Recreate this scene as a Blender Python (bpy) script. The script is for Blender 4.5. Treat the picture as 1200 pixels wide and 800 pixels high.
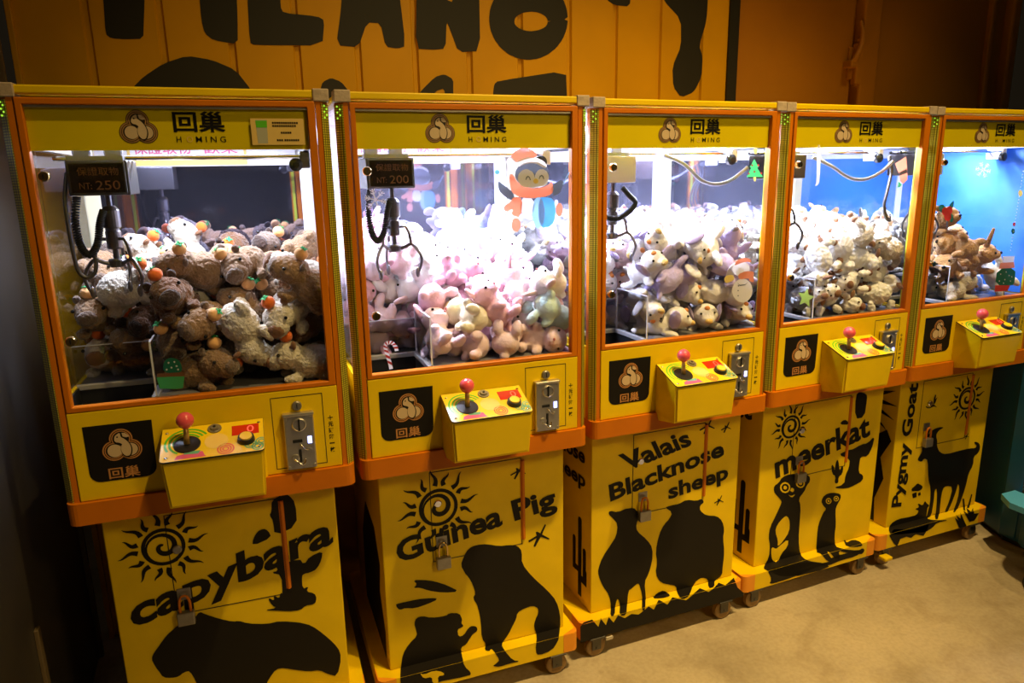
import bpy, bmesh, math, random
from mathutils import Vector, Matrix, Euler
from mathutils.geometry import tessellate_polygon
from mathutils.noise import noise as pnoise

S = bpy.context.scene
COL = S.collection
for _o in list(bpy.data.objects):
    bpy.data.objects.remove(_o)

# ------------------------------------------------------------------ camera
FZ = 1.03
cam = bpy.data.cameras.new('camera')
cam.sensor_width = 36.0
cam.lens = 833.473 / 1200.0 * 36.0
cam.clip_start = 0.05
co = bpy.data.objects.new('camera', cam)
COL.objects.link(co)
yaw, pitch, roll = 0.383227, 0.230152, -0.018381
fw = Vector((math.sin(yaw) * math.cos(pitch), math.cos(yaw) * math.cos(pitch), -math.sin(pitch)))
rt0 = Vector((math.cos(yaw), -math.sin(yaw), 0))
up0 = rt0.cross(fw)
rt = rt0 * math.cos(roll) + up0 * math.sin(roll)
up = -rt0 * math.sin(roll) + up0 * math.cos(roll)
co.matrix_world = Matrix(((rt.x, up.x, -fw.x, 0.439695), (rt.y, up.y, -fw.y, -2.161635),
                          (rt.z, up.z, -fw.z, 0.873609 + FZ), (0, 0, 0, 1)))
S.camera = co

# ------------------------------------------------------------------ view, world, room lamps
S.view_settings.view_transform = 'Standard'
S.view_settings.look = 'None'
S.view_settings.exposure = 0.0
S.view_settings.gamma = 1.0
S.view_settings.use_curve_mapping = False
w = bpy.data.worlds.new('dark_hall')
S.world = w
w.use_nodes = True
w.node_tree.nodes['Background'].inputs[0].default_value = (1.0, 0.72, 0.40, 1)
w.node_tree.nodes['Background'].inputs[1].default_value = 0.008


def spot(name, loc, target, energy, color, size, radius=0.06, blend=0.6):
    l = bpy.data.lights.new(name, 'SPOT')
    l.energy = energy
    l.color = color
    l.spot_size = math.radians(size)
    l.spot_blend = blend
    l.shadow_soft_size = radius
    o = bpy.data.objects.new(name, l)
    COL.objects.link(o)
    o.location = loc
    o.rotation_euler = (Vector(target) - Vector(loc)).to_track_quat('-Z', 'Y').to_euler()
    return o


WARM = (1.0, 0.70, 0.26)
ROOM_LAMPS = [
    ((3.0, -2.0, 7.0), (2.6, -0.1, 0.7), 1150, 42),
    ((2.6, -2.1, 7.0), (1.2, -0.1, 0.7), 950, 42),
    ((4.1, -1.9, 7.0), (3.7, -0.1, 0.7), 420, 42),
]
for loc_, tgt_, e_, s_ in ROOM_LAMPS:
    spot('ceiling_spotlight', loc_, tgt_, e_, WARM, s_, 0.08, 0.8)
# added unseen fill lamps that brighten the fronts of the machines and the container
spot('fill_lamp', (3.5, -5.0, 4.4), (1.7, 0.0, 0.9), 340, WARM, 50, 0.5, 1.0)
spot('fill_lamp', (1.9, -3.2, 3.9), (1.75, 1.0, 2.2), 40, WARM, 50, 0.35, 1.0)

LED_COLOR = (0.72, 0.78, 1.0)
LED_W = [18.0, 32.0, 46.0, 58.0, 20.0]
# ------------------------------------------------------------------ outlines (mm) of prints and stickers
ART = [
(0,'capybara_silhouette','ped',[[189,532],[200,533],[212,536],[226,541],[237,548],[245,558],[253,560],[261,553],[275,543],[295,530],[315,518],[335,508],[349,503],[356,503],[367,499],[380,491],[401,482],[430,474],[455,470],[478,471],[509,464],[549,450],[577,435],[594,420],[610,402],[628,379],[644,357],[658,335],[668,314],[672,294],[670,266],[660,230],[648,216],[631,226],[617,236],[606,247],[591,254],[572,256],[553,261],[534,269],[515,277],[494,287],[478,293],[465,294],[453,288],[442,275],[434,264],[427,254],[420,227],[412,183],[405,172],[377,172],[372,180],[375,204],[361,218],[332,222],[304,232],[276,249],[259,244],[253,216],[241,205],[223,210],[215,229],[216,262],[215,288],[213,307],[209,327],[202,348],[195,359],[186,359],[177,356],[168,350],[158,347],[147,348],[137,350],[126,354],[117,363],[112,377],[105,393],[99,412],[96,426],[97,437],[102,447],[110,458],[120,470],[131,484],[142,497],[152,507],[164,516],[177,526]]),
(0,'capybara_silhouette','top',[[405,100],[400,88],[381,92],[377,100]]),
(0,'rock_silhouette','ped',[[509,909],[526,916],[540,919],[548,916],[558,906],[567,890],[571,862],[570,822],[551,797],[516,786],[498,794],[498,819],[496,838],[491,849],[490,857],[494,863],[497,876],[499,896]]),
(0,'rock_silhouette','ped',[[429,765],[431,777],[436,788],[443,799],[451,807],[460,810],[469,810],[476,805],[482,796],[486,783],[473,772],[443,763]]),
(0,'rock_silhouette','ped',[[641,690],[638,674],[632,658],[623,643],[613,633],[601,629],[591,627],[582,627],[575,625],[571,621],[569,608],[568,584],[573,573],[583,576],[586,574],[581,565],[585,557],[598,551],[606,543],[609,532],[608,522],[604,512],[594,508],[579,509],[567,506],[559,499],[544,497],[524,499],[505,504],[486,510],[468,515],[450,520],[452,522],[472,522],[479,525],[472,530],[465,541],[459,558],[462,562],[472,553],[476,554],[476,565],[480,566],[488,558],[494,559],[496,569],[500,573],[503,570],[505,586],[506,620],[499,641],[483,648],[481,653],[492,654],[496,659],[493,669],[510,677],[548,682],[570,679],[576,666],[585,666],[595,679],[611,688],[632,694]]),
(1,'guinea_pig_silhouette','ped',[[308,541],[315,557],[322,572],[331,585],[343,594],[357,598],[375,599],[398,596],[421,589],[444,580],[464,575],[482,574],[499,571],[517,566],[530,556],[539,542],[542,523],[541,498],[551,470],[573,436],[599,402],[630,366],[654,335],[673,308],[686,278],[694,247],[698,218],[698,191],[697,172],[597,172],[596,174],[590,192],[588,209],[590,224],[595,239],[603,254],[606,266],[605,278],[599,287],[588,295],[573,298],[555,296],[539,292],[525,286],[518,277],[516,265],[511,253],[505,242],[497,228],[488,211],[475,193],[460,175],[459,172],[390,172],[391,176],[388,189],[380,204],[375,228],[375,260],[373,294],[368,329],[361,358],[351,379],[349,393],[355,401],[355,414],[350,434],[344,452],[336,470],[328,484],[321,494],[315,508],[308,524]]),
(1,'guinea_pig_silhouette','top',[[697,100],[695,96],[682,71],[670,51],[670,50],[576,50],[585,68],[597,100],[459,100],[449,82],[448,64],[449,50],[411,50],[410,58],[408,73],[403,77],[396,70],[390,71],[383,78],[384,89],[390,100]]),
(1,'guinea_pig_silhouette','front',[[670,172],[667,160],[659,146],[647,130],[626,120],[598,116],[581,119],[575,129],[574,151],[576,172],[449,172],[455,162],[472,135],[488,119],[503,114],[499,112],[475,113],[454,112],[436,111],[420,113],[405,119],[402,123],[411,127],[418,132],[425,137],[423,148],[415,164],[411,172]]),
(1,'guinea_pig_silhouette','ped',[[70,194],[74,215],[81,234],[93,253],[108,269],[125,282],[132,295],[130,307],[128,320],[125,334],[126,346],[130,356],[138,361],[150,362],[163,359],[178,351],[200,345],[228,342],[245,343],[250,347],[263,347],[283,342],[295,333],[300,320],[302,309],[299,300],[300,293],[305,287],[305,282],[299,279],[293,277],[286,275],[283,267],[285,250],[291,243],[301,243],[311,250],[320,263],[329,271],[338,274],[347,272],[355,267],[359,260],[359,252],[355,246],[346,242],[338,236],[332,228],[325,219],[318,208],[309,201],[298,198],[294,188],[295,172],[66,172]]),
(1,'guinea_pig_silhouette','top',[[295,100],[295,100],[290,72],[287,50],[54,50],[58,69],[66,100],[66,100]]),
(1,'guinea_pig_silhouette','front',[[287,172],[288,163],[297,142],[310,125],[314,114],[311,109],[272,109],[199,115],[160,110],[154,95],[115,95],[78,106],[54,129],[54,160],[54,172]]),
(1,'carrot_silhouette','ped',[[138,511],[156,507],[175,502],[194,495],[217,484],[244,468],[267,451],[286,436],[280,430],[250,435],[221,443],[194,454],[174,464],[160,473],[147,479],[134,481],[131,484],[139,490],[140,497],[132,508]]),
(1,'carrot_silhouette','ped',[[64,425],[63,432],[70,434],[84,434],[103,434],[124,434],[149,433],[176,429],[196,425],[210,420],[207,414],[187,409],[165,405],[140,402],[120,403],[104,408],[91,410],[80,408],[72,411],[67,418]]),
(1,'mushroom_print*','front',[[127,170],[134,164],[147,162],[167,166],[185,164],[201,156],[210,148],[213,141],[208,138],[195,140],[189,133],[190,117],[185,111],[174,115],[168,124],[168,138],[160,145],[144,145],[134,152],[127,166]]),
(1,'dragonfly_print','ped',[[550,889],[554,887],[541,861],[562,846],[561,843],[538,855],[521,829],[516,831],[527,854],[504,845],[502,850],[527,860],[524,871],[529,872],[537,865]]),
(1,'dragonfly_print','ped',[[636,628],[641,625],[624,589],[654,566],[652,562],[619,580],[596,543],[589,547],[603,579],[571,567],[569,575],[603,588],[599,603],[606,604],[617,595]]),
(2,'sheep_silhouette','ped',[[98,599],[100,606],[111,606],[130,598],[152,597],[175,602],[196,601],[216,595],[229,580],[233,556],[233,540],[228,530],[226,517],[228,501],[241,481],[266,457],[286,433],[300,411],[307,384],[307,353],[302,325],[295,299],[286,278],[276,261],[274,236],[278,203],[281,172],[263,172],[263,183],[261,199],[258,214],[254,227],[250,240],[245,253],[235,254],[219,244],[207,237],[199,234],[194,214],[192,179],[192,172],[158,172],[156,187],[150,204],[144,208],[139,197],[135,177],[135,172],[115,172],[114,195],[109,221],[99,247],[83,273],[70,298],[60,324],[55,344],[54,359],[59,379],[68,403],[83,427],[102,450],[117,470],[128,484],[136,504],[139,530],[135,550],[123,566],[112,579],[102,590]]),
(2,'sheep_silhouette','top',[[281,100],[278,96],[250,54],[246,50],[232,50],[234,55],[255,87],[263,100],[192,100],[175,74],[159,50],[131,50],[132,59],[153,92],[158,100],[135,100],[114,66],[99,50],[94,50],[90,52],[95,68],[114,98],[115,100]]),
(2,'sheep_silhouette','front',[[246,172],[243,160],[235,162],[232,172],[159,172],[159,172],[150,163],[135,165],[131,172],[99,172],[98,171],[94,172]]),
(2,'sheep_silhouette','ped',[[366,572],[381,573],[399,574],[420,573],[438,576],[455,582],[476,581],[502,573],[521,570],[534,573],[544,570],[551,560],[549,553],[538,548],[533,539],[534,527],[543,514],[561,498],[584,488],[610,482],[630,472],[645,457],[656,439],[663,417],[665,397],[662,378],[664,351],[670,317],[672,284],[670,252],[668,223],[668,199],[658,182],[638,175],[636,172],[596,172],[596,176],[586,192],[568,200],[550,201],[531,193],[517,176],[516,172],[434,172],[431,188],[422,199],[409,205],[390,213],[364,224],[345,241],[331,266],[326,292],[330,318],[329,344],[324,369],[325,399],[332,436],[341,465],[353,486],[365,500],[377,509],[386,521],[394,534],[388,549],[369,564]]),
(2,'sheep_silhouette','top',[[636,100],[619,88],[603,66],[588,57],[573,59],[577,75],[596,100],[516,100],[487,72],[463,51],[459,50],[417,50],[416,51],[423,75],[433,99],[434,100]]),
(2,'sheep_silhouette','front',[[460,172],[452,168],[440,164],[428,164],[417,172]]),
(2,'grass_silhouette','top',[[-30,60],[9,62],[9,50],[39,50],[44,57],[44,50],[76,50],[78,52],[78,50],[260,50],[264,52],[264,50],[301,50],[326,72],[334,50],[368,50],[388,64],[402,50],[483,50],[492,54],[533,74],[545,50],[583,50],[598,55],[632,76],[645,50],[650,50],[718,82],[701,50],[-44,50]]),
(2,'grass_silhouette','front',[[9,172],[30,143],[39,172],[44,172],[64,141],[76,172],[78,172],[99,143],[119,171],[151,149],[182,160],[215,148],[242,160],[260,172],[264,172],[288,151],[301,172],[334,172],[354,157],[368,172],[402,172],[421,163],[447,153],[483,172],[545,172],[559,163],[583,172],[645,172],[647,170],[650,172],[701,172],[712,146],[746,112],[743,95],[-50,95],[-51,166],[-44,172]]),
(2,'hedgehog_silhouette','ped',[[319,172],[330,182],[344,188],[361,190],[376,184],[388,172]]),
(2,'hedgehog_silhouette','top',[[317,99],[319,100],[388,100],[388,99],[388,86],[385,78],[372,75],[349,76],[330,81],[314,88]]),
(2,'dragonfly_print','ped',[[570,926],[576,923],[562,895],[589,878],[588,875],[558,889],[540,860],[534,862],[544,887],[517,877],[514,883],[544,894],[539,906],[545,906],[556,900]]),
(2,'dragonfly_print','ped',[[659,895],[663,893],[654,874],[672,863],[671,861],[651,870],[639,850],[634,852],[642,869],[623,862],[621,866],[641,874],[638,881],[642,882],[649,877]]),
(2,'dragonfly_print','ped',[[642,570],[645,568],[636,550],[654,538],[653,536],[634,546],[622,527],[618,529],[625,545],[607,539],[605,543],[625,550],[622,558],[625,558],[632,553]]),
(3,'meerkat_silhouette','ped',[[128,530],[128,544],[134,552],[146,556],[156,563],[165,576],[181,584],[204,588],[233,586],[268,580],[297,572],[320,564],[333,553],[337,539],[334,527],[324,518],[316,506],[311,493],[300,479],[284,464],[281,447],[289,429],[294,397],[295,350],[296,309],[296,274],[300,234],[309,190],[318,172],[108,172],[121,192],[128,216],[129,245],[126,272],[119,297],[118,320],[120,343],[129,367],[144,392],[156,415],[167,436],[174,451],[178,462],[172,474],[157,489],[144,503],[133,516]]),
(3,'meerkat_silhouette','top',[[318,100],[306,82],[300,57],[303,50],[78,50],[74,69],[83,80],[107,99],[108,100]]),
(3,'meerkat_silhouette','front',[[303,172],[333,157],[392,136],[431,118],[447,102],[390,96],[261,102],[162,125],[92,163],[78,172]]),
(3,'meerkat_print*','ped',[[200,385],[212,386],[222,378],[231,361],[235,340],[235,317],[227,295],[212,276],[196,260],[180,249],[172,251],[173,266],[168,286],[157,312],[154,332],[159,348],[170,363],[186,377]]),
(3,'meerkat_print*','ped',[[144,248],[159,238],[169,236],[176,240],[193,249],[220,263],[234,260],[233,240],[223,223],[205,210],[192,192],[184,172],[160,172],[157,174],[147,187],[141,203],[138,221],[137,242]]),
(3,'meerkat_print*','top',[[184,100],[181,98],[162,90],[160,100]]),
(3,'meerkat_silhouette','ped',[[421,424],[429,437],[445,445],[470,446],[496,442],[523,433],[537,423],[539,410],[534,397],[523,381],[516,368],[513,356],[515,332],[521,294],[524,261],[522,231],[524,201],[531,172],[531,172],[415,172],[412,181],[411,229],[411,265],[412,289],[418,314],[430,342],[440,358],[450,365],[450,374],[437,386],[428,398],[420,411]]),
(3,'meerkat_silhouette','top',[[531,100],[515,75],[521,60],[530,50],[446,50],[448,56],[444,64],[434,50],[434,50],[398,50],[401,67],[394,76],[415,100]]),
(3,'meerkat_silhouette','front',[[530,172],[546,166],[601,149],[636,142],[651,146],[662,143],[669,134],[666,125],[654,117],[619,123],[564,143],[527,158],[507,168],[502,160],[513,134],[513,120],[502,120],[484,133],[458,161],[446,172],[434,172],[455,145],[458,130],[444,129],[425,142],[402,168],[398,172]]),
(3,'meerkat_print*','ped',[[222,523],[219,511],[209,503],[194,503],[178,509],[166,521],[161,535],[164,548],[174,555],[189,556],[205,549],[217,537],[222,523],[213,525],[210,535],[201,544],[190,548],[179,548],[172,542],[170,534],[174,523],[182,515],[193,510],[204,510],[211,516],[213,525]]),
(3,'meerkat_print*','ped',[[202,527],[201,523],[198,520],[192,520],[187,522],[182,526],[181,531],[182,536],[185,538],[191,538],[196,536],[200,532]]),
(3,'meerkat_print*','ped',[[307,527],[304,516],[295,509],[282,509],[269,515],[258,525],[253,537],[256,548],[265,555],[278,555],[291,550],[302,539],[307,527],[299,528],[296,537],[288,545],[278,549],[269,548],[263,544],[261,536],[264,527],[272,520],[282,515],[291,516],[298,520],[299,528]]),
(3,'meerkat_print*','ped',[[290,530],[289,526],[286,524],[281,524],[276,526],[272,530],[270,534],[271,538],[274,540],[279,540],[284,538],[288,534]]),
(3,'meerkat_print*','ped',[[481,405],[479,398],[473,393],[464,393],[455,397],[448,404],[445,412],[446,419],[452,423],[461,424],[470,420],[477,413],[481,405],[476,406],[473,412],[468,416],[462,419],[455,419],[451,416],[450,411],[452,405],[457,400],[464,397],[470,398],[474,401],[476,406]]),
(3,'meerkat_print*','ped',[[469,407],[469,405],[466,403],[463,403],[460,404],[458,407],[456,410],[457,412],[459,414],[462,414],[465,412],[468,410]]),
(3,'meerkat_print*','ped',[[526,407],[524,401],[519,397],[511,397],[502,400],[496,406],[493,414],[494,420],[500,424],[507,425],[516,421],[523,415],[526,407],[521,408],[519,414],[514,418],[508,421],[502,420],[498,418],[497,413],[499,408],[504,403],[510,400],[516,401],[520,403],[521,408]]),
(3,'meerkat_print*','ped',[[515,409],[515,407],[513,406],[510,406],[507,407],[504,409],[503,412],[504,414],[506,415],[509,415],[512,414],[514,412]]),
(3,'meerkat_print*','ped',[[223,510],[227,519],[234,520],[243,513],[246,506],[243,499],[236,498],[226,504]]),
(3,'meerkat_print*','ped',[[216,489],[227,482],[238,481],[248,484],[252,484],[250,480],[245,476],[237,473],[228,477],[217,487]]),
(3,'rock_silhouette','ped',[[578,908],[588,915],[605,914],[628,905],[642,895],[645,883],[645,855],[642,810],[625,789],[595,790],[579,820],[575,876]]),
(3,'rock_silhouette','ped',[[492,782],[500,790],[510,794],[523,794],[534,787],[545,774],[534,770],[503,775]]),
(3,'rock_silhouette','ped',[[719,672],[715,645],[707,621],[694,599],[677,590],[654,593],[641,588],[639,575],[638,555],[638,529],[646,511],[662,502],[671,491],[672,477],[659,466],[630,458],[604,453],[582,450],[548,453],[503,464],[499,470],[535,472],[554,484],[555,508],[560,527],[569,543],[574,563],[575,586],[556,605],[518,621],[511,632],[535,639],[559,642],[581,641],[602,645],[624,652],[646,656],[668,655],[690,662],[710,677]]),
(3,'cactus_silhouette','ped',[[491,499],[494,516],[489,529],[476,537],[467,554],[462,577],[464,587],[471,583],[478,573],[483,558],[486,563],[487,589],[491,602],[498,604],[505,590],[512,560],[518,551],[524,564],[529,569],[534,566],[536,555],[535,538],[529,526],[517,521],[512,510],[514,494],[509,487],[496,490]]),
(3,'tortoise_silhouette','ped',[[588,179],[592,180],[597,175],[599,172],[590,172]]),
(3,'tortoise_silhouette','top',[[599,100],[592,90],[597,86],[618,91],[634,91],[647,85],[652,72],[649,53],[646,50],[571,50],[565,68],[586,95],[590,100]]),
(3,'tortoise_silhouette','front',[[647,172],[652,164],[645,160],[618,162],[572,172],[571,172]]),
(3,'meerkat_shadow_print','top',[[110,58],[164,54],[212,50],[91,50]]),
(3,'meerkat_shadow_print','front',[[212,172],[212,172],[258,168],[319,155],[397,132],[443,128],[455,143],[498,148],[572,144],[619,142],[639,143],[650,139],[651,131],[642,123],[622,117],[593,114],[553,116],[509,115],[461,110],[423,112],[393,120],[356,119],[310,111],[255,106],[191,102],[142,102],[106,103],[92,109],[100,118],[97,137],[81,166],[91,172]]),
(4,'goat_silhouette','ped',[[225,506],[227,513],[234,523],[245,536],[248,548],[245,559],[249,570],[262,583],[266,599],[260,618],[260,635],[267,651],[275,661],[283,665],[286,660],[285,645],[282,634],[279,627],[284,630],[299,643],[316,650],[335,653],[355,653],[376,650],[377,646],[357,640],[344,632],[336,620],[336,607],[344,590],[348,576],[348,563],[355,547],[368,527],[388,512],[413,502],[450,499],[498,501],[541,502],[580,502],[608,500],[627,497],[639,498],[645,504],[642,512],[629,522],[624,529],[627,532],[636,531],[652,524],[664,514],[672,499],[673,484],[667,470],[656,460],[641,454],[634,440],[638,415],[632,392],[618,371],[610,347],[608,321],[604,295],[598,269],[589,239],[578,203],[566,177],[563,172],[539,172],[539,178],[551,214],[557,248],[558,280],[554,302],[545,314],[540,312],[539,296],[532,269],[518,228],[505,198],[495,178],[488,172],[473,172],[474,186],[487,214],[497,247],[504,286],[495,310],[469,319],[449,320],[437,313],[430,294],[428,262],[429,221],[432,172],[404,172],[404,200],[401,244],[395,292],[387,318],[378,319],[374,304],[376,272],[376,234],[373,190],[365,172],[339,172],[340,179],[344,198],[350,226],[351,263],[347,308],[337,344],[323,370],[312,410],[303,463],[291,493],[277,500],[265,500],[257,491],[245,491],[231,498]]),
(4,'goat_silhouette','top',[[563,100],[532,85],[511,77],[511,82],[539,100],[489,100],[478,96],[471,99],[474,100],[432,100],[427,97],[373,63],[357,62],[384,87],[404,100],[366,100],[353,93],[333,90],[333,96],[339,100]]),
(4,'goat_silhouette','ped',[[82,172],[85,183],[100,194],[125,202],[157,204],[197,201],[229,200],[252,200],[268,206],[276,218],[272,226],[254,233],[253,237],[270,239],[274,246],[265,260],[271,261],[292,248],[304,249],[309,263],[315,265],[324,255],[333,247],[344,239],[346,232],[338,226],[336,208],[337,179],[342,172]]),
(4,'goat_silhouette','top',[[75,96],[82,100],[342,100],[327,82],[335,67],[360,53],[370,50],[33,50],[30,52],[50,75]]),
(4,'goat_silhouette','front',[[370,172],[416,164],[421,160],[373,163],[343,159],[331,148],[312,139],[286,131],[253,131],[212,139],[151,148],[71,159],[33,172]]),
(4,'grass_silhouette','top',[[488,50],[495,57],[492,50],[520,50],[537,62],[525,50]]),
(4,'grass_silhouette','front',[[519,101],[480,163],[512,140],[489,172],[492,172],[525,148],[520,172],[525,172],[548,138],[576,99],[570,95],[528,95]]),
(4,'grass_silhouette','top',[[551,50],[570,71],[563,50],[573,50],[614,87],[596,50],[600,50],[645,73],[616,50]]),
(4,'grass_silhouette','front',[[595,117],[551,172],[563,172],[579,161],[573,172],[597,172],[599,170],[600,172],[617,172],[623,156],[660,152],[643,128],[631,115]]),
(4,'grass_silhouette','ped',[[608,172],[593,224],[605,222],[621,172]]),
(4,'grass_silhouette','top',[[580,78],[609,100],[622,100],[579,67]]),
(4,'grass_silhouette','ped',[[641,172],[656,239],[664,234],[658,172]]),
(4,'grass_silhouette','top',[[616,86],[641,100],[658,100],[627,81]]),
(4,'dragonfly_print','ped',[[566,589],[569,588],[563,574],[579,566],[579,565],[562,571],[553,558],[549,559],[554,571],[539,567],[537,570],[553,574],[550,580],[553,580],[559,577]]),
(4,'sheepdog_mark_print','ped',[[210,356],[220,361],[230,367],[239,373],[248,374],[256,369],[267,363],[278,356],[283,349],[280,340],[273,335],[262,333],[252,333],[241,335],[230,337],[218,338],[210,342],[206,349]]),
(4,'sheepdog_mark_print','ped',[[214,325],[244,328],[248,301],[223,300]]),
(4,'sheepdog_mark_print','ped',[[256,320],[272,323],[276,306],[261,305]]),
(4,'snail_silhouette','ped',[[260,787],[261,786],[262,784],[260,782],[256,782],[250,785],[247,790],[247,796],[252,800],[262,801],[272,797],[281,788],[284,778],[280,768],[268,764],[251,766],[235,775],[241,778],[253,771],[266,770],[274,774],[276,780],[273,788],[267,793],[261,795],[256,794],[254,791],[255,788],[258,786],[259,787],[260,787],[260,787],[260,787],[260,787]]),
(4,'snail_silhouette','ped',[[271,765],[287,780],[286,810],[292,830],[299,827],[297,806],[309,814],[300,788],[291,780],[316,761],[292,770]]),
(4,'goat_silhouette','top',[[33,50],[82,74],[135,50]]),
(4,'goat_silhouette','front',[[24,163],[33,172],[135,172],[170,164],[276,167],[297,170],[282,132],[264,110],[207,131],[177,118],[143,132],[102,129],[88,95],[82,95],[62,113]]),
]
LETTERS = [[0, 'capybara', (0.0543, 0.5536), (0.6789, 0.7224), (0.0556, 0.6315)], [1, 'Guinea', (0.0793, 0.5912), (0.469, 0.6616), (0.0714, 0.6766)], [1, 'Pig', (0.5158, 0.6679), (0.6863, 0.6917), (0.501, 0.748)], [2, 'Valais', (0.1717, 0.7648), (0.4814, 0.826), (0.1349, 0.8368)], [2, 'Blacknose', (0.1052, 0.6499), (0.6441, 0.7521), (0.0949, 0.7194)], [2, 'sheep', (0.3768, 0.6054), (0.6721, 0.6437), (0.3716, 0.6553)], [3, 'meerkat', (0.1329, 0.5865), (0.6891, 0.696), (0.1181, 0.6665)], [4, 'Pygmy Goat', (0.1432, 0.2722), (0.1647, 0.9048), (0.0772, 0.2794)]]
SUNS = [[0, (0.1734, 0.8059), 0.058], [1, (0.2321, 0.7731), 0.069], [3, (0.1991, 0.8127), 0.052], [4, (0.5241, 0.7789), 0.058]]
HATCH = {0: [(0.1879, 0.9123), (0.5198, 0.9064), (0.5262, 0.5592), (0.1691, 0.5512), (0.2102, 0.7907), (0.2123, 0.5705)], 1: [(0.1955, 0.9087), (0.541, 0.9124), (0.5436, 0.5616), (0.1993, 0.568), (0.2296, 0.7894), (0.238, 0.5771)], 2: [(0.2091, 0.9049), (0.5566, 0.908), (0.5489, 0.5748), (0.2271, 0.5684), (0.2385, 0.794), (0.2528, 0.5753)], 3: [(0.202, 0.909), (0.5662, 0.9055), (0.5644, 0.5643), (0.2445, 0.5729), (0.262, 0.7862), (0.2615, 0.5809)], 4: [(0.2175, 0.9104), (0.5281, 0.9055), (0.539, 0.5612), (0.2469, 0.5634), (0.5361, 0.5771), (0.258, 0.6016)]}
WALL_PAINT = [
[[135,2620],[132,2551],[124,2434],[139,2421],[184,2419],[247,2424],[257,2488],[278,2630]],
[[460,2644],[456,2500],[463,2454],[491,2431],[579,2420],[587,2507],[596,2655]],
[[634,2657],[624,2428],[640,2420],[904,2431],[919,2527],[893,2540],[761,2545],[752,2567],[761,2667]],
[[960,2434],[991,2582],[1002,2686],[1231,2703],[1251,2444],[1216,2433],[1165,2438],[1149,2529],[1092,2529],[1050,2431]],
[[1295,2436],[1313,2709],[1444,2719],[1440,2638],[1470,2630],[1457,2720],[1590,2730],[1588,2439],[1486,2430],[1454,2516],[1437,2556],[1428,2442],[1370,2435]],
[[2021,2596],[2014,2551],[1993,2507],[1961,2469],[1919,2439],[1871,2419],[1820,2411],[1770,2415],[1724,2431],[1685,2457],[1656,2491],[1638,2531],[1633,2574],[1640,2618],[1660,2659],[1690,2696],[1730,2725],[1776,2745],[1825,2754],[1875,2752],[1922,2739],[1962,2715],[1994,2682],[2014,2641],[2021,2596],[1919,2580],[1916,2590],[1908,2600],[1895,2607],[1877,2613],[1857,2616],[1836,2616],[1814,2613],[1794,2608],[1777,2600],[1764,2591],[1756,2581],[1753,2570],[1755,2560],[1763,2551],[1776,2543],[1793,2537],[1813,2534],[1835,2534],[1856,2537],[1877,2542],[1894,2549],[1908,2558],[1916,2569],[1919,2580]],
[[2223,2691],[2265,2671],[2348,2670],[2352,2744],[2209,2734]],
[[2531,2757],[2533,2711],[2639,2630],[2645,2508],[2598,2411],[2607,2315],[2655,2267],[2731,2294],[2774,2368],[2775,2466],[2751,2513],[2791,2634],[2793,2775]],
[[184,2243],[231,2289],[307,2340],[391,2370],[477,2359],[561,2325],[615,2248],[607,2165],[174,2159]],
[[882,2260],[894,2290],[929,2307],[970,2292],[996,2259],[993,2211],[878,2209]],
[[1304,2260],[1376,2325],[1419,2337],[1458,2317],[1456,2263],[1454,2220],[1419,2219],[1416,2279],[1374,2265],[1348,2218],[1279,2217]],
[[1644,2261],[1650,2301],[1668,2316],[2010,2372],[2015,2265],[2015,2231],[1643,2224]],
]
PEDX = {0: (0.017, 0.696), 1: (0.028, 0.713), 2: (0.022, 0.721), 3: (0.041, 0.752), 4: (0.056, 0.696)}
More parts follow.
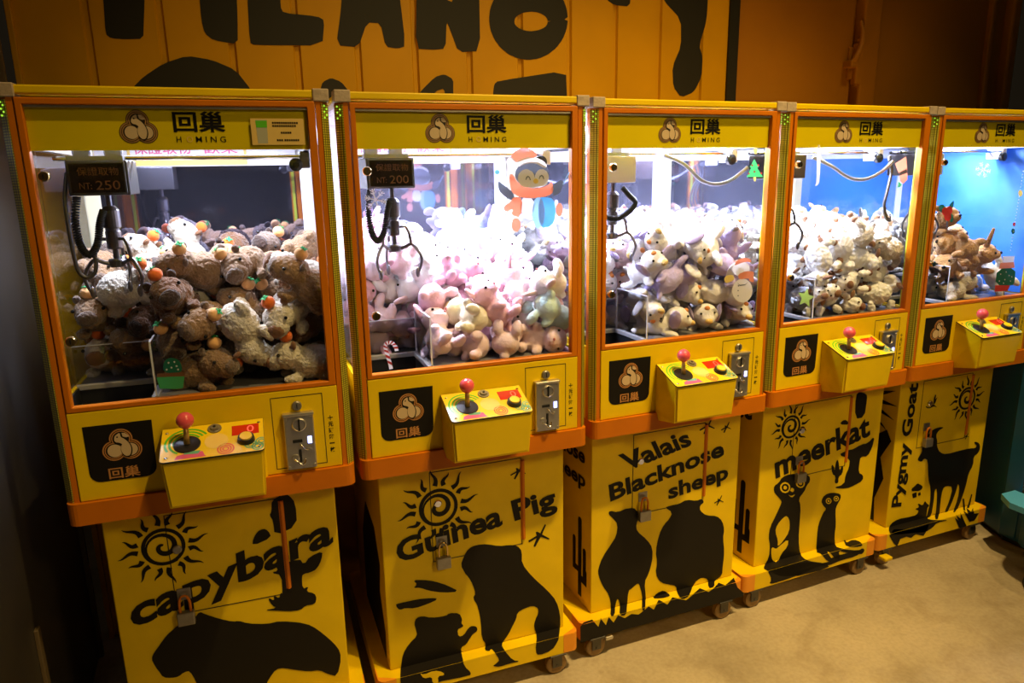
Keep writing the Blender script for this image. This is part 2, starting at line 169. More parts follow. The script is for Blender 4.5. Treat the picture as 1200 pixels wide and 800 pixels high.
STICKERS = [
(1,'penguin_sticker','coral',[[521,1745],[521,1742],[520,1739],[519,1736],[517,1733],[515,1731],[513,1729],[511,1727],[509,1726],[506,1726],[503,1726],[501,1727],[499,1728],[496,1729],[494,1732],[493,1734],[491,1737],[490,1740],[489,1743],[489,1746],[489,1750],[490,1753],[490,1756],[492,1759],[493,1762],[495,1764],[497,1766],[499,1768],[502,1768],[504,1769],[507,1769],[509,1768],[512,1767],[514,1766],[516,1763],[518,1761],[519,1758],[520,1755],[521,1752],[521,1748]]),
(1,'penguin_sticker','coral',[[670,1787],[670,1784],[669,1781],[668,1778],[667,1775],[666,1773],[664,1771],[662,1769],[660,1768],[658,1768],[656,1768],[654,1768],[652,1770],[650,1771],[648,1773],[647,1776],[646,1778],[645,1782],[644,1785],[644,1788],[644,1792],[644,1795],[645,1798],[646,1801],[647,1804],[649,1806],[650,1808],[652,1810],[654,1811],[656,1811],[658,1811],[660,1811],[662,1810],[664,1808],[666,1806],[667,1803],[668,1801],[669,1798],[670,1794],[670,1791]]),
(1,'penguin_sticker','slate',[[449,1885],[456,1881],[471,1870],[493,1853],[502,1838],[498,1826],[489,1825],[474,1833],[462,1842],[452,1852],[447,1864],[446,1879]]),
(1,'penguin_sticker','slate',[[640,1874],[662,1884],[672,1881],[669,1864],[664,1851],[656,1842],[647,1837],[636,1836],[630,1844],[629,1860]]),
(1,'penguin_sticker','white',[[533,1834],[556,1833],[568,1818],[568,1790],[556,1776],[533,1777],[521,1792],[522,1820]]),
(1,'penguin_sticker','coral',[[507,1835],[522,1833],[528,1816],[525,1784],[514,1771],[497,1776],[490,1784],[495,1794],[490,1796],[476,1790],[467,1791],[463,1801],[468,1810],[482,1817],[491,1825],[496,1833]]),
(1,'penguin_sticker','coral',[[487,1905],[494,1907],[501,1901],[507,1888],[517,1877],[531,1870],[547,1864],[565,1860],[584,1860],[605,1864],[620,1871],[628,1879],[633,1874],[636,1856],[633,1844],[624,1838],[608,1833],[585,1830],[563,1829],[542,1830],[524,1833],[507,1839],[496,1847],[489,1859],[486,1875],[484,1894]]),
(1,'penguin_sticker','slate',[[622,1898],[620,1892],[618,1886],[613,1880],[608,1875],[601,1871],[593,1867],[585,1865],[576,1863],[567,1862],[558,1862],[548,1864],[540,1866],[532,1869],[524,1873],[518,1877],[513,1882],[508,1888],[506,1894],[504,1900],[505,1907],[506,1913],[509,1919],[513,1924],[519,1929],[525,1934],[533,1937],[541,1940],[550,1942],[559,1943],[568,1943],[577,1942],[586,1940],[594,1936],[602,1933],[608,1928],[614,1923],[618,1917],[621,1911],[622,1905]]),
(1,'penguin_sticker','white',[[570,1889],[570,1884],[568,1880],[566,1876],[564,1872],[560,1869],[557,1867],[553,1865],[548,1864],[544,1863],[540,1863],[535,1864],[531,1865],[527,1868],[524,1870],[520,1873],[518,1877],[516,1881],[515,1885],[514,1890],[514,1894],[515,1898],[516,1903],[518,1907],[521,1910],[524,1913],[528,1916],[532,1918],[536,1919],[540,1920],[545,1920],[549,1919],[553,1917],[557,1915],[561,1913],[564,1910],[567,1906],[569,1902],[570,1898],[571,1893]]),
(1,'penguin_sticker','white',[[620,1890],[619,1886],[618,1882],[616,1878],[614,1875],[611,1872],[608,1870],[605,1868],[601,1866],[597,1866],[594,1866],[590,1867],[586,1868],[583,1870],[580,1873],[577,1876],[575,1879],[573,1883],[572,1887],[572,1891],[572,1895],[572,1899],[574,1903],[575,1907],[578,1910],[580,1913],[583,1916],[587,1918],[590,1919],[594,1919],[598,1919],[602,1919],[605,1917],[608,1915],[612,1913],[614,1910],[616,1906],[618,1903],[619,1899],[620,1894]]),
(1,'penguin_sticker','white',[[614,1876],[613,1873],[611,1871],[607,1868],[603,1866],[598,1865],[592,1863],[585,1862],[578,1862],[571,1861],[563,1861],[556,1862],[549,1863],[542,1864],[537,1866],[532,1868],[527,1870],[524,1872],[522,1875],[521,1878],[521,1880],[522,1883],[524,1885],[528,1887],[532,1889],[537,1891],[543,1892],[550,1894],[556,1894],[564,1894],[571,1894],[578,1894],[585,1893],[592,1892],[598,1890],[603,1888],[607,1886],[611,1883],[613,1881],[614,1878]]),
(1,'penguin_sticker','coral',[[493,1962],[497,1969],[504,1975],[514,1980],[524,1984],[534,1985],[545,1985],[556,1982],[567,1977],[576,1969],[579,1963],[578,1958],[569,1954],[552,1952],[536,1948],[521,1943],[510,1942],[502,1945],[497,1950],[492,1956]]),
(1,'penguin_sticker','white',[[506,1935],[509,1943],[518,1949],[532,1954],[548,1957],[566,1956],[582,1953],[597,1947],[607,1940],[613,1931],[613,1926],[608,1922],[598,1925],[582,1934],[567,1938],[552,1938],[537,1935],[523,1929],[513,1928],[507,1930]]),
(1,'penguin_sticker','white',[[506,1943],[505,1941],[505,1939],[504,1937],[502,1936],[501,1934],[499,1933],[497,1932],[494,1932],[492,1931],[490,1931],[487,1932],[485,1932],[483,1933],[481,1934],[480,1936],[478,1938],[477,1939],[477,1941],[476,1943],[476,1945],[477,1947],[478,1949],[479,1951],[480,1952],[482,1954],[484,1955],[486,1956],[488,1956],[490,1956],[492,1956],[495,1956],[497,1956],[499,1955],[501,1953],[503,1952],[504,1950],[505,1949],[506,1947],[506,1945]]),
(1,'penguin_sticker','slate',[[539,1887],[542,1896],[548,1900],[554,1896],[558,1886],[554,1886],[552,1893],[548,1896],[545,1893],[542,1887]]),
(1,'penguin_sticker','slate',[[585,1889],[588,1898],[595,1902],[601,1898],[604,1888],[601,1888],[598,1895],[595,1898],[591,1895],[588,1889]]),
(1,'penguin_sticker','butter',[[584,1882],[583,1880],[583,1879],[582,1878],[582,1877],[580,1876],[579,1876],[578,1875],[577,1875],[576,1875],[574,1875],[573,1875],[572,1875],[570,1876],[569,1877],[568,1878],[568,1878],[567,1880],[566,1881],[566,1882],[566,1883],[566,1884],[567,1886],[568,1887],[568,1888],[569,1888],[570,1889],[572,1890],[573,1890],[574,1890],[576,1890],[577,1890],[578,1890],[580,1889],[581,1888],[582,1887],[582,1886],[583,1885],[583,1884],[584,1883]]),
(1,'penguin_sticker','blue',[[592,1832],[614,1831],[629,1827],[637,1818],[642,1804],[644,1785],[641,1766],[635,1747],[620,1736],[597,1733],[584,1757],[582,1807]]),
(1,'penguin_sticker','paleblue',[[605,1778],[605,1770],[604,1763],[602,1756],[600,1749],[597,1744],[594,1739],[591,1736],[588,1734],[584,1732],[581,1733],[578,1734],[574,1736],[571,1740],[568,1745],[566,1751],[564,1757],[562,1764],[562,1772],[561,1779],[561,1787],[562,1795],[563,1802],[565,1809],[567,1815],[569,1821],[572,1825],[575,1829],[578,1831],[582,1832],[585,1832],[589,1831],[592,1828],[595,1824],[598,1820],[600,1814],[602,1808],[604,1801],[605,1793],[606,1786]]),
(1,'penguin_sticker','coral',[[443,1911],[446,1912],[455,1884],[452,1883]]),
(1,'penguin_sticker','aqua',[[453,1912],[453,1910],[452,1909],[452,1908],[451,1907],[450,1906],[449,1906],[448,1905],[446,1905],[445,1905],[444,1905],[443,1905],[441,1905],[440,1906],[439,1907],[438,1907],[438,1908],[437,1910],[437,1911],[436,1912],[436,1913],[437,1914],[437,1915],[438,1916],[438,1917],[439,1918],[440,1919],[442,1919],[443,1920],[444,1920],[446,1920],[447,1920],[448,1919],[449,1919],[450,1918],[451,1917],[452,1916],[452,1915],[453,1914],[453,1913]]),
(1,'penguin_sticker','paleblue',[[667,1871],[691,1909],[694,1908],[671,1869]]),
(1,'snowflake_sticker','white',[[61,1840],[93,1833],[92,1830],[60,1837]]),
(1,'snowflake_sticker','white',[[75,1835],[81,1825],[83,1827],[78,1835]]),
(1,'snowflake_sticker','white',[[83,1834],[89,1823],[91,1825],[86,1833]]),
(1,'snowflake_sticker','white',[[75,1835],[86,1842],[86,1839],[78,1835]]),
(1,'snowflake_sticker','white',[[83,1834],[94,1840],[94,1838],[86,1833]]),
(1,'snowflake_sticker','white',[[63,1839],[71,1808],[68,1807],[59,1838]]),
(1,'snowflake_sticker','white',[[65,1825],[59,1814],[61,1814],[66,1822]]),
(1,'snowflake_sticker','white',[[67,1817],[61,1806],[63,1806],[68,1814]]),
(1,'snowflake_sticker','white',[[65,1825],[75,1819],[74,1817],[66,1822]]),
(1,'snowflake_sticker','white',[[67,1817],[77,1811],[76,1810],[68,1814]]),
(1,'snowflake_sticker','white',[[62,1837],[39,1814],[36,1816],[60,1840]]),
(1,'snowflake_sticker','white',[[50,1828],[38,1828],[39,1825],[48,1826]]),
(1,'snowflake_sticker','white',[[45,1822],[33,1822],[33,1820],[42,1820]]),
(1,'snowflake_sticker','white',[[50,1828],[50,1816],[48,1817],[48,1826]]),
(1,'snowflake_sticker','white',[[45,1822],[45,1810],[42,1811],[42,1820]]),
(1,'snowflake_sticker','white',[[60,1837],[29,1844],[30,1848],[61,1840]]),
(1,'snowflake_sticker','white',[[47,1842],[41,1852],[39,1850],[43,1843]]),
(1,'snowflake_sticker','white',[[39,1844],[33,1854],[31,1852],[36,1844]]),
(1,'snowflake_sticker','white',[[47,1842],[36,1836],[35,1838],[43,1843]]),
(1,'snowflake_sticker','white',[[39,1844],[28,1838],[28,1840],[36,1844]]),
(1,'snowflake_sticker','white',[[59,1838],[51,1869],[54,1870],[63,1839]]),
(1,'snowflake_sticker','white',[[57,1852],[63,1863],[61,1864],[56,1856]]),
(1,'snowflake_sticker','white',[[55,1860],[61,1871],[59,1871],[54,1863]]),
(1,'snowflake_sticker','white',[[57,1852],[47,1858],[48,1860],[56,1856]]),
(1,'snowflake_sticker','white',[[55,1860],[44,1866],[46,1868],[54,1863]]),
(1,'snowflake_sticker','white',[[60,1840],[83,1863],[85,1861],[62,1837]]),
(1,'snowflake_sticker','white',[[71,1849],[83,1850],[83,1852],[74,1852]]),
(1,'snowflake_sticker','white',[[77,1855],[89,1856],[89,1858],[79,1858]]),
(1,'snowflake_sticker','white',[[71,1849],[71,1861],[74,1861],[74,1852]]),
(1,'snowflake_sticker','white',[[77,1855],[77,1867],[79,1867],[79,1858]]),
(4,'snowflake_sticker','white',[[293,1889],[343,1882],[342,1878],[292,1886]]),
(4,'snowflake_sticker','white',[[315,1884],[327,1874],[329,1875],[320,1883]]),
(4,'snowflake_sticker','white',[[327,1882],[340,1872],[342,1874],[332,1882]]),
(4,'snowflake_sticker','white',[[315,1884],[329,1890],[331,1888],[320,1883]]),
(4,'snowflake_sticker','white',[[327,1882],[341,1889],[343,1886],[332,1882]]),
(4,'snowflake_sticker','white',[[295,1888],[317,1856],[312,1855],[290,1887]]),
(4,'snowflake_sticker','white',[[302,1873],[296,1862],[300,1862],[304,1870]]),
(4,'snowflake_sticker','white',[[308,1865],[302,1854],[305,1854],[310,1862]]),
(4,'snowflake_sticker','white',[[302,1873],[320,1868],[318,1866],[304,1870]]),
(4,'snowflake_sticker','white',[[308,1865],[325,1860],[323,1858],[310,1862]]),
(4,'snowflake_sticker','white',[[295,1886],[267,1862],[262,1864],[290,1888]]),
(4,'snowflake_sticker','white',[[280,1876],[262,1876],[263,1874],[277,1874]]),
(4,'snowflake_sticker','white',[[273,1870],[255,1870],[256,1868],[270,1868]]),
(4,'snowflake_sticker','white',[[280,1876],[283,1864],[280,1865],[277,1874]]),
(4,'snowflake_sticker','white',[[273,1870],[276,1858],[273,1859],[270,1868]]),
(4,'snowflake_sticker','white',[[292,1886],[243,1893],[243,1896],[293,1889]]),
(4,'snowflake_sticker','white',[[270,1891],[258,1901],[256,1899],[265,1891]]),
(4,'snowflake_sticker','white',[[258,1892],[246,1902],[244,1901],[253,1893]]),
(4,'snowflake_sticker','white',[[270,1891],[256,1884],[255,1886],[265,1891]]),
(4,'snowflake_sticker','white',[[258,1892],[244,1886],[242,1888],[253,1893]]),
(4,'snowflake_sticker','white',[[290,1887],[268,1918],[273,1919],[295,1888]]),
(4,'snowflake_sticker','white',[[283,1901],[289,1912],[285,1913],[281,1904]]),
(4,'snowflake_sticker','white',[[277,1909],[283,1920],[280,1920],[275,1912]]),
(4,'snowflake_sticker','white',[[283,1901],[266,1907],[267,1909],[281,1904]]),
(4,'snowflake_sticker','white',[[277,1909],[260,1915],[262,1917],[275,1912]]),
(4,'snowflake_sticker','white',[[290,1888],[318,1913],[323,1910],[295,1886]]),
(4,'snowflake_sticker','white',[[305,1898],[323,1899],[322,1901],[308,1901]]),
(4,'snowflake_sticker','white',[[312,1904],[330,1905],[329,1907],[315,1907]]),
(4,'snowflake_sticker','white',[[305,1898],[302,1910],[305,1910],[308,1901]]),
(4,'snowflake_sticker','white',[[312,1904],[309,1916],[312,1916],[315,1907]]),
(1,'candy_cane_sticker','white',[[84,1317],[82,1328],[81,1338],[78,1348],[76,1358],[74,1368],[71,1377],[70,1384],[69,1389],[70,1392],[71,1395],[73,1395],[75,1397],[78,1396],[81,1396],[83,1394],[86,1392],[88,1387],[91,1382],[92,1377],[93,1372],[105,1374],[103,1380],[102,1387],[98,1393],[95,1399],[90,1403],[85,1407],[79,1408],[73,1408],[67,1406],[62,1403],[59,1396],[57,1390],[59,1382],[60,1375],[62,1366],[64,1356],[67,1346],[69,1337],[71,1326],[72,1316]]),
(1,'candy_cane_sticker','candyred',[[82,1328],[81,1338],[67,1346],[69,1337]]),
(1,'candy_cane_sticker','candyred',[[78,1348],[76,1358],[62,1366],[64,1356]]),
(1,'candy_cane_sticker','candyred',[[74,1368],[71,1377],[59,1382],[60,1375]]),
(1,'candy_cane_sticker','candyred',[[70,1384],[69,1389],[59,1396],[57,1390]]),
(1,'candy_cane_sticker','candyred',[[70,1392],[71,1395],[67,1406],[62,1403]]),
(1,'candy_cane_sticker','candyred',[[73,1395],[75,1397],[79,1408],[73,1408]]),
(1,'candy_cane_sticker','candyred',[[78,1396],[81,1396],[90,1403],[85,1407]]),
(1,'candy_cane_sticker','candyred',[[83,1394],[86,1392],[98,1393],[95,1399]]),
(1,'candy_cane_sticker','candyred',[[88,1387],[91,1382],[103,1380],[102,1387]]),
(2,'tree_sticker','green',[[633,1944],[656,1914],[648,1913],[678,1879],[603,1880],[621,1913],[614,1915]]),
(2,'tree_sticker','butter',[[646,1971],[646,1969],[646,1968],[645,1966],[644,1965],[643,1964],[642,1963],[641,1962],[640,1962],[638,1961],[637,1961],[635,1962],[634,1962],[632,1963],[631,1964],[630,1965],[629,1966],[628,1968],[628,1969],[627,1971],[627,1973],[627,1974],[628,1976],[628,1977],[629,1979],[630,1980],[631,1981],[632,1982],[634,1982],[635,1982],[637,1982],[638,1982],[640,1981],[641,1981],[642,1980],[643,1979],[644,1977],[645,1976],[646,1974],[646,1973]]),
(2,'tree_sticker','candyred',[[629,1921],[629,1920],[628,1919],[626,1918],[624,1918],[622,1919],[621,1920],[620,1921],[620,1922],[621,1924],[622,1924],[624,1925],[625,1925],[627,1924],[628,1924],[629,1922]]),
(2,'tree_sticker','candyred',[[657,1920],[657,1919],[656,1918],[654,1918],[652,1918],[650,1918],[649,1919],[648,1921],[648,1922],[649,1923],[650,1924],[652,1925],[653,1925],[655,1924],[656,1923],[657,1922]]),
(2,'tree_sticker','candyred',[[641,1898],[641,1896],[640,1896],[638,1895],[636,1895],[634,1896],[633,1897],[632,1898],[632,1899],[633,1901],[634,1902],[636,1902],[637,1902],[639,1901],[640,1900],[641,1899]]),
(2,'tree_sticker','candyred',[[616,1891],[616,1890],[615,1889],[613,1888],[611,1888],[610,1889],[608,1890],[608,1891],[608,1893],[608,1894],[609,1895],[611,1895],[613,1895],[614,1895],[616,1894],[616,1893]]),
(2,'tree_sticker','candyred',[[673,1892],[673,1891],[672,1890],[670,1889],[668,1889],[666,1890],[665,1891],[664,1892],[664,1893],[665,1895],[666,1896],[668,1896],[669,1896],[671,1896],[672,1895],[673,1893]]),
(2,'tree_sticker','butter',[[633,1879],[645,1879],[645,1864],[637,1864]]),
(2,'snowman_sticker','white',[[661,1451],[660,1444],[658,1438],[655,1431],[651,1426],[646,1421],[640,1417],[634,1415],[627,1413],[620,1412],[612,1413],[605,1415],[598,1418],[591,1422],[584,1426],[579,1432],[574,1438],[570,1444],[568,1452],[566,1459],[566,1466],[566,1473],[568,1479],[571,1486],[575,1491],[580,1496],[585,1499],[592,1502],[599,1504],[606,1504],[613,1504],[621,1502],[628,1500],[635,1496],[641,1491],[647,1486],[652,1480],[656,1473],[658,1466],[660,1459]]),
(2,'snowman_sticker','white',[[641,1538],[640,1533],[638,1529],[636,1525],[632,1522],[628,1519],[623,1517],[618,1515],[612,1514],[605,1514],[599,1514],[593,1515],[587,1517],[581,1519],[576,1522],[571,1526],[567,1530],[564,1534],[562,1538],[560,1543],[560,1547],[561,1552],[562,1556],[565,1560],[568,1563],[573,1566],[578,1568],[583,1570],[589,1571],[595,1571],[601,1571],[608,1570],[614,1568],[620,1566],[625,1563],[630,1559],[634,1555],[637,1551],[639,1547],[640,1542]]),
(2,'snowman_sticker','coral',[[570,1560],[574,1570],[584,1577],[600,1582],[617,1583],[634,1580],[644,1574],[648,1567],[643,1565],[629,1567],[614,1567],[597,1564],[584,1560],[573,1557]]),
(2,'snowman_sticker','coral',[[596,1525],[615,1530],[634,1532],[654,1529],[663,1524],[661,1515],[662,1505],[665,1492],[661,1487],[650,1490],[643,1495],[641,1502],[628,1504],[604,1503],[591,1507],[589,1518]]),
(2,'snowman_sticker','butter',[[534,1521],[553,1523],[565,1520],[572,1511],[570,1503],[557,1497],[546,1494],[534,1494],[527,1500],[526,1514]]),
(2,'snowman_sticker','slate',[[596,1478],[596,1477],[595,1477],[594,1476],[592,1476],[591,1477],[590,1478],[590,1479],[590,1480],[590,1481],[591,1481],[592,1482],[593,1481],[594,1481],[595,1480],[596,1479]]),
(2,'snowman_sticker','slate',[[596,1460],[595,1458],[594,1458],[593,1458],[592,1458],[591,1458],[590,1459],[589,1460],[589,1461],[590,1462],[590,1462],[592,1463],[593,1463],[594,1462],[595,1462],[595,1460]]),
(2,'snowman_sticker','slate',[[597,1440],[596,1439],[596,1438],[594,1438],[593,1438],[592,1439],[591,1439],[590,1440],[590,1441],[591,1442],[592,1443],[593,1443],[594,1443],[595,1443],[596,1442],[597,1441]]),
(2,'snowman_sticker','slate',[[585,1492],[598,1482],[624,1482],[638,1492],[624,1479],[599,1478]]),
(3,'icicle_sticker','white',[[136,1994],[144,1994],[151,1960],[155,1893],[156,1855],[152,1847],[146,1842],[138,1840],[136,1843],[140,1850],[140,1889],[134,1959]]),
(3,'stocking_sticker','coral',[[558,1920],[618,1947],[631,1902],[640,1855],[618,1838],[597,1850],[588,1878]]),
(3,'stocking_sticker','slate',[[582,1882],[628,1898],[636,1883],[590,1870]]),
(3,'stocking_sticker','green',[[589,1847],[611,1836],[602,1826],[587,1823]]),
(3,'star_sticker','lime',[[138,1442],[146,1413],[178,1402],[152,1390],[156,1361],[130,1383],[102,1376],[112,1401],[91,1426],[122,1420]]),
(4,'holly_sticker','deepgreen',[[46,1742],[60,1746],[72,1744],[84,1736],[89,1726],[87,1715],[77,1710],[60,1712],[48,1720],[42,1733]]),
(4,'holly_sticker','deepgreen',[[108,1743],[119,1753],[127,1758],[132,1760],[135,1753],[135,1738],[129,1728],[117,1722],[109,1724],[104,1733]]),
(4,'holly_sticker','deepgreen',[[115,1702],[128,1704],[137,1697],[142,1684],[143,1673],[139,1666],[132,1666],[121,1674],[113,1684],[110,1696]]),
(4,'holly_sticker','candyred',[[107,1712],[107,1710],[107,1707],[106,1704],[104,1702],[102,1700],[100,1698],[97,1697],[94,1696],[91,1696],[88,1696],[85,1697],[82,1698],[78,1699],[76,1701],[73,1703],[71,1706],[69,1708],[67,1711],[66,1714],[66,1717],[66,1720],[66,1722],[67,1725],[69,1727],[71,1729],[73,1731],[76,1732],[79,1733],[82,1733],[85,1733],[88,1732],[91,1731],[94,1730],[97,1728],[100,1726],[102,1724],[104,1721],[106,1718],[107,1715]]),
(4,'holly_sticker','candyred',[[130,1718],[130,1715],[130,1713],[129,1710],[128,1708],[126,1706],[124,1705],[121,1704],[119,1703],[116,1703],[113,1703],[110,1703],[107,1704],[104,1706],[101,1707],[99,1709],[97,1711],[95,1714],[94,1716],[93,1719],[92,1722],[92,1724],[93,1727],[94,1729],[95,1731],[97,1733],[99,1734],[101,1736],[104,1736],[107,1737],[110,1736],[113,1736],[116,1735],[119,1734],[121,1732],[124,1730],[126,1728],[128,1726],[129,1723],[130,1720]]),
(4,'holly_sticker','candyred',[[128,1691],[128,1688],[128,1685],[126,1682],[125,1679],[123,1677],[120,1676],[117,1674],[114,1673],[111,1673],[107,1673],[104,1674],[100,1675],[97,1676],[94,1678],[91,1681],[88,1683],[86,1686],[85,1689],[84,1692],[83,1696],[83,1699],[84,1702],[85,1704],[86,1707],[88,1709],[91,1711],[94,1712],[97,1713],[100,1713],[104,1713],[107,1712],[111,1711],[114,1710],[117,1708],[120,1706],[123,1703],[125,1700],[126,1697],[128,1694]]),
(4,'holly_sticker','slate',[[102,1672],[109,1672],[112,1645],[105,1645]]),
(4,'mitten_jar_sticker','white',[[502,1496],[586,1492],[586,1463],[513,1466]]),
(4,'mitten_jar_sticker','coral',[[494,1466],[588,1464],[598,1436],[485,1439]]),
(4,'mitten_jar_sticker','deepgreen',[[507,1439],[572,1437],[606,1419],[611,1384],[609,1363],[600,1355],[565,1354],[506,1360],[476,1382],[476,1421]]),
(4,'mitten_jar_sticker','candyred',[[477,1363],[584,1355],[570,1330],[481,1332]]),
(4,'mitten_jar_sticker','white',[[508,1413],[507,1410],[503,1410],[501,1414],[502,1416],[506,1416]]),
(4,'mitten_jar_sticker','white',[[545,1420],[544,1418],[540,1418],[538,1421],[539,1424],[543,1423]]),
(4,'mitten_jar_sticker','white',[[590,1394],[588,1392],[584,1392],[582,1395],[583,1398],[587,1397]]),
(4,'mitten_jar_sticker','white',[[543,1384],[542,1382],[538,1382],[535,1385],[537,1388],[541,1388]]),
(4,'mitten_jar_sticker','white',[[506,1381],[504,1378],[500,1378],[498,1381],[499,1384],[503,1384]]),
(4,'mitten_jar_sticker','white',[[584,1375],[583,1372],[579,1373],[576,1376],[577,1378],[581,1378]]),
(4,'mitten_jar_sticker','white',[[537,1369],[536,1366],[532,1366],[529,1369],[530,1372],[534,1372]]),
(4,'mitten_jar_sticker','white',[[568,1402],[567,1400],[563,1400],[561,1403],[562,1406],[566,1405]]),
(4,'bead_garland_sticker','butter',[[579,1779],[579,1776],[579,1774],[578,1772],[577,1770],[576,1769],[574,1767],[572,1766],[570,1766],[568,1765],[565,1765],[563,1766],[560,1767],[558,1768],[556,1769],[554,1771],[552,1773],[550,1775],[549,1777],[548,1779],[548,1782],[548,1784],[548,1786],[549,1788],[550,1790],[551,1792],[553,1793],[554,1794],[557,1795],[559,1795],[561,1795],[564,1794],[566,1794],[568,1792],[571,1791],[573,1789],[574,1788],[576,1785],[577,1783],[578,1781]]),
(4,'bead_garland_sticker','candyred',[[560,1639],[560,1637],[560,1636],[560,1635],[559,1634],[558,1633],[557,1632],[556,1632],[555,1631],[553,1631],[552,1631],[550,1631],[549,1632],[547,1632],[546,1633],[545,1634],[544,1636],[543,1637],[542,1638],[541,1640],[541,1641],[541,1642],[541,1644],[542,1645],[542,1646],[543,1647],[544,1648],[545,1648],[547,1648],[548,1649],[550,1649],[551,1648],[553,1648],[554,1647],[556,1646],[557,1645],[558,1644],[559,1643],[560,1642],[560,1640]]),
(4,'bead_garland_sticker','deepgreen',[[563,1607],[563,1605],[563,1603],[563,1602],[562,1600],[560,1599],[559,1598],[557,1597],[556,1596],[554,1596],[551,1596],[549,1597],[547,1597],[545,1598],[543,1600],[541,1601],[540,1603],[538,1605],[537,1606],[537,1608],[536,1610],[536,1612],[536,1614],[537,1616],[538,1618],[539,1619],[540,1620],[542,1621],[544,1621],[546,1622],[548,1621],[550,1621],[552,1620],[554,1619],[556,1618],[558,1617],[560,1615],[561,1613],[562,1611],[563,1609]]),
(4,'bead_garland_sticker','white',[[564,1877],[563,1875],[560,1875],[558,1878],[559,1880],[562,1880]]),
(4,'bead_garland_sticker','white',[[564,1863],[562,1861],[560,1861],[557,1864],[558,1866],[561,1866]]),
(4,'bead_garland_sticker','white',[[563,1850],[562,1847],[559,1847],[557,1850],[558,1852],[561,1852]]),
(4,'bead_garland_sticker','white',[[562,1836],[562,1833],[558,1833],[556,1836],[557,1838],[560,1838]]),
(4,'bead_garland_sticker','white',[[562,1821],[561,1819],[558,1819],[556,1822],[557,1824],[560,1824]]),
(4,'bead_garland_sticker','white',[[561,1807],[560,1805],[557,1805],[555,1808],[556,1810],[559,1810]]),
(4,'bead_garland_sticker','white',[[561,1793],[560,1791],[557,1791],[555,1794],[556,1796],[559,1796]]),
(4,'bead_garland_sticker','white',[[560,1779],[559,1776],[556,1777],[554,1779],[555,1782],[558,1782]]),
(4,'bead_garland_sticker','white',[[560,1765],[559,1762],[556,1762],[554,1765],[554,1768],[558,1768]]),
(4,'bead_garland_sticker','white',[[559,1751],[558,1748],[555,1748],[553,1751],[554,1754],[557,1754]]),
(4,'bead_garland_sticker','white',[[559,1737],[558,1734],[555,1734],[552,1737],[554,1740],[556,1740]]),
(4,'bead_garland_sticker','white',[[558,1722],[557,1720],[554,1720],[552,1723],[553,1725],[556,1725]]),
(4,'bead_garland_sticker','white',[[558,1708],[557,1706],[554,1706],[551,1708],[552,1711],[555,1711]]),
(4,'bead_garland_sticker','white',[[557,1694],[556,1691],[553,1692],[551,1694],[552,1697],[555,1697]]),
(4,'bead_garland_sticker','white',[[556,1680],[556,1677],[552,1677],[550,1680],[551,1683],[554,1682]]),
(4,'bead_garland_sticker','white',[[556,1665],[555,1663],[552,1663],[550,1666],[551,1668],[554,1668]]),
(4,'bead_garland_sticker','white',[[555,1651],[554,1648],[551,1648],[549,1651],[550,1654],[553,1654]]),
(4,'bead_garland_sticker','white',[[555,1637],[554,1634],[551,1634],[549,1637],[550,1640],[553,1640]]),
(4,'bead_garland_sticker','white',[[554,1622],[553,1620],[550,1620],[548,1623],[549,1625],[552,1625]]),
(4,'bead_garland_sticker','white',[[554,1608],[553,1605],[550,1605],[548,1608],[548,1611],[552,1611]]),
(4,'bead_garland_sticker','white',[[553,1594],[552,1591],[549,1591],[547,1594],[548,1596],[551,1596]]),
(4,'bead_garland_sticker','white',[[553,1579],[552,1576],[549,1576],[546,1579],[547,1582],[550,1582]]),
(4,'bead_garland_sticker','white',[[552,1564],[551,1562],[548,1562],[546,1565],[547,1568],[550,1567]]),
(4,'bead_garland_sticker','white',[[552,1550],[551,1547],[548,1547],[545,1550],[546,1553],[549,1553]]),
(4,'bead_garland_sticker','white',[[551,1535],[550,1533],[547,1533],[545,1536],[546,1538],[549,1538]]),
(4,'bead_garland_sticker','white',[[550,1521],[550,1518],[546,1518],[544,1521],[545,1524],[548,1524]]),
(0,'potted_cactus_sticker','deepgreen',[[252,1388],[253,1399],[256,1408],[260,1414],[266,1418],[275,1420],[283,1418],[291,1414],[296,1407],[299,1399],[300,1389],[299,1380],[292,1375],[280,1374],[268,1376],[257,1380]]),
(0,'potted_cactus_sticker','white',[[263,1387],[262,1385],[260,1384],[258,1385],[258,1387],[259,1389],[261,1390],[262,1389]]),
(0,'potted_cactus_sticker','white',[[270,1406],[269,1404],[267,1403],[266,1404],[265,1406],[266,1408],[268,1409],[270,1408]]),
(0,'potted_cactus_sticker','white',[[276,1391],[275,1389],[273,1389],[271,1390],[271,1392],[272,1394],[274,1394],[275,1393]]),
(0,'potted_cactus_sticker','white',[[285,1407],[284,1405],[282,1404],[281,1406],[280,1408],[281,1409],[283,1410],[284,1409]]),
(0,'potted_cactus_sticker','white',[[292,1384],[291,1382],[290,1381],[288,1382],[287,1384],[288,1386],[290,1387],[292,1386]]),
(0,'potted_cactus_sticker','white',[[290,1394],[288,1392],[287,1392],[285,1393],[284,1395],[286,1397],[287,1397],[289,1396]]),
(0,'potted_cactus_sticker','brown',[[235,1378],[305,1375],[305,1361],[233,1366]]),
(0,'potted_cactus_sticker','green',[[232,1368],[304,1363],[296,1329],[281,1328],[237,1334]]),
]
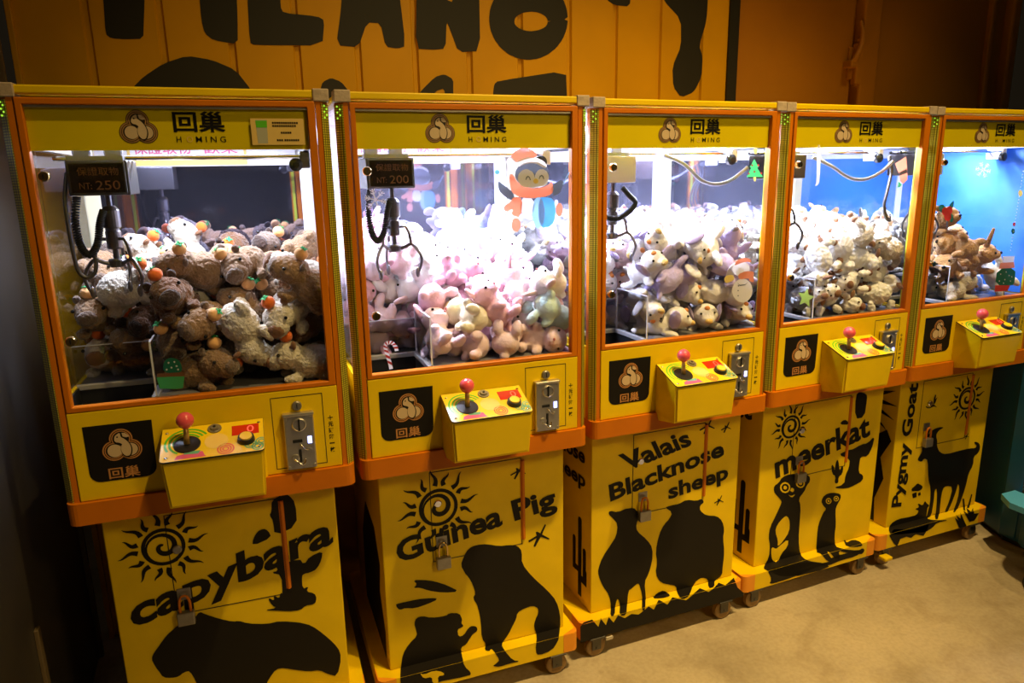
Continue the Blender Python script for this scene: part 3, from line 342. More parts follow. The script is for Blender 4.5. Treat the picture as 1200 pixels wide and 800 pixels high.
# resting places of the toys: x, y, z, quaternion, colour
PILE = [
[[0.033,0.433,1.349,1.0,0.0,-0.01,-0.06,1],
[0.261,0.319,1.349,0.87,0.01,-0.0,0.48,1],
[0.4,0.379,1.349,0.99,0.01,-0.01,-0.15,2],
[0.651,0.28,1.349,0.9,0.01,-0.0,0.43,3],
[0.069,0.59,1.349,0.89,0.0,-0.01,-0.46,1],
[0.684,0.432,1.349,1.0,0.01,-0.0,0.03,1],
[0.63,0.687,1.349,0.55,-0.42,0.57,0.44,3],
[0.348,0.125,1.349,0.9,0.01,-0.0,0.44,0],
[0.634,0.101,1.351,0.74,0.02,0.02,-0.67,1],
[0.128,0.366,1.378,0.59,-0.01,0.71,-0.39,0],
[0.264,0.449,1.363,0.77,0.27,-0.39,0.44,1],
[0.508,0.305,1.349,1.0,0.01,-0.01,-0.02,1],
[0.617,0.336,1.444,0.52,-0.01,-0.27,-0.81,0],
[0.143,0.523,1.399,0.76,0.11,0.44,-0.45,0],
[0.412,0.209,1.377,0.82,-0.27,0.42,0.27,1],
[0.622,0.193,1.409,0.77,-0.4,0.17,0.47,0],
[0.032,0.379,1.492,1.0,0.03,-0.03,-0.02,0],
[0.343,0.407,1.454,0.95,0.02,0.26,-0.2,2],
[0.458,0.366,1.447,0.91,-0.02,-0.42,-0.07,0],
[0.551,0.316,1.536,0.88,0.22,-0.35,0.22,0],
[0.143,0.568,1.496,0.91,-0.14,-0.09,-0.39,3],
[0.684,0.559,1.39,0.64,-0.3,-0.64,0.31,3],
[0.04,0.628,1.48,0.3,-0.02,-0.7,0.65,1],
[0.655,0.628,1.465,0.65,0.35,0.47,-0.48,0],
[0.279,0.208,1.446,0.94,0.29,-0.19,-0.08,3],
[0.601,0.139,1.503,0.92,0.25,-0.18,-0.23,1],
[0.257,0.495,1.493,0.48,-0.22,0.69,-0.5,3],
[0.209,0.366,1.474,0.83,-0.02,-0.5,-0.25,2],
[0.497,0.213,1.492,0.63,-0.1,0.23,-0.73,0],
[0.646,0.336,1.594,0.79,0.16,0.29,0.52,1],
[0.032,0.546,1.613,0.71,0.08,0.7,0.07,0],
[0.286,0.568,1.606,0.95,0.04,-0.32,-0.01,0],
[0.686,0.444,1.51,0.98,0.17,0.04,0.07,0],
[0.196,0.693,1.599,0.39,-0.04,0.84,0.37,1],
[0.65,0.583,1.565,0.9,0.07,0.06,-0.43,1],
[0.358,0.147,1.486,0.84,0.17,0.47,-0.2,0],
[0.657,0.101,1.594,0.67,-0.04,0.29,-0.69,0],
[0.143,0.452,1.561,0.57,-0.32,-0.18,0.73,2],
[0.306,0.331,1.562,0.75,0.21,0.58,0.22,1],
[0.438,0.397,1.553,0.99,-0.1,-0.02,-0.1,0],
[0.651,0.219,1.603,0.45,0.27,0.51,-0.68,1],
[0.164,0.579,1.631,0.48,-0.29,0.25,-0.79,1],
[0.375,0.466,1.618,0.15,0.46,-0.3,0.82,0],
[0.561,0.6,1.644,0.9,-0.09,0.36,-0.22,3],
[0.552,0.455,1.609,0.66,-0.44,-0.42,-0.44,0],
[0.283,0.72,1.659,0.59,-0.44,0.31,-0.6,1],
[0.429,0.653,1.646,0.92,0.3,0.18,-0.15,2],
[0.686,0.706,1.599,0.85,-0.52,0.08,0.03,0],
[0.281,0.15,1.569,0.97,0.02,-0.22,0.06,2],
[0.478,0.101,1.458,0.33,0.62,-0.65,-0.29,1],
[0.145,0.334,1.587,0.53,0.21,-0.31,0.76,1],
[0.342,0.258,1.634,0.71,0.17,0.27,-0.63,0],
[0.488,0.284,1.632,0.92,0.09,-0.36,-0.13,0],
[0.685,0.478,1.655,0.01,0.98,-0.01,0.22,0],
[0.051,0.693,1.634,0.26,0.91,0.2,-0.27,3]],
[[0.057,0.343,1.348,0.36,0.76,0.19,0.5,2],
[0.233,0.382,1.368,0.64,-0.01,-0.06,0.76,2],
[0.071,0.555,1.338,0.62,0.15,0.71,-0.3,0],
[0.366,0.143,1.338,0.65,-0.39,-0.61,-0.23,2],
[0.635,0.107,1.338,0.65,0.05,0.72,-0.21,2],
[0.166,0.458,1.338,0.66,-0.47,0.59,0.0,1],
[0.272,0.259,1.349,0.61,0.76,-0.17,0.15,1],
[0.381,0.31,1.367,0.23,0.14,0.96,-0.05,1],
[0.15,0.612,1.356,0.72,-0.59,-0.35,0.07,1],
[0.154,0.67,1.459,0.49,0.17,-0.8,0.3,1],
[0.413,0.2,1.382,0.15,0.46,-0.26,-0.84,0],
[0.684,0.215,1.354,0.78,-0.41,0.32,0.34,2],
[0.142,0.322,1.405,0.24,-0.74,0.45,-0.43,2],
[0.275,0.462,1.414,0.2,-0.82,0.05,0.54,1],
[0.106,0.523,1.434,0.3,-0.56,0.53,0.56,1],
[0.67,0.098,1.435,0.21,0.71,0.49,0.46,3],
[0.502,0.121,1.34,0.59,-0.79,0.17,-0.05,2],
[0.133,0.397,1.502,0.54,-0.7,-0.46,-0.1,1],
[0.23,0.424,1.522,0.89,0.04,-0.11,-0.44,1],
[0.041,0.467,1.386,0.19,-0.04,0.98,-0.06,4],
[0.062,0.701,1.51,0.53,0.53,0.62,-0.24,0],
[0.269,0.143,1.394,0.87,-0.41,0.06,0.26,2],
[0.592,0.208,1.37,0.47,0.04,0.42,-0.78,1],
[0.038,0.335,1.48,0.99,0.02,0.14,-0.0,0],
[0.325,0.33,1.469,0.76,0.18,0.51,-0.36,1],
[0.407,0.365,1.476,0.76,0.4,-0.14,0.5,0],
[0.575,0.294,1.492,0.54,0.51,-0.28,-0.61,0],
[0.022,0.659,1.416,0.62,-0.57,0.24,0.48,1],
[0.221,0.521,1.528,0.37,-0.18,-0.9,0.16,0],
[0.363,0.534,1.517,0.68,0.14,0.72,0.06,0],
[0.27,0.234,1.47,0.17,-0.84,0.46,0.23,0],
[0.674,0.212,1.451,0.04,0.48,-0.62,0.62,0],
[0.051,0.322,1.597,0.27,-0.67,0.32,-0.62,2],
[0.25,0.315,1.536,0.29,-0.78,-0.46,0.3,1],
[0.43,0.241,1.491,0.4,-0.1,-0.9,-0.17,0],
[0.574,0.384,1.512,0.17,-0.9,0.38,0.13,1],
[0.025,0.515,1.503,0.77,0.62,-0.01,0.1,1],
[0.551,0.584,1.555,0.38,-0.77,0.38,0.34,4],
[0.652,0.444,1.534,0.59,0.58,-0.04,0.56,0],
[0.053,0.617,1.576,0.08,0.83,-0.09,-0.54,1],
[0.4,0.714,1.599,0.47,-0.26,0.75,-0.38,2],
[0.366,0.136,1.442,0.69,-0.46,-0.47,-0.31,4],
[0.512,0.221,1.425,0.51,0.48,0.52,-0.5,0],
[0.053,0.43,1.572,0.56,-0.29,-0.74,0.25,4],
[0.179,0.374,1.615,0.64,-0.73,-0.08,0.2,2],
[0.325,0.43,1.544,0.92,-0.36,-0.01,-0.16,1],
[0.505,0.431,1.536,0.15,-0.31,-0.89,0.29,2],
[0.038,0.539,1.625,0.95,-0.07,0.28,0.13,1],
[0.318,0.569,1.602,0.16,-0.1,-0.74,0.65,2],
[0.434,0.534,1.588,0.21,-0.58,-0.14,0.77,2],
[0.692,0.559,1.588,0.89,-0.41,-0.0,-0.22,1],
[0.054,0.729,1.611,0.53,-0.32,0.78,-0.11,1],
[0.258,0.708,1.655,0.07,-0.66,0.64,0.38,1],
[0.644,0.639,1.57,0.17,0.7,0.68,-0.08,1],
[0.456,0.119,1.48,0.79,-0.29,-0.29,0.45,0],
[0.573,0.198,1.513,0.67,-0.28,0.23,0.65,2],
[0.152,0.517,1.619,0.68,-0.56,0.44,-0.17,0],
[0.276,0.455,1.641,0.8,-0.37,0.47,0.04,1],
[0.415,0.429,1.573,0.9,-0.41,0.1,0.02,2],
[0.605,0.469,1.614,0.35,-0.37,0.64,-0.57,0],
[0.075,0.623,1.693,0.18,-0.57,0.68,0.42,0],
[0.179,0.617,1.657,0.19,-0.8,-0.47,0.31,0],
[0.506,0.626,1.621,0.3,-0.68,-0.67,0.02,1],
[0.684,0.679,1.691,0.6,-0.4,0.45,0.53,1],
[0.164,0.724,1.684,0.87,0.14,0.25,0.4,0],
[0.483,0.723,1.692,0.1,-0.28,-0.94,-0.16,1],
[0.596,0.729,1.664,0.43,-0.42,0.79,-0.14,3],
[0.405,0.295,1.568,0.69,-0.27,0.66,-0.14,0],
[0.672,0.132,1.532,0.11,-0.42,-0.57,0.7,1]],
[[0.055,0.365,1.345,0.9,-0.03,0.02,-0.43,0],
[0.274,0.312,1.34,0.97,0.05,0.0,0.25,0],
[0.683,0.344,1.343,1.0,0.01,0.08,-0.01,0],
[0.071,0.485,1.359,0.74,-0.22,-0.27,-0.58,1],
[0.287,0.591,1.341,0.9,0.04,-0.03,0.44,0],
[0.341,0.122,1.34,0.88,0.04,0.03,0.47,0],
[0.681,0.143,1.341,1.0,0.03,0.03,-0.02,0],
[0.12,0.348,1.409,0.42,-0.56,-0.66,0.27,2],
[0.36,0.345,1.38,0.93,-0.2,0.29,0.15,0],
[0.473,0.301,1.361,0.93,0.35,-0.05,0.09,0],
[0.022,0.648,1.376,0.02,-0.38,0.27,0.88,3],
[0.502,0.463,1.441,0.64,0.43,0.13,-0.62,0],
[0.391,0.51,1.386,0.87,0.34,0.32,-0.17,3],
[0.392,0.196,1.366,0.44,0.31,0.22,-0.81,0],
[0.531,0.137,1.341,0.98,0.03,-0.04,-0.19,0],
[0.204,0.359,1.453,0.85,0.0,0.42,-0.32,0],
[0.301,0.365,1.45,0.96,-0.08,-0.24,-0.08,2],
[0.045,0.664,1.471,0.94,-0.15,0.3,-0.04,1],
[0.423,0.172,1.447,0.93,0.16,0.14,0.29,0],
[0.596,0.21,1.408,0.22,-0.67,0.63,0.33,0],
[0.055,0.323,1.561,0.58,-0.04,0.33,-0.74,1],
[0.245,0.429,1.532,0.88,-0.35,-0.24,-0.23,0],
[0.566,0.283,1.525,0.31,-0.35,0.81,0.35,2],
[0.097,0.437,1.432,0.0,0.79,-0.58,0.21,1],
[0.272,0.142,1.418,0.18,0.02,-0.98,-0.01,3],
[0.596,0.103,1.438,0.52,0.57,-0.42,0.48,0],
[0.07,0.433,1.525,0.42,0.68,0.42,-0.44,0],
[0.297,0.312,1.563,0.78,-0.16,0.12,-0.59,2],
[0.553,0.196,1.553,0.79,0.53,0.05,-0.29,0],
[0.694,0.201,1.465,0.84,0.36,0.41,0.02,0],
[0.05,0.559,1.555,0.28,0.3,-0.91,-0.03,0],
[0.031,0.726,1.587,0.77,-0.51,-0.18,0.33,3],
[0.327,0.675,1.589,0.81,-0.26,-0.5,0.14,0],
[0.377,0.108,1.515,0.03,-0.71,0.62,-0.35,1],
[0.629,0.094,1.529,0.68,0.12,0.13,-0.71,1],
[0.063,0.434,1.635,0.31,0.47,0.77,-0.3,0],
[0.259,0.389,1.647,0.72,0.32,-0.13,0.6,2],
[0.444,0.226,1.576,0.82,-0.0,-0.22,0.53,3],
[0.19,0.516,1.607,0.66,0.2,-0.61,0.38,1],
[0.332,0.445,1.583,0.89,0.2,0.38,0.16,0],
[0.466,0.615,1.637,0.02,0.9,-0.36,0.23,2],
[0.549,0.526,1.619,0.17,0.94,0.24,-0.17,1],
[0.187,0.644,1.608,0.89,0.13,-0.05,0.43,3],
[0.369,0.723,1.671,0.68,-0.06,0.18,0.71,2],
[0.595,0.694,1.657,0.2,-0.07,0.21,-0.95,0],
[0.271,0.138,1.552,0.95,-0.08,-0.27,0.1,0],
[0.647,0.148,1.606,0.92,-0.37,-0.04,-0.1,1],
[0.31,0.234,1.626,0.71,0.42,0.43,-0.36,0],
[0.542,0.143,1.633,0.47,-0.81,0.29,-0.2,0],
[0.692,0.432,1.653,0.92,0.33,0.21,0.03,0],
[0.075,0.601,1.664,0.63,0.09,-0.15,-0.75,0],
[0.462,0.491,1.584,0.77,-0.58,0.07,-0.25,0],
[0.692,0.69,1.664,0.25,-0.44,0.2,-0.84,2],
[0.335,0.138,1.633,0.47,-0.41,-0.77,0.17,0],
[0.694,0.239,1.643,0.92,-0.1,0.34,-0.17,0],
[0.148,0.324,1.595,0.54,0.77,-0.29,0.2,0],
[0.433,0.362,1.666,0.09,0.15,0.4,0.9,3],
[0.431,0.128,1.647,0.8,0.31,0.48,0.18,0],
[0.525,0.364,1.655,0.08,-0.93,0.13,0.34,0]],
[[0.122,0.407,1.339,0.63,-0.13,-0.73,-0.21,0],
[0.261,0.393,1.362,0.79,0.38,-0.2,-0.43,1],
[0.43,0.361,1.339,0.54,0.51,-0.54,0.39,0],
[0.272,0.128,1.366,1.0,-0.02,-0.0,-0.02,0],
[0.658,0.092,1.368,0.75,0.03,-0.05,0.66,0],
[0.06,0.333,1.401,0.42,0.71,0.36,-0.44,0],
[0.296,0.272,1.359,0.76,0.58,-0.04,0.29,0],
[0.471,0.25,1.372,0.13,-0.54,-0.83,-0.04,0],
[0.506,0.133,1.339,0.68,0.08,-0.73,0.0,0],
[0.618,0.211,1.372,0.97,-0.01,-0.22,-0.08,0],
[0.026,0.365,1.522,0.01,0.14,-0.07,-0.99,0],
[0.38,0.313,1.441,0.89,-0.1,0.43,0.13,0],
[0.375,0.123,1.373,0.88,-0.09,-0.46,-0.04,0],
[0.645,0.146,1.459,0.34,0.54,0.63,-0.43,0],
[0.135,0.363,1.524,0.03,-0.45,0.65,0.62,1],
[0.246,0.367,1.465,0.45,-0.72,0.36,0.39,0],
[0.461,0.373,1.457,0.63,-0.63,-0.45,0.1,0],
[0.663,0.256,1.54,0.79,0.17,0.48,0.33,1],
[0.272,0.513,1.534,0.92,-0.04,0.15,0.36,0],
[0.417,0.48,1.464,0.51,0.58,-0.27,0.58,0],
[0.694,0.41,1.636,0.95,0.3,0.02,0.1,0],
[0.472,0.109,1.433,0.67,-0.16,-0.7,-0.18,0],
[0.654,0.096,1.562,0.68,0.15,0.2,-0.69,1],
[0.138,0.457,1.546,0.4,-0.65,-0.65,0.07,0],
[0.263,0.382,1.567,0.23,-0.58,0.62,0.48,0],
[0.566,0.417,1.506,0.31,0.83,-0.41,0.21,0],
[0.564,0.359,1.613,0.79,-0.29,-0.43,-0.32,0],
[0.031,0.524,1.618,0.16,0.1,-0.98,0.08,0],
[0.35,0.58,1.604,0.67,-0.14,0.52,0.51,0],
[0.459,0.505,1.539,0.43,0.76,-0.1,0.47,0],
[0.123,0.583,1.589,0.85,0.23,-0.38,0.28,0],
[0.392,0.691,1.598,0.83,0.0,0.53,0.19,0],
[0.381,0.194,1.453,0.2,-0.51,-0.74,-0.39,0],
[0.526,0.115,1.529,0.42,0.61,-0.58,0.34,0],
[0.056,0.405,1.641,0.72,0.15,-0.57,-0.35,0],
[0.327,0.431,1.642,0.89,0.11,-0.22,-0.38,0],
[0.392,0.314,1.573,0.49,0.82,-0.08,0.29,0],
[0.078,0.723,1.582,0.39,-0.66,0.62,-0.16,0],
[0.216,0.469,1.641,0.82,0.15,-0.53,0.16,0],
[0.54,0.689,1.607,0.76,-0.11,0.64,-0.03,1],
[0.667,0.559,1.657,0.75,-0.31,0.57,-0.13,0],
[0.22,0.675,1.61,0.71,0.21,0.67,-0.09,0],
[0.69,0.69,1.643,0.95,-0.14,0.26,-0.06,0],
[0.293,0.247,1.496,0.56,0.29,-0.72,-0.28,0],
[0.524,0.12,1.634,0.06,0.83,-0.33,0.45,1],
[0.306,0.223,1.62,0.68,-0.47,0.21,0.53,0],
[0.397,0.104,1.554,0.55,0.81,-0.0,0.17,0],
[0.652,0.183,1.609,0.1,0.83,0.54,-0.01,0],
[0.286,0.093,1.517,0.5,0.56,-0.58,-0.33,0],
[0.484,0.246,1.583,0.33,0.08,-0.87,-0.35,0],
[0.516,0.505,1.655,0.39,-0.85,0.32,-0.11,0]],
[[0.078,0.36,1.342,0.95,0.01,-0.01,0.32,1],
[0.219,0.368,1.343,0.99,-0.0,-0.04,0.14,1],
[0.429,0.219,1.345,0.23,0.71,0.26,-0.61,0],
[0.599,0.225,1.342,0.79,0.01,-0.01,-0.62,2],
[0.356,0.103,1.342,0.71,0.01,0.01,0.7,1],
[0.619,0.128,1.398,0.55,-0.77,-0.09,-0.3,2],
[0.09,0.333,1.459,0.71,-0.04,-0.0,-0.71,1],
[0.289,0.237,1.382,0.78,0.34,-0.51,-0.16,2],
[0.381,0.339,1.345,0.51,-0.47,-0.59,-0.42,0],
[0.339,0.455,1.346,0.4,-0.66,-0.53,-0.36,2],
[0.496,0.438,1.415,0.79,0.19,-0.44,0.37,1],
[0.316,0.13,1.437,0.86,-0.06,-0.17,-0.48,0],
[0.489,0.133,1.463,0.9,-0.01,-0.28,0.32,0,1],
[0.087,0.333,1.57,0.7,0.1,0.13,0.7,2],
[0.246,0.368,1.51,0.27,-0.73,-0.6,0.18,2],
[0.323,0.213,1.513,0.62,-0.1,-0.22,-0.75,1],
[0.4,0.332,1.453,0.51,-0.07,0.85,-0.15,0],
[0.337,0.507,1.433,0.17,0.91,0.02,0.38,1],
[0.124,0.721,1.576,0.7,-0.34,0.18,-0.6,0],
[0.538,0.721,1.365,0.72,-0.15,0.32,0.59,2],
[0.321,0.096,1.542,0.55,-0.57,-0.43,-0.43,0],
[0.299,0.385,1.595,0.27,-0.39,0.5,0.72,1],
[0.372,0.291,1.592,0.73,-0.52,0.45,-0.03,1],
[0.426,0.465,1.521,0.6,0.51,-0.54,0.29,0],
[0.028,0.44,1.585,0.04,0.06,-0.49,-0.87,1],
[0.144,0.427,1.613,0.54,-0.3,0.64,-0.45,2],
[0.274,0.668,1.582,0.69,0.2,-0.67,0.2,0],
[0.454,0.57,1.501,0.51,0.78,0.18,-0.31,1],
[0.067,0.607,1.609,0.63,0.58,0.36,-0.37,0],
[0.213,0.507,1.581,0.89,0.3,-0.05,0.33,1],
[0.282,0.179,1.633,0.99,-0.13,0.03,-0.01,0],
[0.48,0.279,1.55,0.93,-0.07,-0.34,0.08,0]],
]
# ------------------------------------------------------------------ materials
def mat(name, color, rough=0.5, metal=0.0, var=0.0, vscale=6.0, bump=0.0, bscale=60.0, spec=0.5, sheen=0.0, coat=0.0, emit=None, estr=0.0):
    m = bpy.data.materials.new(name)
    m.use_nodes = True
    nt = m.node_tree
    b = nt.nodes['Principled BSDF']
    b.inputs['Base Color'].default_value = (*color, 1)
    b.inputs['Roughness'].default_value = rough
    b.inputs['Metallic'].default_value = metal
    b.inputs['Specular IOR Level'].default_value = spec
    b.inputs['Sheen Weight'].default_value = sheen
    b.inputs['Coat Weight'].default_value = coat
    if emit:
        b.inputs['Emission Color'].default_value = (*emit, 1)
        b.inputs['Emission Strength'].default_value = estr
    tc = nt.nodes.new('ShaderNodeTexCoord')
    if var > 0:
        n = nt.nodes.new('ShaderNodeTexNoise')
        n.inputs['Scale'].default_value = vscale
        n.inputs['Detail'].default_value = 5
        nt.links.new(tc.outputs['Object'], n.inputs['Vector'])
        r = nt.nodes.new('ShaderNodeValToRGB')
        r.color_ramp.elements[0].position = 0.3
        r.color_ramp.elements[1].position = 0.7
        r.color_ramp.elements[0].color = tuple(c * (1 - var) for c in color) + (1,)
        r.color_ramp.elements[1].color = tuple(min(1, c * (1 + var)) for c in color) + (1,)
        nt.links.new(n.outputs['Fac'], r.inputs['Fac'])
        nt.links.new(r.outputs['Color'], b.inputs['Base Color'])
    if bump > 0:
        n2 = nt.nodes.new('ShaderNodeTexNoise')
        n2.inputs['Scale'].default_value = bscale
        n2.inputs['Detail'].default_value = 4
        nt.links.new(tc.outputs['Object'], n2.inputs['Vector'])
        bp = nt.nodes.new('ShaderNodeBump')
        bp.inputs['Strength'].default_value = bump
        bp.inputs['Distance'].default_value = 0.01
        nt.links.new(n2.outputs['Fac'], bp.inputs['Height'])
        nt.links.new(bp.outputs['Normal'], b.inputs['Normal'])
    return m


def glass_mat(name, tint=(1, 1, 1), ior=1.45, rough=0.0):
    m = bpy.data.materials.new(name)
    m.use_nodes = True
    nt = m.node_tree
    nt.nodes.clear()
    out = nt.nodes.new('ShaderNodeOutputMaterial')
    tr = nt.nodes.new('ShaderNodeBsdfTransparent')
    tr.inputs[0].default_value = (*tint, 1)
    gl = nt.nodes.new('ShaderNodeBsdfGlossy')
    gl.inputs['Roughness'].default_value = rough
    fr = nt.nodes.new('ShaderNodeFresnel')
    fr.inputs['IOR'].default_value = ior
    ge = nt.nodes.new('ShaderNodeNewGeometry')
    inv = nt.nodes.new('ShaderNodeMath')
    inv.operation = 'SUBTRACT'
    inv.inputs[0].default_value = 1.0
    nt.links.new(ge.outputs['Backfacing'], inv.inputs[1])
    mu = nt.nodes.new('ShaderNodeMath')
    mu.operation = 'MULTIPLY'
    nt.links.new(fr.outputs[0], mu.inputs[0])
    nt.links.new(inv.outputs[0], mu.inputs[1])
    mx = nt.nodes.new('ShaderNodeMixShader')
    nt.links.new(mu.outputs[0], mx.inputs[0])
    nt.links.new(tr.outputs[0], mx.inputs[1])
    nt.links.new(gl.outputs[0], mx.inputs[2])
    nt.links.new(mx.outputs[0], out.inputs[0])
    return m


def led_tape_mat():
    m = mat('gold_prismatic_tape', (0.30, 0.25, 0.03), 0.30, 0.25)
    nt = m.node_tree
    b = nt.nodes['Principled BSDF']
    tc = nt.nodes.new('ShaderNodeTexCoord')
    mp = nt.nodes.new('ShaderNodeMapping')
    mp.inputs['Scale'].default_value = (150, 150, 150)
    vo = nt.nodes.new('ShaderNodeTexVoronoi')
    vo.inputs['Randomness'].default_value = 0.0
    vo.inputs['Scale'].default_value = 1.0
    ra = nt.nodes.new('ShaderNodeValToRGB')
    ra.color_ramp.elements[0].color = (0.80, 0.68, 0.06, 1)
    ra.color_ramp.elements[1].color = (0.16, 0.15, 0.015, 1)
    ra.color_ramp.elements[0].position = 0.32
    ra.color_ramp.elements[1].position = 0.55
    nt.links.new(tc.outputs['Object'], mp.inputs['Vector'])
    nt.links.new(mp.outputs[0], vo.inputs['Vector'])
    nt.links.new(vo.outputs['Distance'], ra.inputs['Fac'])
    nt.links.new(ra.outputs['Color'], b.inputs['Base Color'])
    return m


def floor_mat():
    m = mat('worn_concrete', (0.445, 0.365, 0.25), 0.55, 0, 0.18, 2.2, 0.15, 35)
    nt = m.node_tree
    b = nt.nodes['Principled BSDF']
    src = b.inputs['Base Color'].links[0].from_socket
    tc = nt.nodes.new('ShaderNodeTexCoord')
    n = nt.nodes.new('ShaderNodeTexNoise')
    n.inputs['Scale'].default_value = 4.5
    n.inputs['Detail'].default_value = 8
    n.inputs['Roughness'].default_value = 0.65
    n.inputs['Distortion'].default_value = 0.6
    nt.links.new(tc.outputs['Object'], n.inputs['Vector'])
    r = nt.nodes.new('ShaderNodeValToRGB')
    r.color_ramp.elements[0].position = 0.36
    r.color_ramp.elements[0].color = (0.55, 0.48, 0.40, 1)
    r.color_ramp.elements[1].position = 0.52
    r.color_ramp.elements[1].color = (1, 1, 1, 1)
    nt.links.new(n.outputs['Fac'], r.inputs['Fac'])
    mx = nt.nodes.new('ShaderNodeMixRGB')
    mx.blend_type = 'MULTIPLY'
    mx.inputs[0].default_value = 0.38
    nt.links.new(src, mx.inputs[1])
    nt.links.new(r.outputs['Color'], mx.inputs[2])
    # fine speckle
    n3 = nt.nodes.new('ShaderNodeTexNoise')
    n3.inputs['Scale'].default_value = 60
    n3.inputs['Detail'].default_value = 6
    nt.links.new(tc.outputs['Object'], n3.inputs['Vector'])
    r3 = nt.nodes.new('ShaderNodeValToRGB')
    r3.color_ramp.elements[0].position = 0.35
    r3.color_ramp.elements[0].color = (0.82, 0.80, 0.78, 1)
    r3.color_ramp.elements[1].position = 0.6
    nt.links.new(n3.outputs['Fac'], r3.inputs['Fac'])
    m3 = nt.nodes.new('ShaderNodeMixRGB')
    m3.blend_type = 'MULTIPLY'
    m3.inputs[0].default_value = 0.6
    nt.links.new(mx.outputs[0], m3.inputs[1])
    nt.links.new(r3.outputs['Color'], m3.inputs[2])
    nt.links.new(m3.outputs[0], b.inputs['Base Color'])
    return m


def poster_mat():
    m = mat('sky_blue_poster', (0.10, 0.32, 0.80), 0.35)
    nt = m.node_tree
    b = nt.nodes['Principled BSDF']
    tc = nt.nodes.new('ShaderNodeTexCoord')
    n = nt.nodes.new('ShaderNodeTexNoise')
    n.inputs['Scale'].default_value = 3.0
    n.inputs['Detail'].default_value = 7
    nt.links.new(tc.outputs['Object'], n.inputs['Vector'])
    r = nt.nodes.new('ShaderNodeValToRGB')
    r.color_ramp.elements[0].position = 0.42
    r.color_ramp.elements[0].color = (0.03, 0.16, 0.62, 1)
    r.color_ramp.elements[1].position = 0.75
    r.color_ramp.elements[1].color = (0.10, 0.30, 0.75, 1)
    nt.links.new(n.outputs['Fac'], r.inputs['Fac'])
    nt.links.new(r.outputs['Color'], b.inputs['Base Color'])
    return m


YEL = mat('yellow_paint', (0.80, 0.55, 0.001), 0.42, 0, 0.05, 9, 0.02, 90, spec=0.25)
YEL2 = mat('yellow_marquee_vinyl', (0.80, 0.61, 0.001), 0.35, 0, 0.03, 7, spec=0.2)
YELB = mat('yellow_control_plate_print', (0.90, 0.62, 0.01), 0.28)
ORG = mat('orange_paint', (0.56, 0.155, 0.001), 0.40, 0, 0.06, 10, 0.02, 80, spec=0.25)
ORG2 = mat('orange_corner_rubber', (0.80, 0.30, 0.01), 0.5, 0, 0.05, 12)
BLKP = mat('black_print', (0.010, 0.008, 0.006), 0.5, spec=0.2)
BLK = mat('black_plastic', (0.012, 0.012, 0.013), 0.35, 0, 0.2, 14)
DARK = mat('dark_seam', (0.02, 0.012, 0.004), 0.7)
TAPE = mat('matte_clear_tape', (0.46, 0.36, 0.27), 0.45, 0, 0.12, 60, 0.2, 120)
SIL = mat('brushed_steel', (0.62, 0.58, 0.52), 0.33, 0.9, 0.06, 40, 0.05, 200)
CHR = mat('chrome', (0.75, 0.75, 0.78), 0.15, 1.0)
DMET = mat('dark_metal', (0.10, 0.095, 0.09), 0.4, 0.8)
CLAWM = mat('claw_steel', (0.24, 0.23, 0.25), 0.3, 0.9, 0.06, 60)
BRASS = mat('brass', (0.62, 0.44, 0.16), 0.25, 1.0)
LOCKM = mat('lock_body_steel', (0.30, 0.28, 0.25), 0.4, 0.7, 0.1, 50)
WHT = mat('white_cabinet_liner', (0.80, 0.80, 0.84), 0.45, 0, 0.02, 6)
CREAM = mat('cream_liner_edge', (0.72, 0.64, 0.42), 0.5)
LIME = mat('lime_edge_tape', (0.55, 0.68, 0.03), 0.5)
PLAYF = mat('grey_play_deck', (0.22, 0.21, 0.22), 0.35, 0.2, 0.1, 12)
CHUTE = mat('black_chute_liner', (0.012, 0.012, 0.014), 0.5)
RIM = mat('chute_rim_grey', (0.42, 0.41, 0.42), 0.4, 0.3)
MIRR = mat('tinted_mirror', (0.40, 0.40, 0.54), 0.03, 0.975)
MIRR2 = mat('dusty_mirror', (0.42, 0.42, 0.60), 0.04, 0.90)
GLASS = glass_mat('window_glass', (0.97, 0.98, 0.99))
ACRY = glass_mat('clear_acrylic', (0.86, 0.87, 0.92), 1.5)
ACRE = mat('acrylic_cut_edge', (0.72, 0.72, 0.78), 0.25)
LEDT = led_tape_mat()
TUBE = mat('led_tube', (0.9, 0.9, 0.9), 0.3, emit=(0.86, 0.89, 1.0), estr=9.0)
GRNGLINT = mat('green_tape_glint', (0.2, 0.5, 0.02), 0.3, emit=(0.45, 0.9, 0.05), estr=0.9)  # glowing colour standing in for highlights on the corner tape
BLUEL = mat('blue_indicator_led', (0.3, 0.4, 0.9), 0.3, emit=(0.45, 0.5, 1.0), estr=3.0)
PINKB = mat('pink_joystick_ball', (0.80, 0.10, 0.12), 0.22, 0, coat=0.4)
JOYS = mat('joystick_shaft', (0.55, 0.36, 0.12), 0.3, 0.5)
REDD = mat('red_display', (0.50, 0.018, 0.004), 0.2, emit=(1.0, 0.05, 0.01), estr=0.10)
REDN = mat('red_display_digit', (0.9, 0.12, 0.08), 0.3, emit=(1.0, 0.14, 0.10), estr=0.5)
GRNP = mat('green_print', (0.10, 0.50, 0.02), 0.4)
TEAL = mat('teal_print', (0.14, 0.42, 0.30), 0.4)
REDP = mat('coral_print', (0.80, 0.13, 0.03), 0.4)
PNKP = mat('pink_print', (0.75, 0.10, 0.28), 0.4)
PALE = mat('pale_yellow_print', (0.90, 0.62, 0.16), 0.4)
LOGC = mat('logo_cream', (0.62, 0.46, 0.28), 0.45)
LOGT = mat('logo_tan', (0.42, 0.22, 0.07), 0.45)
LOGD = mat('logo_dark_brown', (0.018, 0.008, 0.003), 0.45)
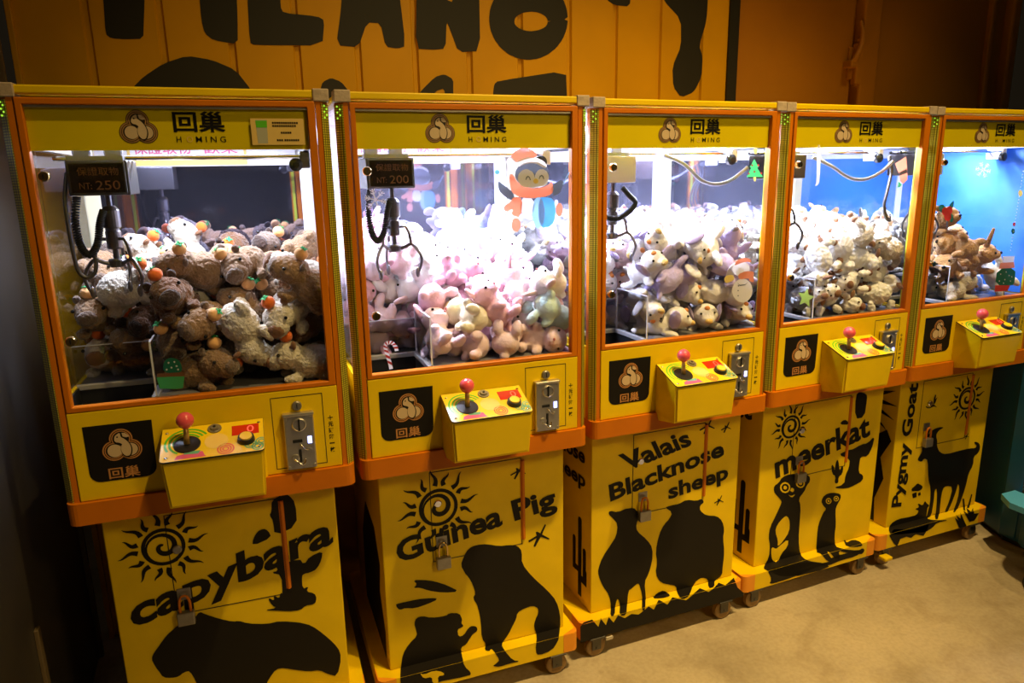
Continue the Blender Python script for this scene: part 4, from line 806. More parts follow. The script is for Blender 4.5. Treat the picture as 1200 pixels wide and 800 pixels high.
LOGO_ORG = mat('logo_orange_tan', (0.50, 0.22, 0.06), 0.45)
WALLM = mat('ochre_container_paint', (0.60, 0.31, 0.001), 0.45, 0, 0.08, 3.0, 0.05, 20, spec=0.2)
WALLD = mat('brown_ochre_door_paint', (0.42, 0.17, 0.003), 0.5, 0, 0.08, 2.0, 0.04, 20)
PAINTB = mat('black_wall_paint', (0.006, 0.005, 0.004), 0.6)
PANELD = mat('dark_partition_laminate', (0.040, 0.035, 0.030), 0.32, 0, 0.15, 4)
DTRIM = mat('brown_trim', (0.11, 0.075, 0.035), 0.5)
CONC = floor_mat()
BLUEP = mat('teal_blue_cabinet', (0.010, 0.12, 0.30), 0.35, 0, 0.08, 5)
BLUEL2 = mat('light_blue_ledge', (0.10, 0.48, 1.0), 0.35)
RUBB = mat('brown_caster_tyre', (0.26, 0.15, 0.05), 0.5, 0, 0.15, 30)
POSTER = poster_mat()
DISPB = mat('price_display_face', (0.018, 0.012, 0.010), 0.22)
DISPT = mat('price_display_digits', (0.10, 0.04, 0.012), 0.4, emit=(1.0, 0.30, 0.05), estr=0.015)
LILBOX = mat('lilac_carriage_box', (0.52, 0.46, 0.52), 0.35, 0.2)
BROWNBOX = mat('brown_carriage_box', (0.10, 0.07, 0.055), 0.3, 0.2)
GREYCAB = mat('grey_cable', (0.30, 0.29, 0.33), 0.45)


# ------------------------------------------------------------------ mesh helpers
def link(name, me, m=None, parent=None, loc=None, smooth=False):
    if isinstance(me, bmesh.types.BMesh):
        d = bpy.data.meshes.new(name)
        bmesh.ops.recalc_face_normals(me, faces=me.faces[:])
        me.to_mesh(d)
        me.free()
        me = d
    o = bpy.data.objects.new(name, me)
    COL.objects.link(o)
    if m is not None:
        for mm in (m if isinstance(m, (list, tuple)) else [m]):
            me.materials.append(mm)
    if smooth:
        for p in me.polygons:
            p.use_smooth = True
    if parent:
        o.parent = parent
    if loc:
        o.location = loc
    return o


def thing(name, label, cat, loc=(0, 0, 0), rz=0.0, group=None):
    o = bpy.data.objects.new(name, None)
    o.empty_display_size = 0.1
    COL.objects.link(o)
    o.location = loc
    o.rotation_euler = (0, 0, rz)
    tag(o, label, cat, group)
    return o


def tag(o, label, cat, group=None):
    o['label'] = label
    o['category'] = cat
    if group:
        o['group'] = group
    return o


def structure(o):
    o['kind'] = 'structure'
    return o


def box(bm, x0, x1, y0, y1, z0, z1, bev=0.0, seg=2, mi=0):
    r = bmesh.ops.create_cube(bm, size=1.0)
    vs = r['verts']
    for v in vs:
        v.co = Vector(((x0 + x1) / 2 + v.co.x * (x1 - x0), (y0 + y1) / 2 + v.co.y * (y1 - y0), (z0 + z1) / 2 + v.co.z * (z1 - z0)))
    fs = {f for v in vs for f in v.link_faces}
    for f in fs:
        f.material_index = mi
    if bev > 0:
        es = {e for v in vs for e in v.link_edges}
        bmesh.ops.bevel(bm, geom=list(es), offset=bev, segments=seg, affect='EDGES', profile=0.5)
    return bm


def vround(bm, x0, x1, y0, y1, z0, z1, r, seg=4, mi=0):
    """a slab whose vertical edges are rounded"""
    pts = []
    for cx, cy, a0 in ((x1 - r, y1 - r, 0), (x0 + r, y1 - r, 90), (x0 + r, y0 + r, 180), (x1 - r, y0 + r, 270)):
        for k in range(seg + 1):
            a = math.radians(a0 + 90 * k / seg)
            pts.append((cx + r * math.cos(a), cy + r * math.sin(a)))
    b = [bm.verts.new((p[0], p[1], z0)) for p in pts]
    t = [bm.verts.new((p[0], p[1], z1)) for p in pts]
    n = len(pts)
    fs = [bm.faces.new(b[::-1]), bm.faces.new(t)]
    for i in range(n):
        fs.append(bm.faces.new((b[i], b[(i + 1) % n], t[(i + 1) % n], t[i])))
    for f in fs:
        f.material_index = mi
    return bm


def cyl(bm, p0, p1, r, r2=None, seg=16, cap=True, mi=0):
    p0, p1 = Vector(p0), Vector(p1)
    d = p1 - p0
    r2 = r if r2 is None else r2
    q = d.to_track_quat('Z', 'Y').to_matrix()
    a, b = [], []
    for k in range(seg):
        t = 2 * math.pi * k / seg
        e = q @ Vector((math.cos(t), math.sin(t), 0))
        a.append(bm.verts.new(p0 + e * r))
        b.append(bm.verts.new(p1 + e * r2))
    fs = []
    for k in range(seg):
        fs.append(bm.faces.new((a[k], a[(k + 1) % seg], b[(k + 1) % seg], b[k])))
    if cap:
        fs.append(bm.faces.new(a[::-1]))
        fs.append(bm.faces.new(b))
    for f in fs:
        f.material_index = mi
    return bm


def ball(bm, c, r, sub=3, rot=None, mi=0):
    res = bmesh.ops.create_icosphere(bm, subdivisions=sub, radius=1.0)
    R_ = Euler(rot).to_matrix() if rot else Matrix.Identity(3)
    if not isinstance(r, (tuple, list)):
        r = (r, r, r)
    for v in res['verts']:
        v.co = Vector(c) + R_ @ Vector((v.co.x * r[0], v.co.y * r[1], v.co.z * r[2]))
        for f in v.link_faces:
            f.material_index = mi
    return bm


def catmull(pts, n=6):
    P = [Vector(p) for p in pts]
    out = []
    for i in range(len(P) - 1):
        p0, p1, p2, p3 = P[max(i - 1, 0)], P[i], P[i + 1], P[min(i + 2, len(P) - 1)]
        for k in range(n):
            t = k / n
            out.append(0.5 * ((2 * p1) + (p2 - p0) * t + (2 * p0 - 5 * p1 + 4 * p2 - p3) * t * t + (-p0 + 3 * p1 - 3 * p2 + p3) * t ** 3))
    out.append(P[-1])
    return out


def tube(bm, pts, r, seg=8, taper=None):
    P = [Vector(p) for p in pts]
    rings = []
    u = None
    for i, p in enumerate(P):
        d = (P[min(i + 1, len(P) - 1)] - P[max(i - 1, 0)]).normalized()
        if u is None:
            u = d.orthogonal().normalized()
        u = (u - d * u.dot(d)).normalized()
        v = d.cross(u)
        rr = r if taper is None else r + (taper - r) * i / (len(P) - 1)
        rings.append([bm.verts.new(p + (u * math.cos(2 * math.pi * k / seg) + v * math.sin(2 * math.pi * k / seg)) * rr) for k in range(seg)])
    for a, b in zip(rings, rings[1:]):
        for k in range(seg):
            bm.faces.new((a[k], a[(k + 1) % seg], b[(k + 1) % seg], b[k]))
    bm.faces.new(rings[0][::-1])
    bm.faces.new(rings[-1])
    return bm


def lathe(bm, prof, c, axis='Z', seg=20, mi=0):
    """prof: list of (radius, height)"""
    rings = []
    for r, h in prof:
        ring = []
        for k in range(seg):
            t = 2 * math.pi * k / seg
            x, y, z = r * math.cos(t), r * math.sin(t), h
            if axis == 'Y':
                x, y, z = x, -z, y
            elif axis == 'X':
                x, y, z = z, x, y
            ring.append(bm.verts.new(Vector(c) + Vector((x, y, z))))
        rings.append(ring)
    fs = []
    for a, b in zip(rings, rings[1:]):
        for k in range(seg):
            fs.append(bm.faces.new((a[k], a[(k + 1) % seg], b[(k + 1) % seg], b[k])))
    fs.append(bm.faces.new(rings[0][::-1]))
    fs.append(bm.faces.new(rings[-1]))
    for f in fs:
        f.material_index = mi
    return bm


def flat(bm, pts2, frame, lift=0.0008, thick=0.0006, mi=0):
    """an outline laid on a plane: frame = (origin, u axis, v axis, normal)"""
    O, U, V, N = (Vector(a) for a in frame)
    P = [(a, b) for i, (a, b) in enumerate(pts2) if i == 0 or (abs(a - pts2[i - 1][0]) + abs(b - pts2[i - 1][1])) > 1e-5]
    if len(P) < 3:
        return bm
    tri = tessellate_polygon([[Vector((a, b, 0)) for a, b in P]])
    top = [bm.verts.new(O + U * a + V * b + N * lift) for a, b in P]
    bot = [bm.verts.new(O + U * a + V * b + N * (lift - thick)) for a, b in P]
    for t in tri:
        for vs in ([top[i] for i in t], [bot[i] for i in t[::-1]]):
            try:
                f = bm.faces.new(vs)
                f.material_index = mi
            except ValueError:
                pass
    n = len(P)
    for i in range(n):
        try:
            f = bm.faces.new((top[i], bot[i], bot[(i + 1) % n], top[(i + 1) % n]))
            f.material_index = mi
        except ValueError:
            pass
    return bm


def circ(cx, cy, rx, ry=None, n=28, a0=0, a1=360):
    ry = rx if ry is None else ry
    full = abs(a1 - a0) >= 360
    return [(cx + rx * math.cos(math.radians(a0 + (a1 - a0) * k / (n if full else n - 1))), cy + ry * math.sin(math.radians(a0 + (a1 - a0) * k / (n if full else n - 1)))) for k in range(n)]


def ringpoly(cx, cy, r0, r1, n=28, a0=0, a1=360, ky=1.0):
    o = circ(cx, cy, r0, r0 * ky, n, a0, a1)
    i = circ(cx, cy, r1, r1 * ky, n, a0, a1)
    if abs(a1 - a0) >= 360:
        return o + [o[0]] + [i[0]] + i[::-1]
    return o + i[::-1]


def stroke(pts, wd):
    """2d polyline to a ribbon outline; wd is a width or list of widths"""
    L, R_ = [], []
    n = len(pts)
    for i, p in enumerate(pts):
        a, b = pts[max(i - 1, 0)], pts[min(i + 1, n - 1)]
        dx, dy = b[0] - a[0], b[1] - a[1]
        l = math.hypot(dx, dy) or 1
        w_ = (wd[i] if isinstance(wd, list) else wd) / 2
        L.append((p[0] - dy / l * w_, p[1] + dx / l * w_))
        R_.append((p[0] + dy / l * w_, p[1] - dx / l * w_))
    return L + R_[::-1]


_tcache = {}


def text_mesh(s, offset=0.0):
    key = (s, offset)
    if key not in _tcache:
        c = bpy.data.curves.new('lettering', 'FONT')
        c.body = s
        c.offset = offset
        c.resolution_u = 3
        o = bpy.data.objects.new('lettering', c)
        COL.objects.link(o)
        dg = bpy.context.evaluated_depsgraph_get()
        m = bpy.data.meshes.new_from_object(o.evaluated_get(dg))
        vs = [v.co.copy() for v in m.vertices]
        fs = [tuple(p.vertices) for p in m.polygons]
        bpy.data.objects.remove(o)
        bpy.data.curves.remove(c)
        bpy.data.meshes.remove(m)
        _tcache[key] = (vs, fs)
    return _tcache[key]


def put_text(bm, s, frame, p0, p1, p2, offset=0.02, lift=0.0012, mi=0):
    """text whose box has bottom-left p0, bottom-right p1 and top-left p2 (2d points on the plane)"""
    vs, fs = text_mesh(s, offset)
    xs = [v.x for v in vs]
    ys = [v.y for v in vs]
    x0, x1 = min(xs), max(xs)
    y0 = 0.0 if not any('\u2e80' <= ch for ch in s) else min(ys)
    y1 = max(ys)
    O, U, V, N = (Vector(a) for a in frame)
    nv = []
    for v in vs:
        a = (v.x - x0) / (x1 - x0)
        b = (v.y - y0) / (y1 - y0)
        qx = p0[0] + (p1[0] - p0[0]) * a + (p2[0] - p0[0]) * b
        qy = p0[1] + (p1[1] - p0[1]) * a + (p2[1] - p0[1]) * b
        nv.append(bm.verts.new(O + U * qx + V * qy + N * lift))
    for f in fs:
        try:
            fc = bm.faces.new([nv[i] for i in f])
            fc.material_index = mi
        except ValueError:
            pass
    return bm


def plane_xz(y):
    return ((0, y, 0), (1, 0, 0), (0, 0, 1), (0, -1, 0))


def logo(bm, frame, cx, cz, R, dark, mids, cream, lift=0.0008):
    """nesting bird emblem: three interlocked rings holding a bird; materials by index"""
    lob = [(0.0, 0.40), (-0.40, -0.24), (0.40, -0.24)]
    lv = [(0.60, dark), (0.565, mids), (0.495, dark), (0.455, mids), (0.40, dark)]
    k = 0
    for r, mi in lv:
        for a, b in lob:
            flat(bm, circ(cx + a * R, cz + b * R, r * R), frame, lift + k * 0.00025, 0.0002, mi)
        k += 1
    st = lambda k_: lift + k_ * 0.00025
    flat(bm, circ(cx - 0.36 * R, cz - 0.24 * R, 0.36 * R), frame, st(5), 0.0002, cream)
    flat(bm, circ(cx + 0.40 * R, cz - 0.24 * R, 0.35 * R), frame, st(5), 0.0002, cream)
    sm = lambda L: [(p.x, p.y) for p in catmull([(a, b, 0) for a, b in L + L[:1]], 4)][:-1]
    head = sm([(-0.34, 0.34), (-0.30, 0.56), (-0.16, 0.70), (-0.02, 0.74), (0.02, 0.52), (0.18, 0.38), (0.34, 0.18), (0.44, -0.08), (0.44, -0.34), (0.34, -0.58), (0.16, -0.62), (0.0, -0.46), (-0.06, -0.22), (-0.02, 0.0), (0.02, 0.10), (-0.12, 0.20), (-0.26, 0.24)])
    cxm, czm = 0.06, 0.05
    flat(bm, [(cx + (cxm + (a - cxm) * 1.10) * R, cz + (czm + (b - czm) * 1.07) * R) for a, b in head], frame, st(6), 0.0002, dark)
    flat(bm, [(cx + (cxm + (a - cxm) * 0.95) * R, cz + (czm + (b - czm) * 0.97) * R) for a, b in head], frame, st(7), 0.0002, cream)
    flat(bm, [(cx + a * R, cz + b * R) for a, b in ((0.08, 0.73), (0.24, 0.70), (0.36, 0.58), (0.42, 0.48), (0.26, 0.45), (0.10, 0.52))], frame, st(6), 0.0002, cream)
    flat(bm, circ(cx - 0.16 * R, cz + 0.52 * R, 0.045 * R, n=10), frame, st(8), 0.0002, dark)
    return bm
# ------------------------------------------------------------------ setting
bm = bmesh.new()
box(bm, -6, 9, -7, 3.0, -0.06, 0.0)
structure(link('floor', bm, CONC))

WY = 1.0
# corrugated container side: shallow vertical ribs, one continuous folded sheet
bm = bmesh.new()
prof = []
x = -0.163
first = True
while x < 2.93:
    for dx, dy in ((0.0, 0.0), (0.215, 0.0), (0.222, 0.012), (0.238, 0.012), (0.245, 0.0)):
        if x + dx <= 2.93:
            prof.append((x + dx, WY + dy))
    x += 0.245
prof.append((2.99, WY))
pv = []
for px_, py_ in prof:
    pv.append((bm.verts.new((px_, py_, 0.0)), bm.verts.new((px_, py_, 3.6)), bm.verts.new((px_, py_ + 0.05, 0.0)), bm.verts.new((px_, py_ + 0.05, 3.6))))
for a, b in zip(pv, pv[1:]):
    bm.faces.new((a[0], b[0], b[1], a[1]))
    bm.faces.new((a[2], a[3], b[3], b[2]))
    bm.faces.new((a[1], b[1], b[3], a[3]))
    bm.faces.new((a[0], a[2], b[2], b[0]))
bm.faces.new((pv[0][0], pv[0][1], pv[0][3], pv[0][2]))
bm.faces.new((pv[-1][0], pv[-1][2], pv[-1][3], pv[-1][1]))
wall = structure(link('wall_back', bm, WALLM))
names = ['painted_letter'] * 12
for i, poly in enumerate(WALL_PAINT):
    P = [(a / 1000, b / 1000) for a, b in poly]
    for _ in range(1):
        Q = []
        for k in range(len(P)):
            a, b = P[k], P[(k + 1) % len(P)]
            Q += [(a[0] * .82 + b[0] * .18, a[1] * .82 + b[1] * .18), (a[0] * .18 + b[0] * .82, a[1] * .18 + b[1] * .82)]
        P = Q
    bm = bmesh.new()
    flat(bm, P, plane_xz(WY), 0.002, 0.0015)
    link('painted_letter', bm, PAINTB, wall)
bm = bmesh.new()
box(bm, 2.925, 2.985, WY - 0.012, WY + 0.01, 0.0, 3.6)
link('painted_stripe', bm, PAINTB, wall)
bm = bmesh.new()
box(bm, -0.178, -0.158, WY - 0.02, WY + 0.05, 0, 3.6, 0.003)
structure(link('trim_1', bm, WALLM))

# container door section to the right
bm = bmesh.new()
box(bm, 2.985, 3.80, WY + 0.03, WY + 0.08, 0, 3.6, 0.004)
structure(link('door_1', bm, WALLD))
bm = bmesh.new()
box(bm, 3.80, 3.832, WY + 0.055, WY + 0.10, 0, 3.6)
box(bm, 3.832, 3.96, WY - 0.01, WY + 0.08, 0, 3.6, 0.012)
structure(link('trim_2', bm, WALLD))
bm = bmesh.new()
box(bm, 3.96, 4.86, WY + 0.03, WY + 0.08, 0, 3.6, 0.004)
structure(link('door_2', bm, WALLD))
bm = bmesh.new()
box(bm, 4.86, 4.90, WY + 0.0, WY + 0.08, 0, 3.6, 0.01)
box(bm, 4.90, 5.02, WY + 0.035, WY + 0.08, 0, 3.6)
box(bm, 5.02, 5.09, WY - 0.02, WY + 0.08, 0, 3.6, 0.015)
structure(link('trim_3', bm, WALLD))
# latch on the door seam
latch = thing('door_latch', 'ochre painted latch with a hooked handle on the container door seam', 'latch', (3.80, WY + 0.03, 2.36))
bm = bmesh.new()
box(bm, -0.03, 0.05, -0.012, 0.002, 0.03, 0.20, 0.004)
link('back_plate', bm, WALLD, latch)
bm = bmesh.new()
tube(bm, catmull([(-0.035, -0.03, 0.10), (-0.03, -0.055, 0.13), (0.0, -0.06, 0.20), (0.012, -0.05, 0.27), (0.008, -0.035, 0.33)]), 0.019, 10, 0.009)
box(bm, -0.06, -0.012, -0.06, 0.0, 0.085, 0.125, 0.006)
link('handle', bm, WALLD, latch, smooth=False)
bm = bmesh.new()
box(bm, 0.0, 0.05, -0.04, 0.0, 0.0, 0.22, 0.008)
cyl(bm, (0.025, -0.02, -0.01), (0.025, -0.02, 0.24), 0.012)
link('hinge_bracket', bm, WALLD, latch)

# dark partition on the left, its edge hidden behind the first machine
bm = bmesh.new()
box(bm, -0.24, -0.20, -1.9, 0.87, 0.0, 2.9, 0.004)
structure(link('wall_left', bm, PANELD))
bm = bmesh.new()
box(bm, -0.20, -0.188, 0.12, 0.15, 0.0, 0.60, 0.002)
box(bm, -0.20, -0.182, 0.855, 0.873, 0.0, 2.9, 0.002)
structure(link('trim_4', bm, DTRIM))
# ------------------------------------------------------------------ the claw machines
XL, XR, DEP = -0.037, 0.757, 0.85
ZB, ZP, ZD, ZT = 0.965, 1.03, 1.292, 2.118
PY, FY, PTZ, PBZ = 0.10, 0.05, 0.172, 0.095
def ink(name, color, *_):
    """printed vinyl that lets some of the cabinet light through"""
    m = bpy.data.materials.new(name)
    m.use_nodes = True
    nt = m.node_tree
    nt.nodes.clear()
    out = nt.nodes.new('ShaderNodeOutputMaterial')
    d = nt.nodes.new('ShaderNodeBsdfDiffuse')
    d.inputs[0].default_value = (*color, 1)
    t = nt.nodes.new('ShaderNodeBsdfTranslucent')
    t.inputs[0].default_value = (*color, 1)
    mx = nt.nodes.new('ShaderNodeMixShader')
    mx.inputs[0].default_value = 0.48
    tr = nt.nodes.new('ShaderNodeBsdfTransparent')
    m2 = nt.nodes.new('ShaderNodeMixShader')
    m2.inputs[0].default_value = 0.12
    nt.links.new(d.outputs[0], mx.inputs[1])
    nt.links.new(t.outputs[0], mx.inputs[2])
    nt.links.new(mx.outputs[0], m2.inputs[1])
    nt.links.new(tr.outputs[0], m2.inputs[2])
    nt.links.new(m2.outputs[0], out.inputs[0])
    return m


STK = {'coral': ink('coral_sticker_ink', (0.80, 0.36, 0.24), 0.5), 'white': ink('white_sticker_ink', (0.82, 0.82, 0.86), 0.5),
       'slate': ink('slate_sticker_ink', (0.17, 0.20, 0.26), 0.5), 'butter': ink('butter_sticker_ink', (0.80, 0.66, 0.22), 0.5),
       'blue': ink('blue_sticker_ink', (0.16, 0.50, 0.78), 0.5), 'paleblue': ink('pale_blue_sticker_ink', (0.42, 0.66, 0.86), 0.5),
       'aqua': ink('aqua_sticker_ink', (0.20, 0.55, 0.62), 0.5), 'green': ink('green_sticker_ink', (0.10, 0.50, 0.20), 0.5),
       'deepgreen': ink('deep_green_sticker_ink', (0.03, 0.20, 0.13), 0.5), 'candyred': ink('red_sticker_ink', (0.66, 0.07, 0.06), 0.5),
       'lime': ink('lime_sticker_ink', (0.50, 0.68, 0.25), 0.5), 'brown': ink('brown_sticker_ink', (0.25, 0.12, 0.06), 0.5)}
STK_LABEL = {'penguin_sticker': 'penguin sticker with coral scarf and blue drum on the glass', 'snowflake_sticker': 'white snowflake sticker on the glass',
             'candy_cane_sticker': 'red and white striped candy cane sticker', 'tree_sticker': 'small green Christmas tree sticker', 'snowman_sticker': 'snowman sticker with coral hat and scarf',
             'icicle_sticker': 'white icicle shaped sticker', 'stocking_sticker': 'coral Christmas stocking sticker', 'star_sticker': 'pale lime star sticker',
             'holly_sticker': 'holly sticker with red berries', 'mitten_jar_sticker': 'red and green knitted jar sticker', 'bead_garland_sticker': 'thin bead garland sticker',
             'potted_cactus_sticker': 'green potted cactus sticker'}

CFG = [
    dict(loc=(0.0, 0.006), yaw=-0.053, plx=(-0.045, 0.745), fl=0.0, price='250', box='display',
         label='leftmost yellow claw machine, full of brown capybara plushes, capybara printed on its base'),
    dict(loc=(0.8146, -0.023), yaw=-0.02967, plx=(-0.022, 0.752), price='200', box='display',
         label='yellow claw machine with penguin sticker, pink plushes and guinea pigs printed on its base'),
    dict(loc=(1.6449, -0.0119), yaw=-0.00366, plx=(-0.047, 0.740), box='lilac',
         label='middle yellow claw machine with snowman sticker and two sheep printed on its base'),
    dict(loc=(2.4581, -0.0004), yaw=0.01826, plx=(-0.055, 0.747), box='brown',
         label='yellow claw machine with lamb plushes and meerkats printed on its base'),
    dict(loc=(3.2758, 0.0252), yaw=0.0, plx=(-0.052, 0.7245), box='lilac',
         label='rightmost yellow claw machine with blue poster lining and goat printed on its base'),
]


def build_machine(i, c):
    T = thing('claw_machine', c['label'], 'claw machine', (c['loc'][0], c['loc'][1], 0), c['yaw'], 'row of yellow claw machines')
    # --- orange cabinet shell: posts, bottom rail, side lower panels
    bm = bmesh.new()
    vround(bm, XL, XR, -0.014, DEP, ZB, ZP, 0.028, 5)
    def post(pts):
        b = [bm.verts.new((a, d, ZP)) for a, d in pts]
        t = [bm.verts.new((a, d, ZT)) for a, d in pts]
        bm.faces.new(b[::-1]); bm.faces.new(t)
        for k in range(len(pts)):
            bm.faces.new((b[k], b[(k + 1) % len(pts)], t[(k + 1) % len(pts)], t[k]))
    post([(-0.002, 0.001), (-0.002, 0.045), (-0.036, 0.045), (-0.036, 0.024), (-0.016, 0.001)])
    post([(0.722, 0.001), (0.736, 0.001), (0.756, 0.024), (0.756, 0.045), (0.722, 0.045)])
    link('cabinet_frame', bm, ORG, T)
    # reflective tape on the chamfered corners
    for sx in (0, 1):
        bm = bmesh.new()
        if sx == 0:
            a, b = Vector((-0.0165, 0.0)), Vector((-0.0365, 0.0235))
        else:
            a, b = Vector((0.7365, 0.0)), Vector((0.7565, 0.0235))
        n = Vector((-(b - a).y, (b - a).x)).normalized()
        if n.y > 0:
            n = -n
        q = [a, b, b + n * 0.002, a + n * 0.002]
        lo = [bm.verts.new((p.x, p.y, ZP + 0.001)) for p in q]
        hi = [bm.verts.new((p.x, p.y, ZT - 0.012)) for p in q]
        bm.faces.new(lo[::-1]); bm.faces.new(hi)
        for k in range(4):
            bm.faces.new((lo[k], lo[(k + 1) % 4], hi[(k + 1) % 4], hi[k]))
        st = link('reflective_strip', bm, LEDT, T)
        bm = bmesh.new()
        cen = (a + b) / 2 + n * 0.003
        for k in range(5):  # green sparkle of the tape, made as small glowing beads, not lamps
            ball(bm, (cen.x + (0.004 if k % 2 else -0.003), cen.y + (0.004 if k % 2 else -0.003) * (1 if sx else -1), ZT - 0.017 - k * 0.008), 0.0028, 1)
        link('tape_glints', bm, GRNGLINT, st)
    # lower side and back panels
    bm = bmesh.new()
    box(bm, XL + 0.002, XL + 0.012, 0.045, DEP, ZP, 1.30)
    link('lower_side_panel', bm, YEL, T)
    bm = bmesh.new()
    box(bm, XR - 0.012, XR - 0.002, 0.045, DEP, ZP, 1.30)
    link('lower_side_panel', bm, YEL, T)
    # top rail, roof
    bm = bmesh.new()
    box(bm, XL, XR, 0.0, 0.045, ZT + 0.002, ZT + 0.024, 0.004)
    link('top_rail', bm, YEL, T)
    bm = bmesh.new()
    box(bm, XL, XR, 0.046, DEP, ZT + 0.002, ZT + 0.018, 0.003)
    link('roof_panel', bm, YEL, T)
    for x0, x1 in ((XL - 0.003, 0.006), (0.716, XR + 0.003)):
        bm = bmesh.new()
        box(bm, x0, x1, -0.004, 0.05, ZT - 0.006, ZT + 0.028, 0.003)
        link('corner_tape', bm, TAPE, T)
    # --- white liner: back posts, back header, ceiling
    bm = bmesh.new()
    box(bm, -0.035, 0.755, 0.05, 0.835, 2.10, 2.117)
    link('ceiling_liner', bm, WHT, T)
    bm = bmesh.new()
    box(bm, -0.035, 0.015, 0.775, 0.845, 1.28, 2.10, 0.003)
    link('back_post', bm, CREAM, T)
    bm = bmesh.new()
    box(bm, 0.705, 0.755, 0.775, 0.845, 1.28, 2.10, 0.003)
    link('back_post', bm, WHT, T)
    bm = bmesh.new()
    box(bm, 0.0155, 0.7045, 0.782, 0.80, 1.955, 2.10)
    bh = link('back_header', bm, WHT, T)
    if i < 2:
        bm = bmesh.new()
        box(bm, 0.12, 0.52, 0.779, 0.7818, 1.958, 2.06, 0, mi=0)
        fr = plane_xz(0.779)
        flat(bm, [(0.13, 1.99), (0.51, 1.99), (0.51, 2.05), (0.13, 2.05)], fr, 0.0008, 0.0006, 1)
        put_text(bm, '保證取物', fr, (0.14, 1.998), (0.33, 1.998), (0.14, 2.042), 0.01, 0.0014, 2)
        put_text(bm, '歡樂', fr, (0.37, 1.998), (0.49, 1.998), (0.37, 2.042), 0.01, 0.0014, 2)
        link('banner', bm, [PALE, WHT, PNKP], bh)
    bm = bmesh.new()
    if i == 4:
        box(bm, 0.0155, 0.7045, 0.784, 0.80, 1.29, 1.954)
        link('back_poster', bm, POSTER, T)
        bm = bmesh.new()
        box(bm, 0.742, 0.750, 0.048, 0.774, 1.30, 2.09)
        link('side_poster', bm, POSTER, T)
    else:
        box(bm, 0.0155, 0.7045, 0.784, 0.80, 1.29, 1.954)
        link('back_mirror', bm, MIRR if i == 0 else MIRR2, T)
    bm = bmesh.new()
    box(bm, XL + 0.004, XR - 0.004, 0.846, 0.852, ZP, 2.117)
    link('back_panel', bm, YEL, T)
    # sides
    bm = bmesh.new()
    box(bm, -0.034, -0.029, 0.046, 0.774, 1.301, 2.10)
    link('side_window', bm, GLASS, T)
    if i == 0:
        bm = bmesh.new()
        box(bm, 0.744, 0.752, 0.046, 0.774, 1.301, 2.10)
        link('side_panel', bm, WHT, T)
    elif i < 4:
        bm = bmesh.new()
        box(bm, 0.749, 0.754, 0.046, 0.774, 1.301, 2.10)
        link('side_window', bm, GLASS, T)
    for xx in (0.0, 0.704):
        bm = bmesh.new()
        box(bm, xx, xx + 0.012, 0.026, 0.032, 1.31, 2.08)
        link('edge_tape', bm, LIME, T)
    # LED fixture
    bm = bmesh.new()
    yl = 0.42 if i < 2 else 0.32
    box(bm, 0.09, 0.63, yl - 0.02, yl + 0.02, 2.075, 2.099, 0.004)
    fx = link('light_fixture', bm, WHT, T)
    bm = bmesh.new()
    cyl(bm, (0.10, yl, 2.068), (0.62, yl, 2.068), 0.009, seg=10)
    link('led_tube', bm, TUBE, fx)
    L = bpy.data.lights.new('led_light', 'AREA')
    L.shape = 'RECTANGLE'
    L.size, L.size_y = 0.55, 0.05
    L.energy = LED_W[i]
    L.color = LED_COLOR
    lo = bpy.data.objects.new('led_light', L)
    COL.objects.link(lo)
    lo.parent = fx
    lo.location = (0.36, yl, 2.055)
    lo.rotation_euler = (math.radians(-4), 0, 0)
    # --- play deck with chute hole
    bm = bmesh.new()
    box(bm, 0.222, 0.742, 0.046, 0.774, 1.283, 1.295)
    box(bm, -0.028, 0.222, 0.272, 0.774, 1.283, 1.295)
    link('play_deck', bm, PLAYF, T)
    ch = bmesh.new()
    box(ch, -0.028, 0.222, 0.044, 0.05, 1.05, 1.295)
    box(ch, -0.028, 0.222, 0.262, 0.272, 1.05, 1.285)
    box(ch, -0.028, -0.020, 0.05, 0.262, 1.05, 1.295)
    box(ch, 0.212, 0.222, 0.05, 0.262, 1.05, 1.285)
    box(ch, -0.020, 0.212, 0.05, 0.262, 1.05, 1.06)
    cho = link('prize_chute', ch, CHUTE, T)
    bm = bmesh.new()
    box(bm, -0.028, 0.226, 0.256, 0.276, 1.286, 1.302, 0.002)
    box(bm, 0.206, 0.226, 0.05, 0.256, 1.286, 1.302, 0.002)
    link('chute_rim', bm, RIM, cho)
    bm = bmesh.new()
    box(bm, 0.218, 0.222, 0.05, 0.272, 1.3025, 1.46)
    box(bm, -0.026, 0.2175, 0.268, 0.272, 1.3025, 1.42)
    link('acrylic_guard', bm, ACRY, cho)
    bm = bmesh.new()
    box(bm, 0.2175, 0.2225, 0.05, 0.2725, 1.460, 1.4625)
    box(bm, 0.2175, 0.2225, 0.0478, 0.05, 1.3025, 1.4625)
    box(bm, 0.2172, 0.2228, 0.267, 0.2728, 1.3025, 1.46)
    box(bm, -0.026, 0.2175, 0.2675, 0.2725, 1.420, 1.4225)
    link('acrylic_edge', bm, ACRE, cho)
    # --- front door: frame, glass, marquee
    bm = bmesh.new()
    o = [(0.001, ZD), (0.7195, ZD), (0.7195, 2.112), (0.001, 2.112)]
    n_ = [(0.017, 1.306), (0.698, 1.306), (0.698, 2.096), (0.017, 2.096)]
    ys = (-0.003, 0.022)
    V = [[bm.verts.new((a, y, z)) for a, z in L_] for y in ys for L_ in (o, n_)]
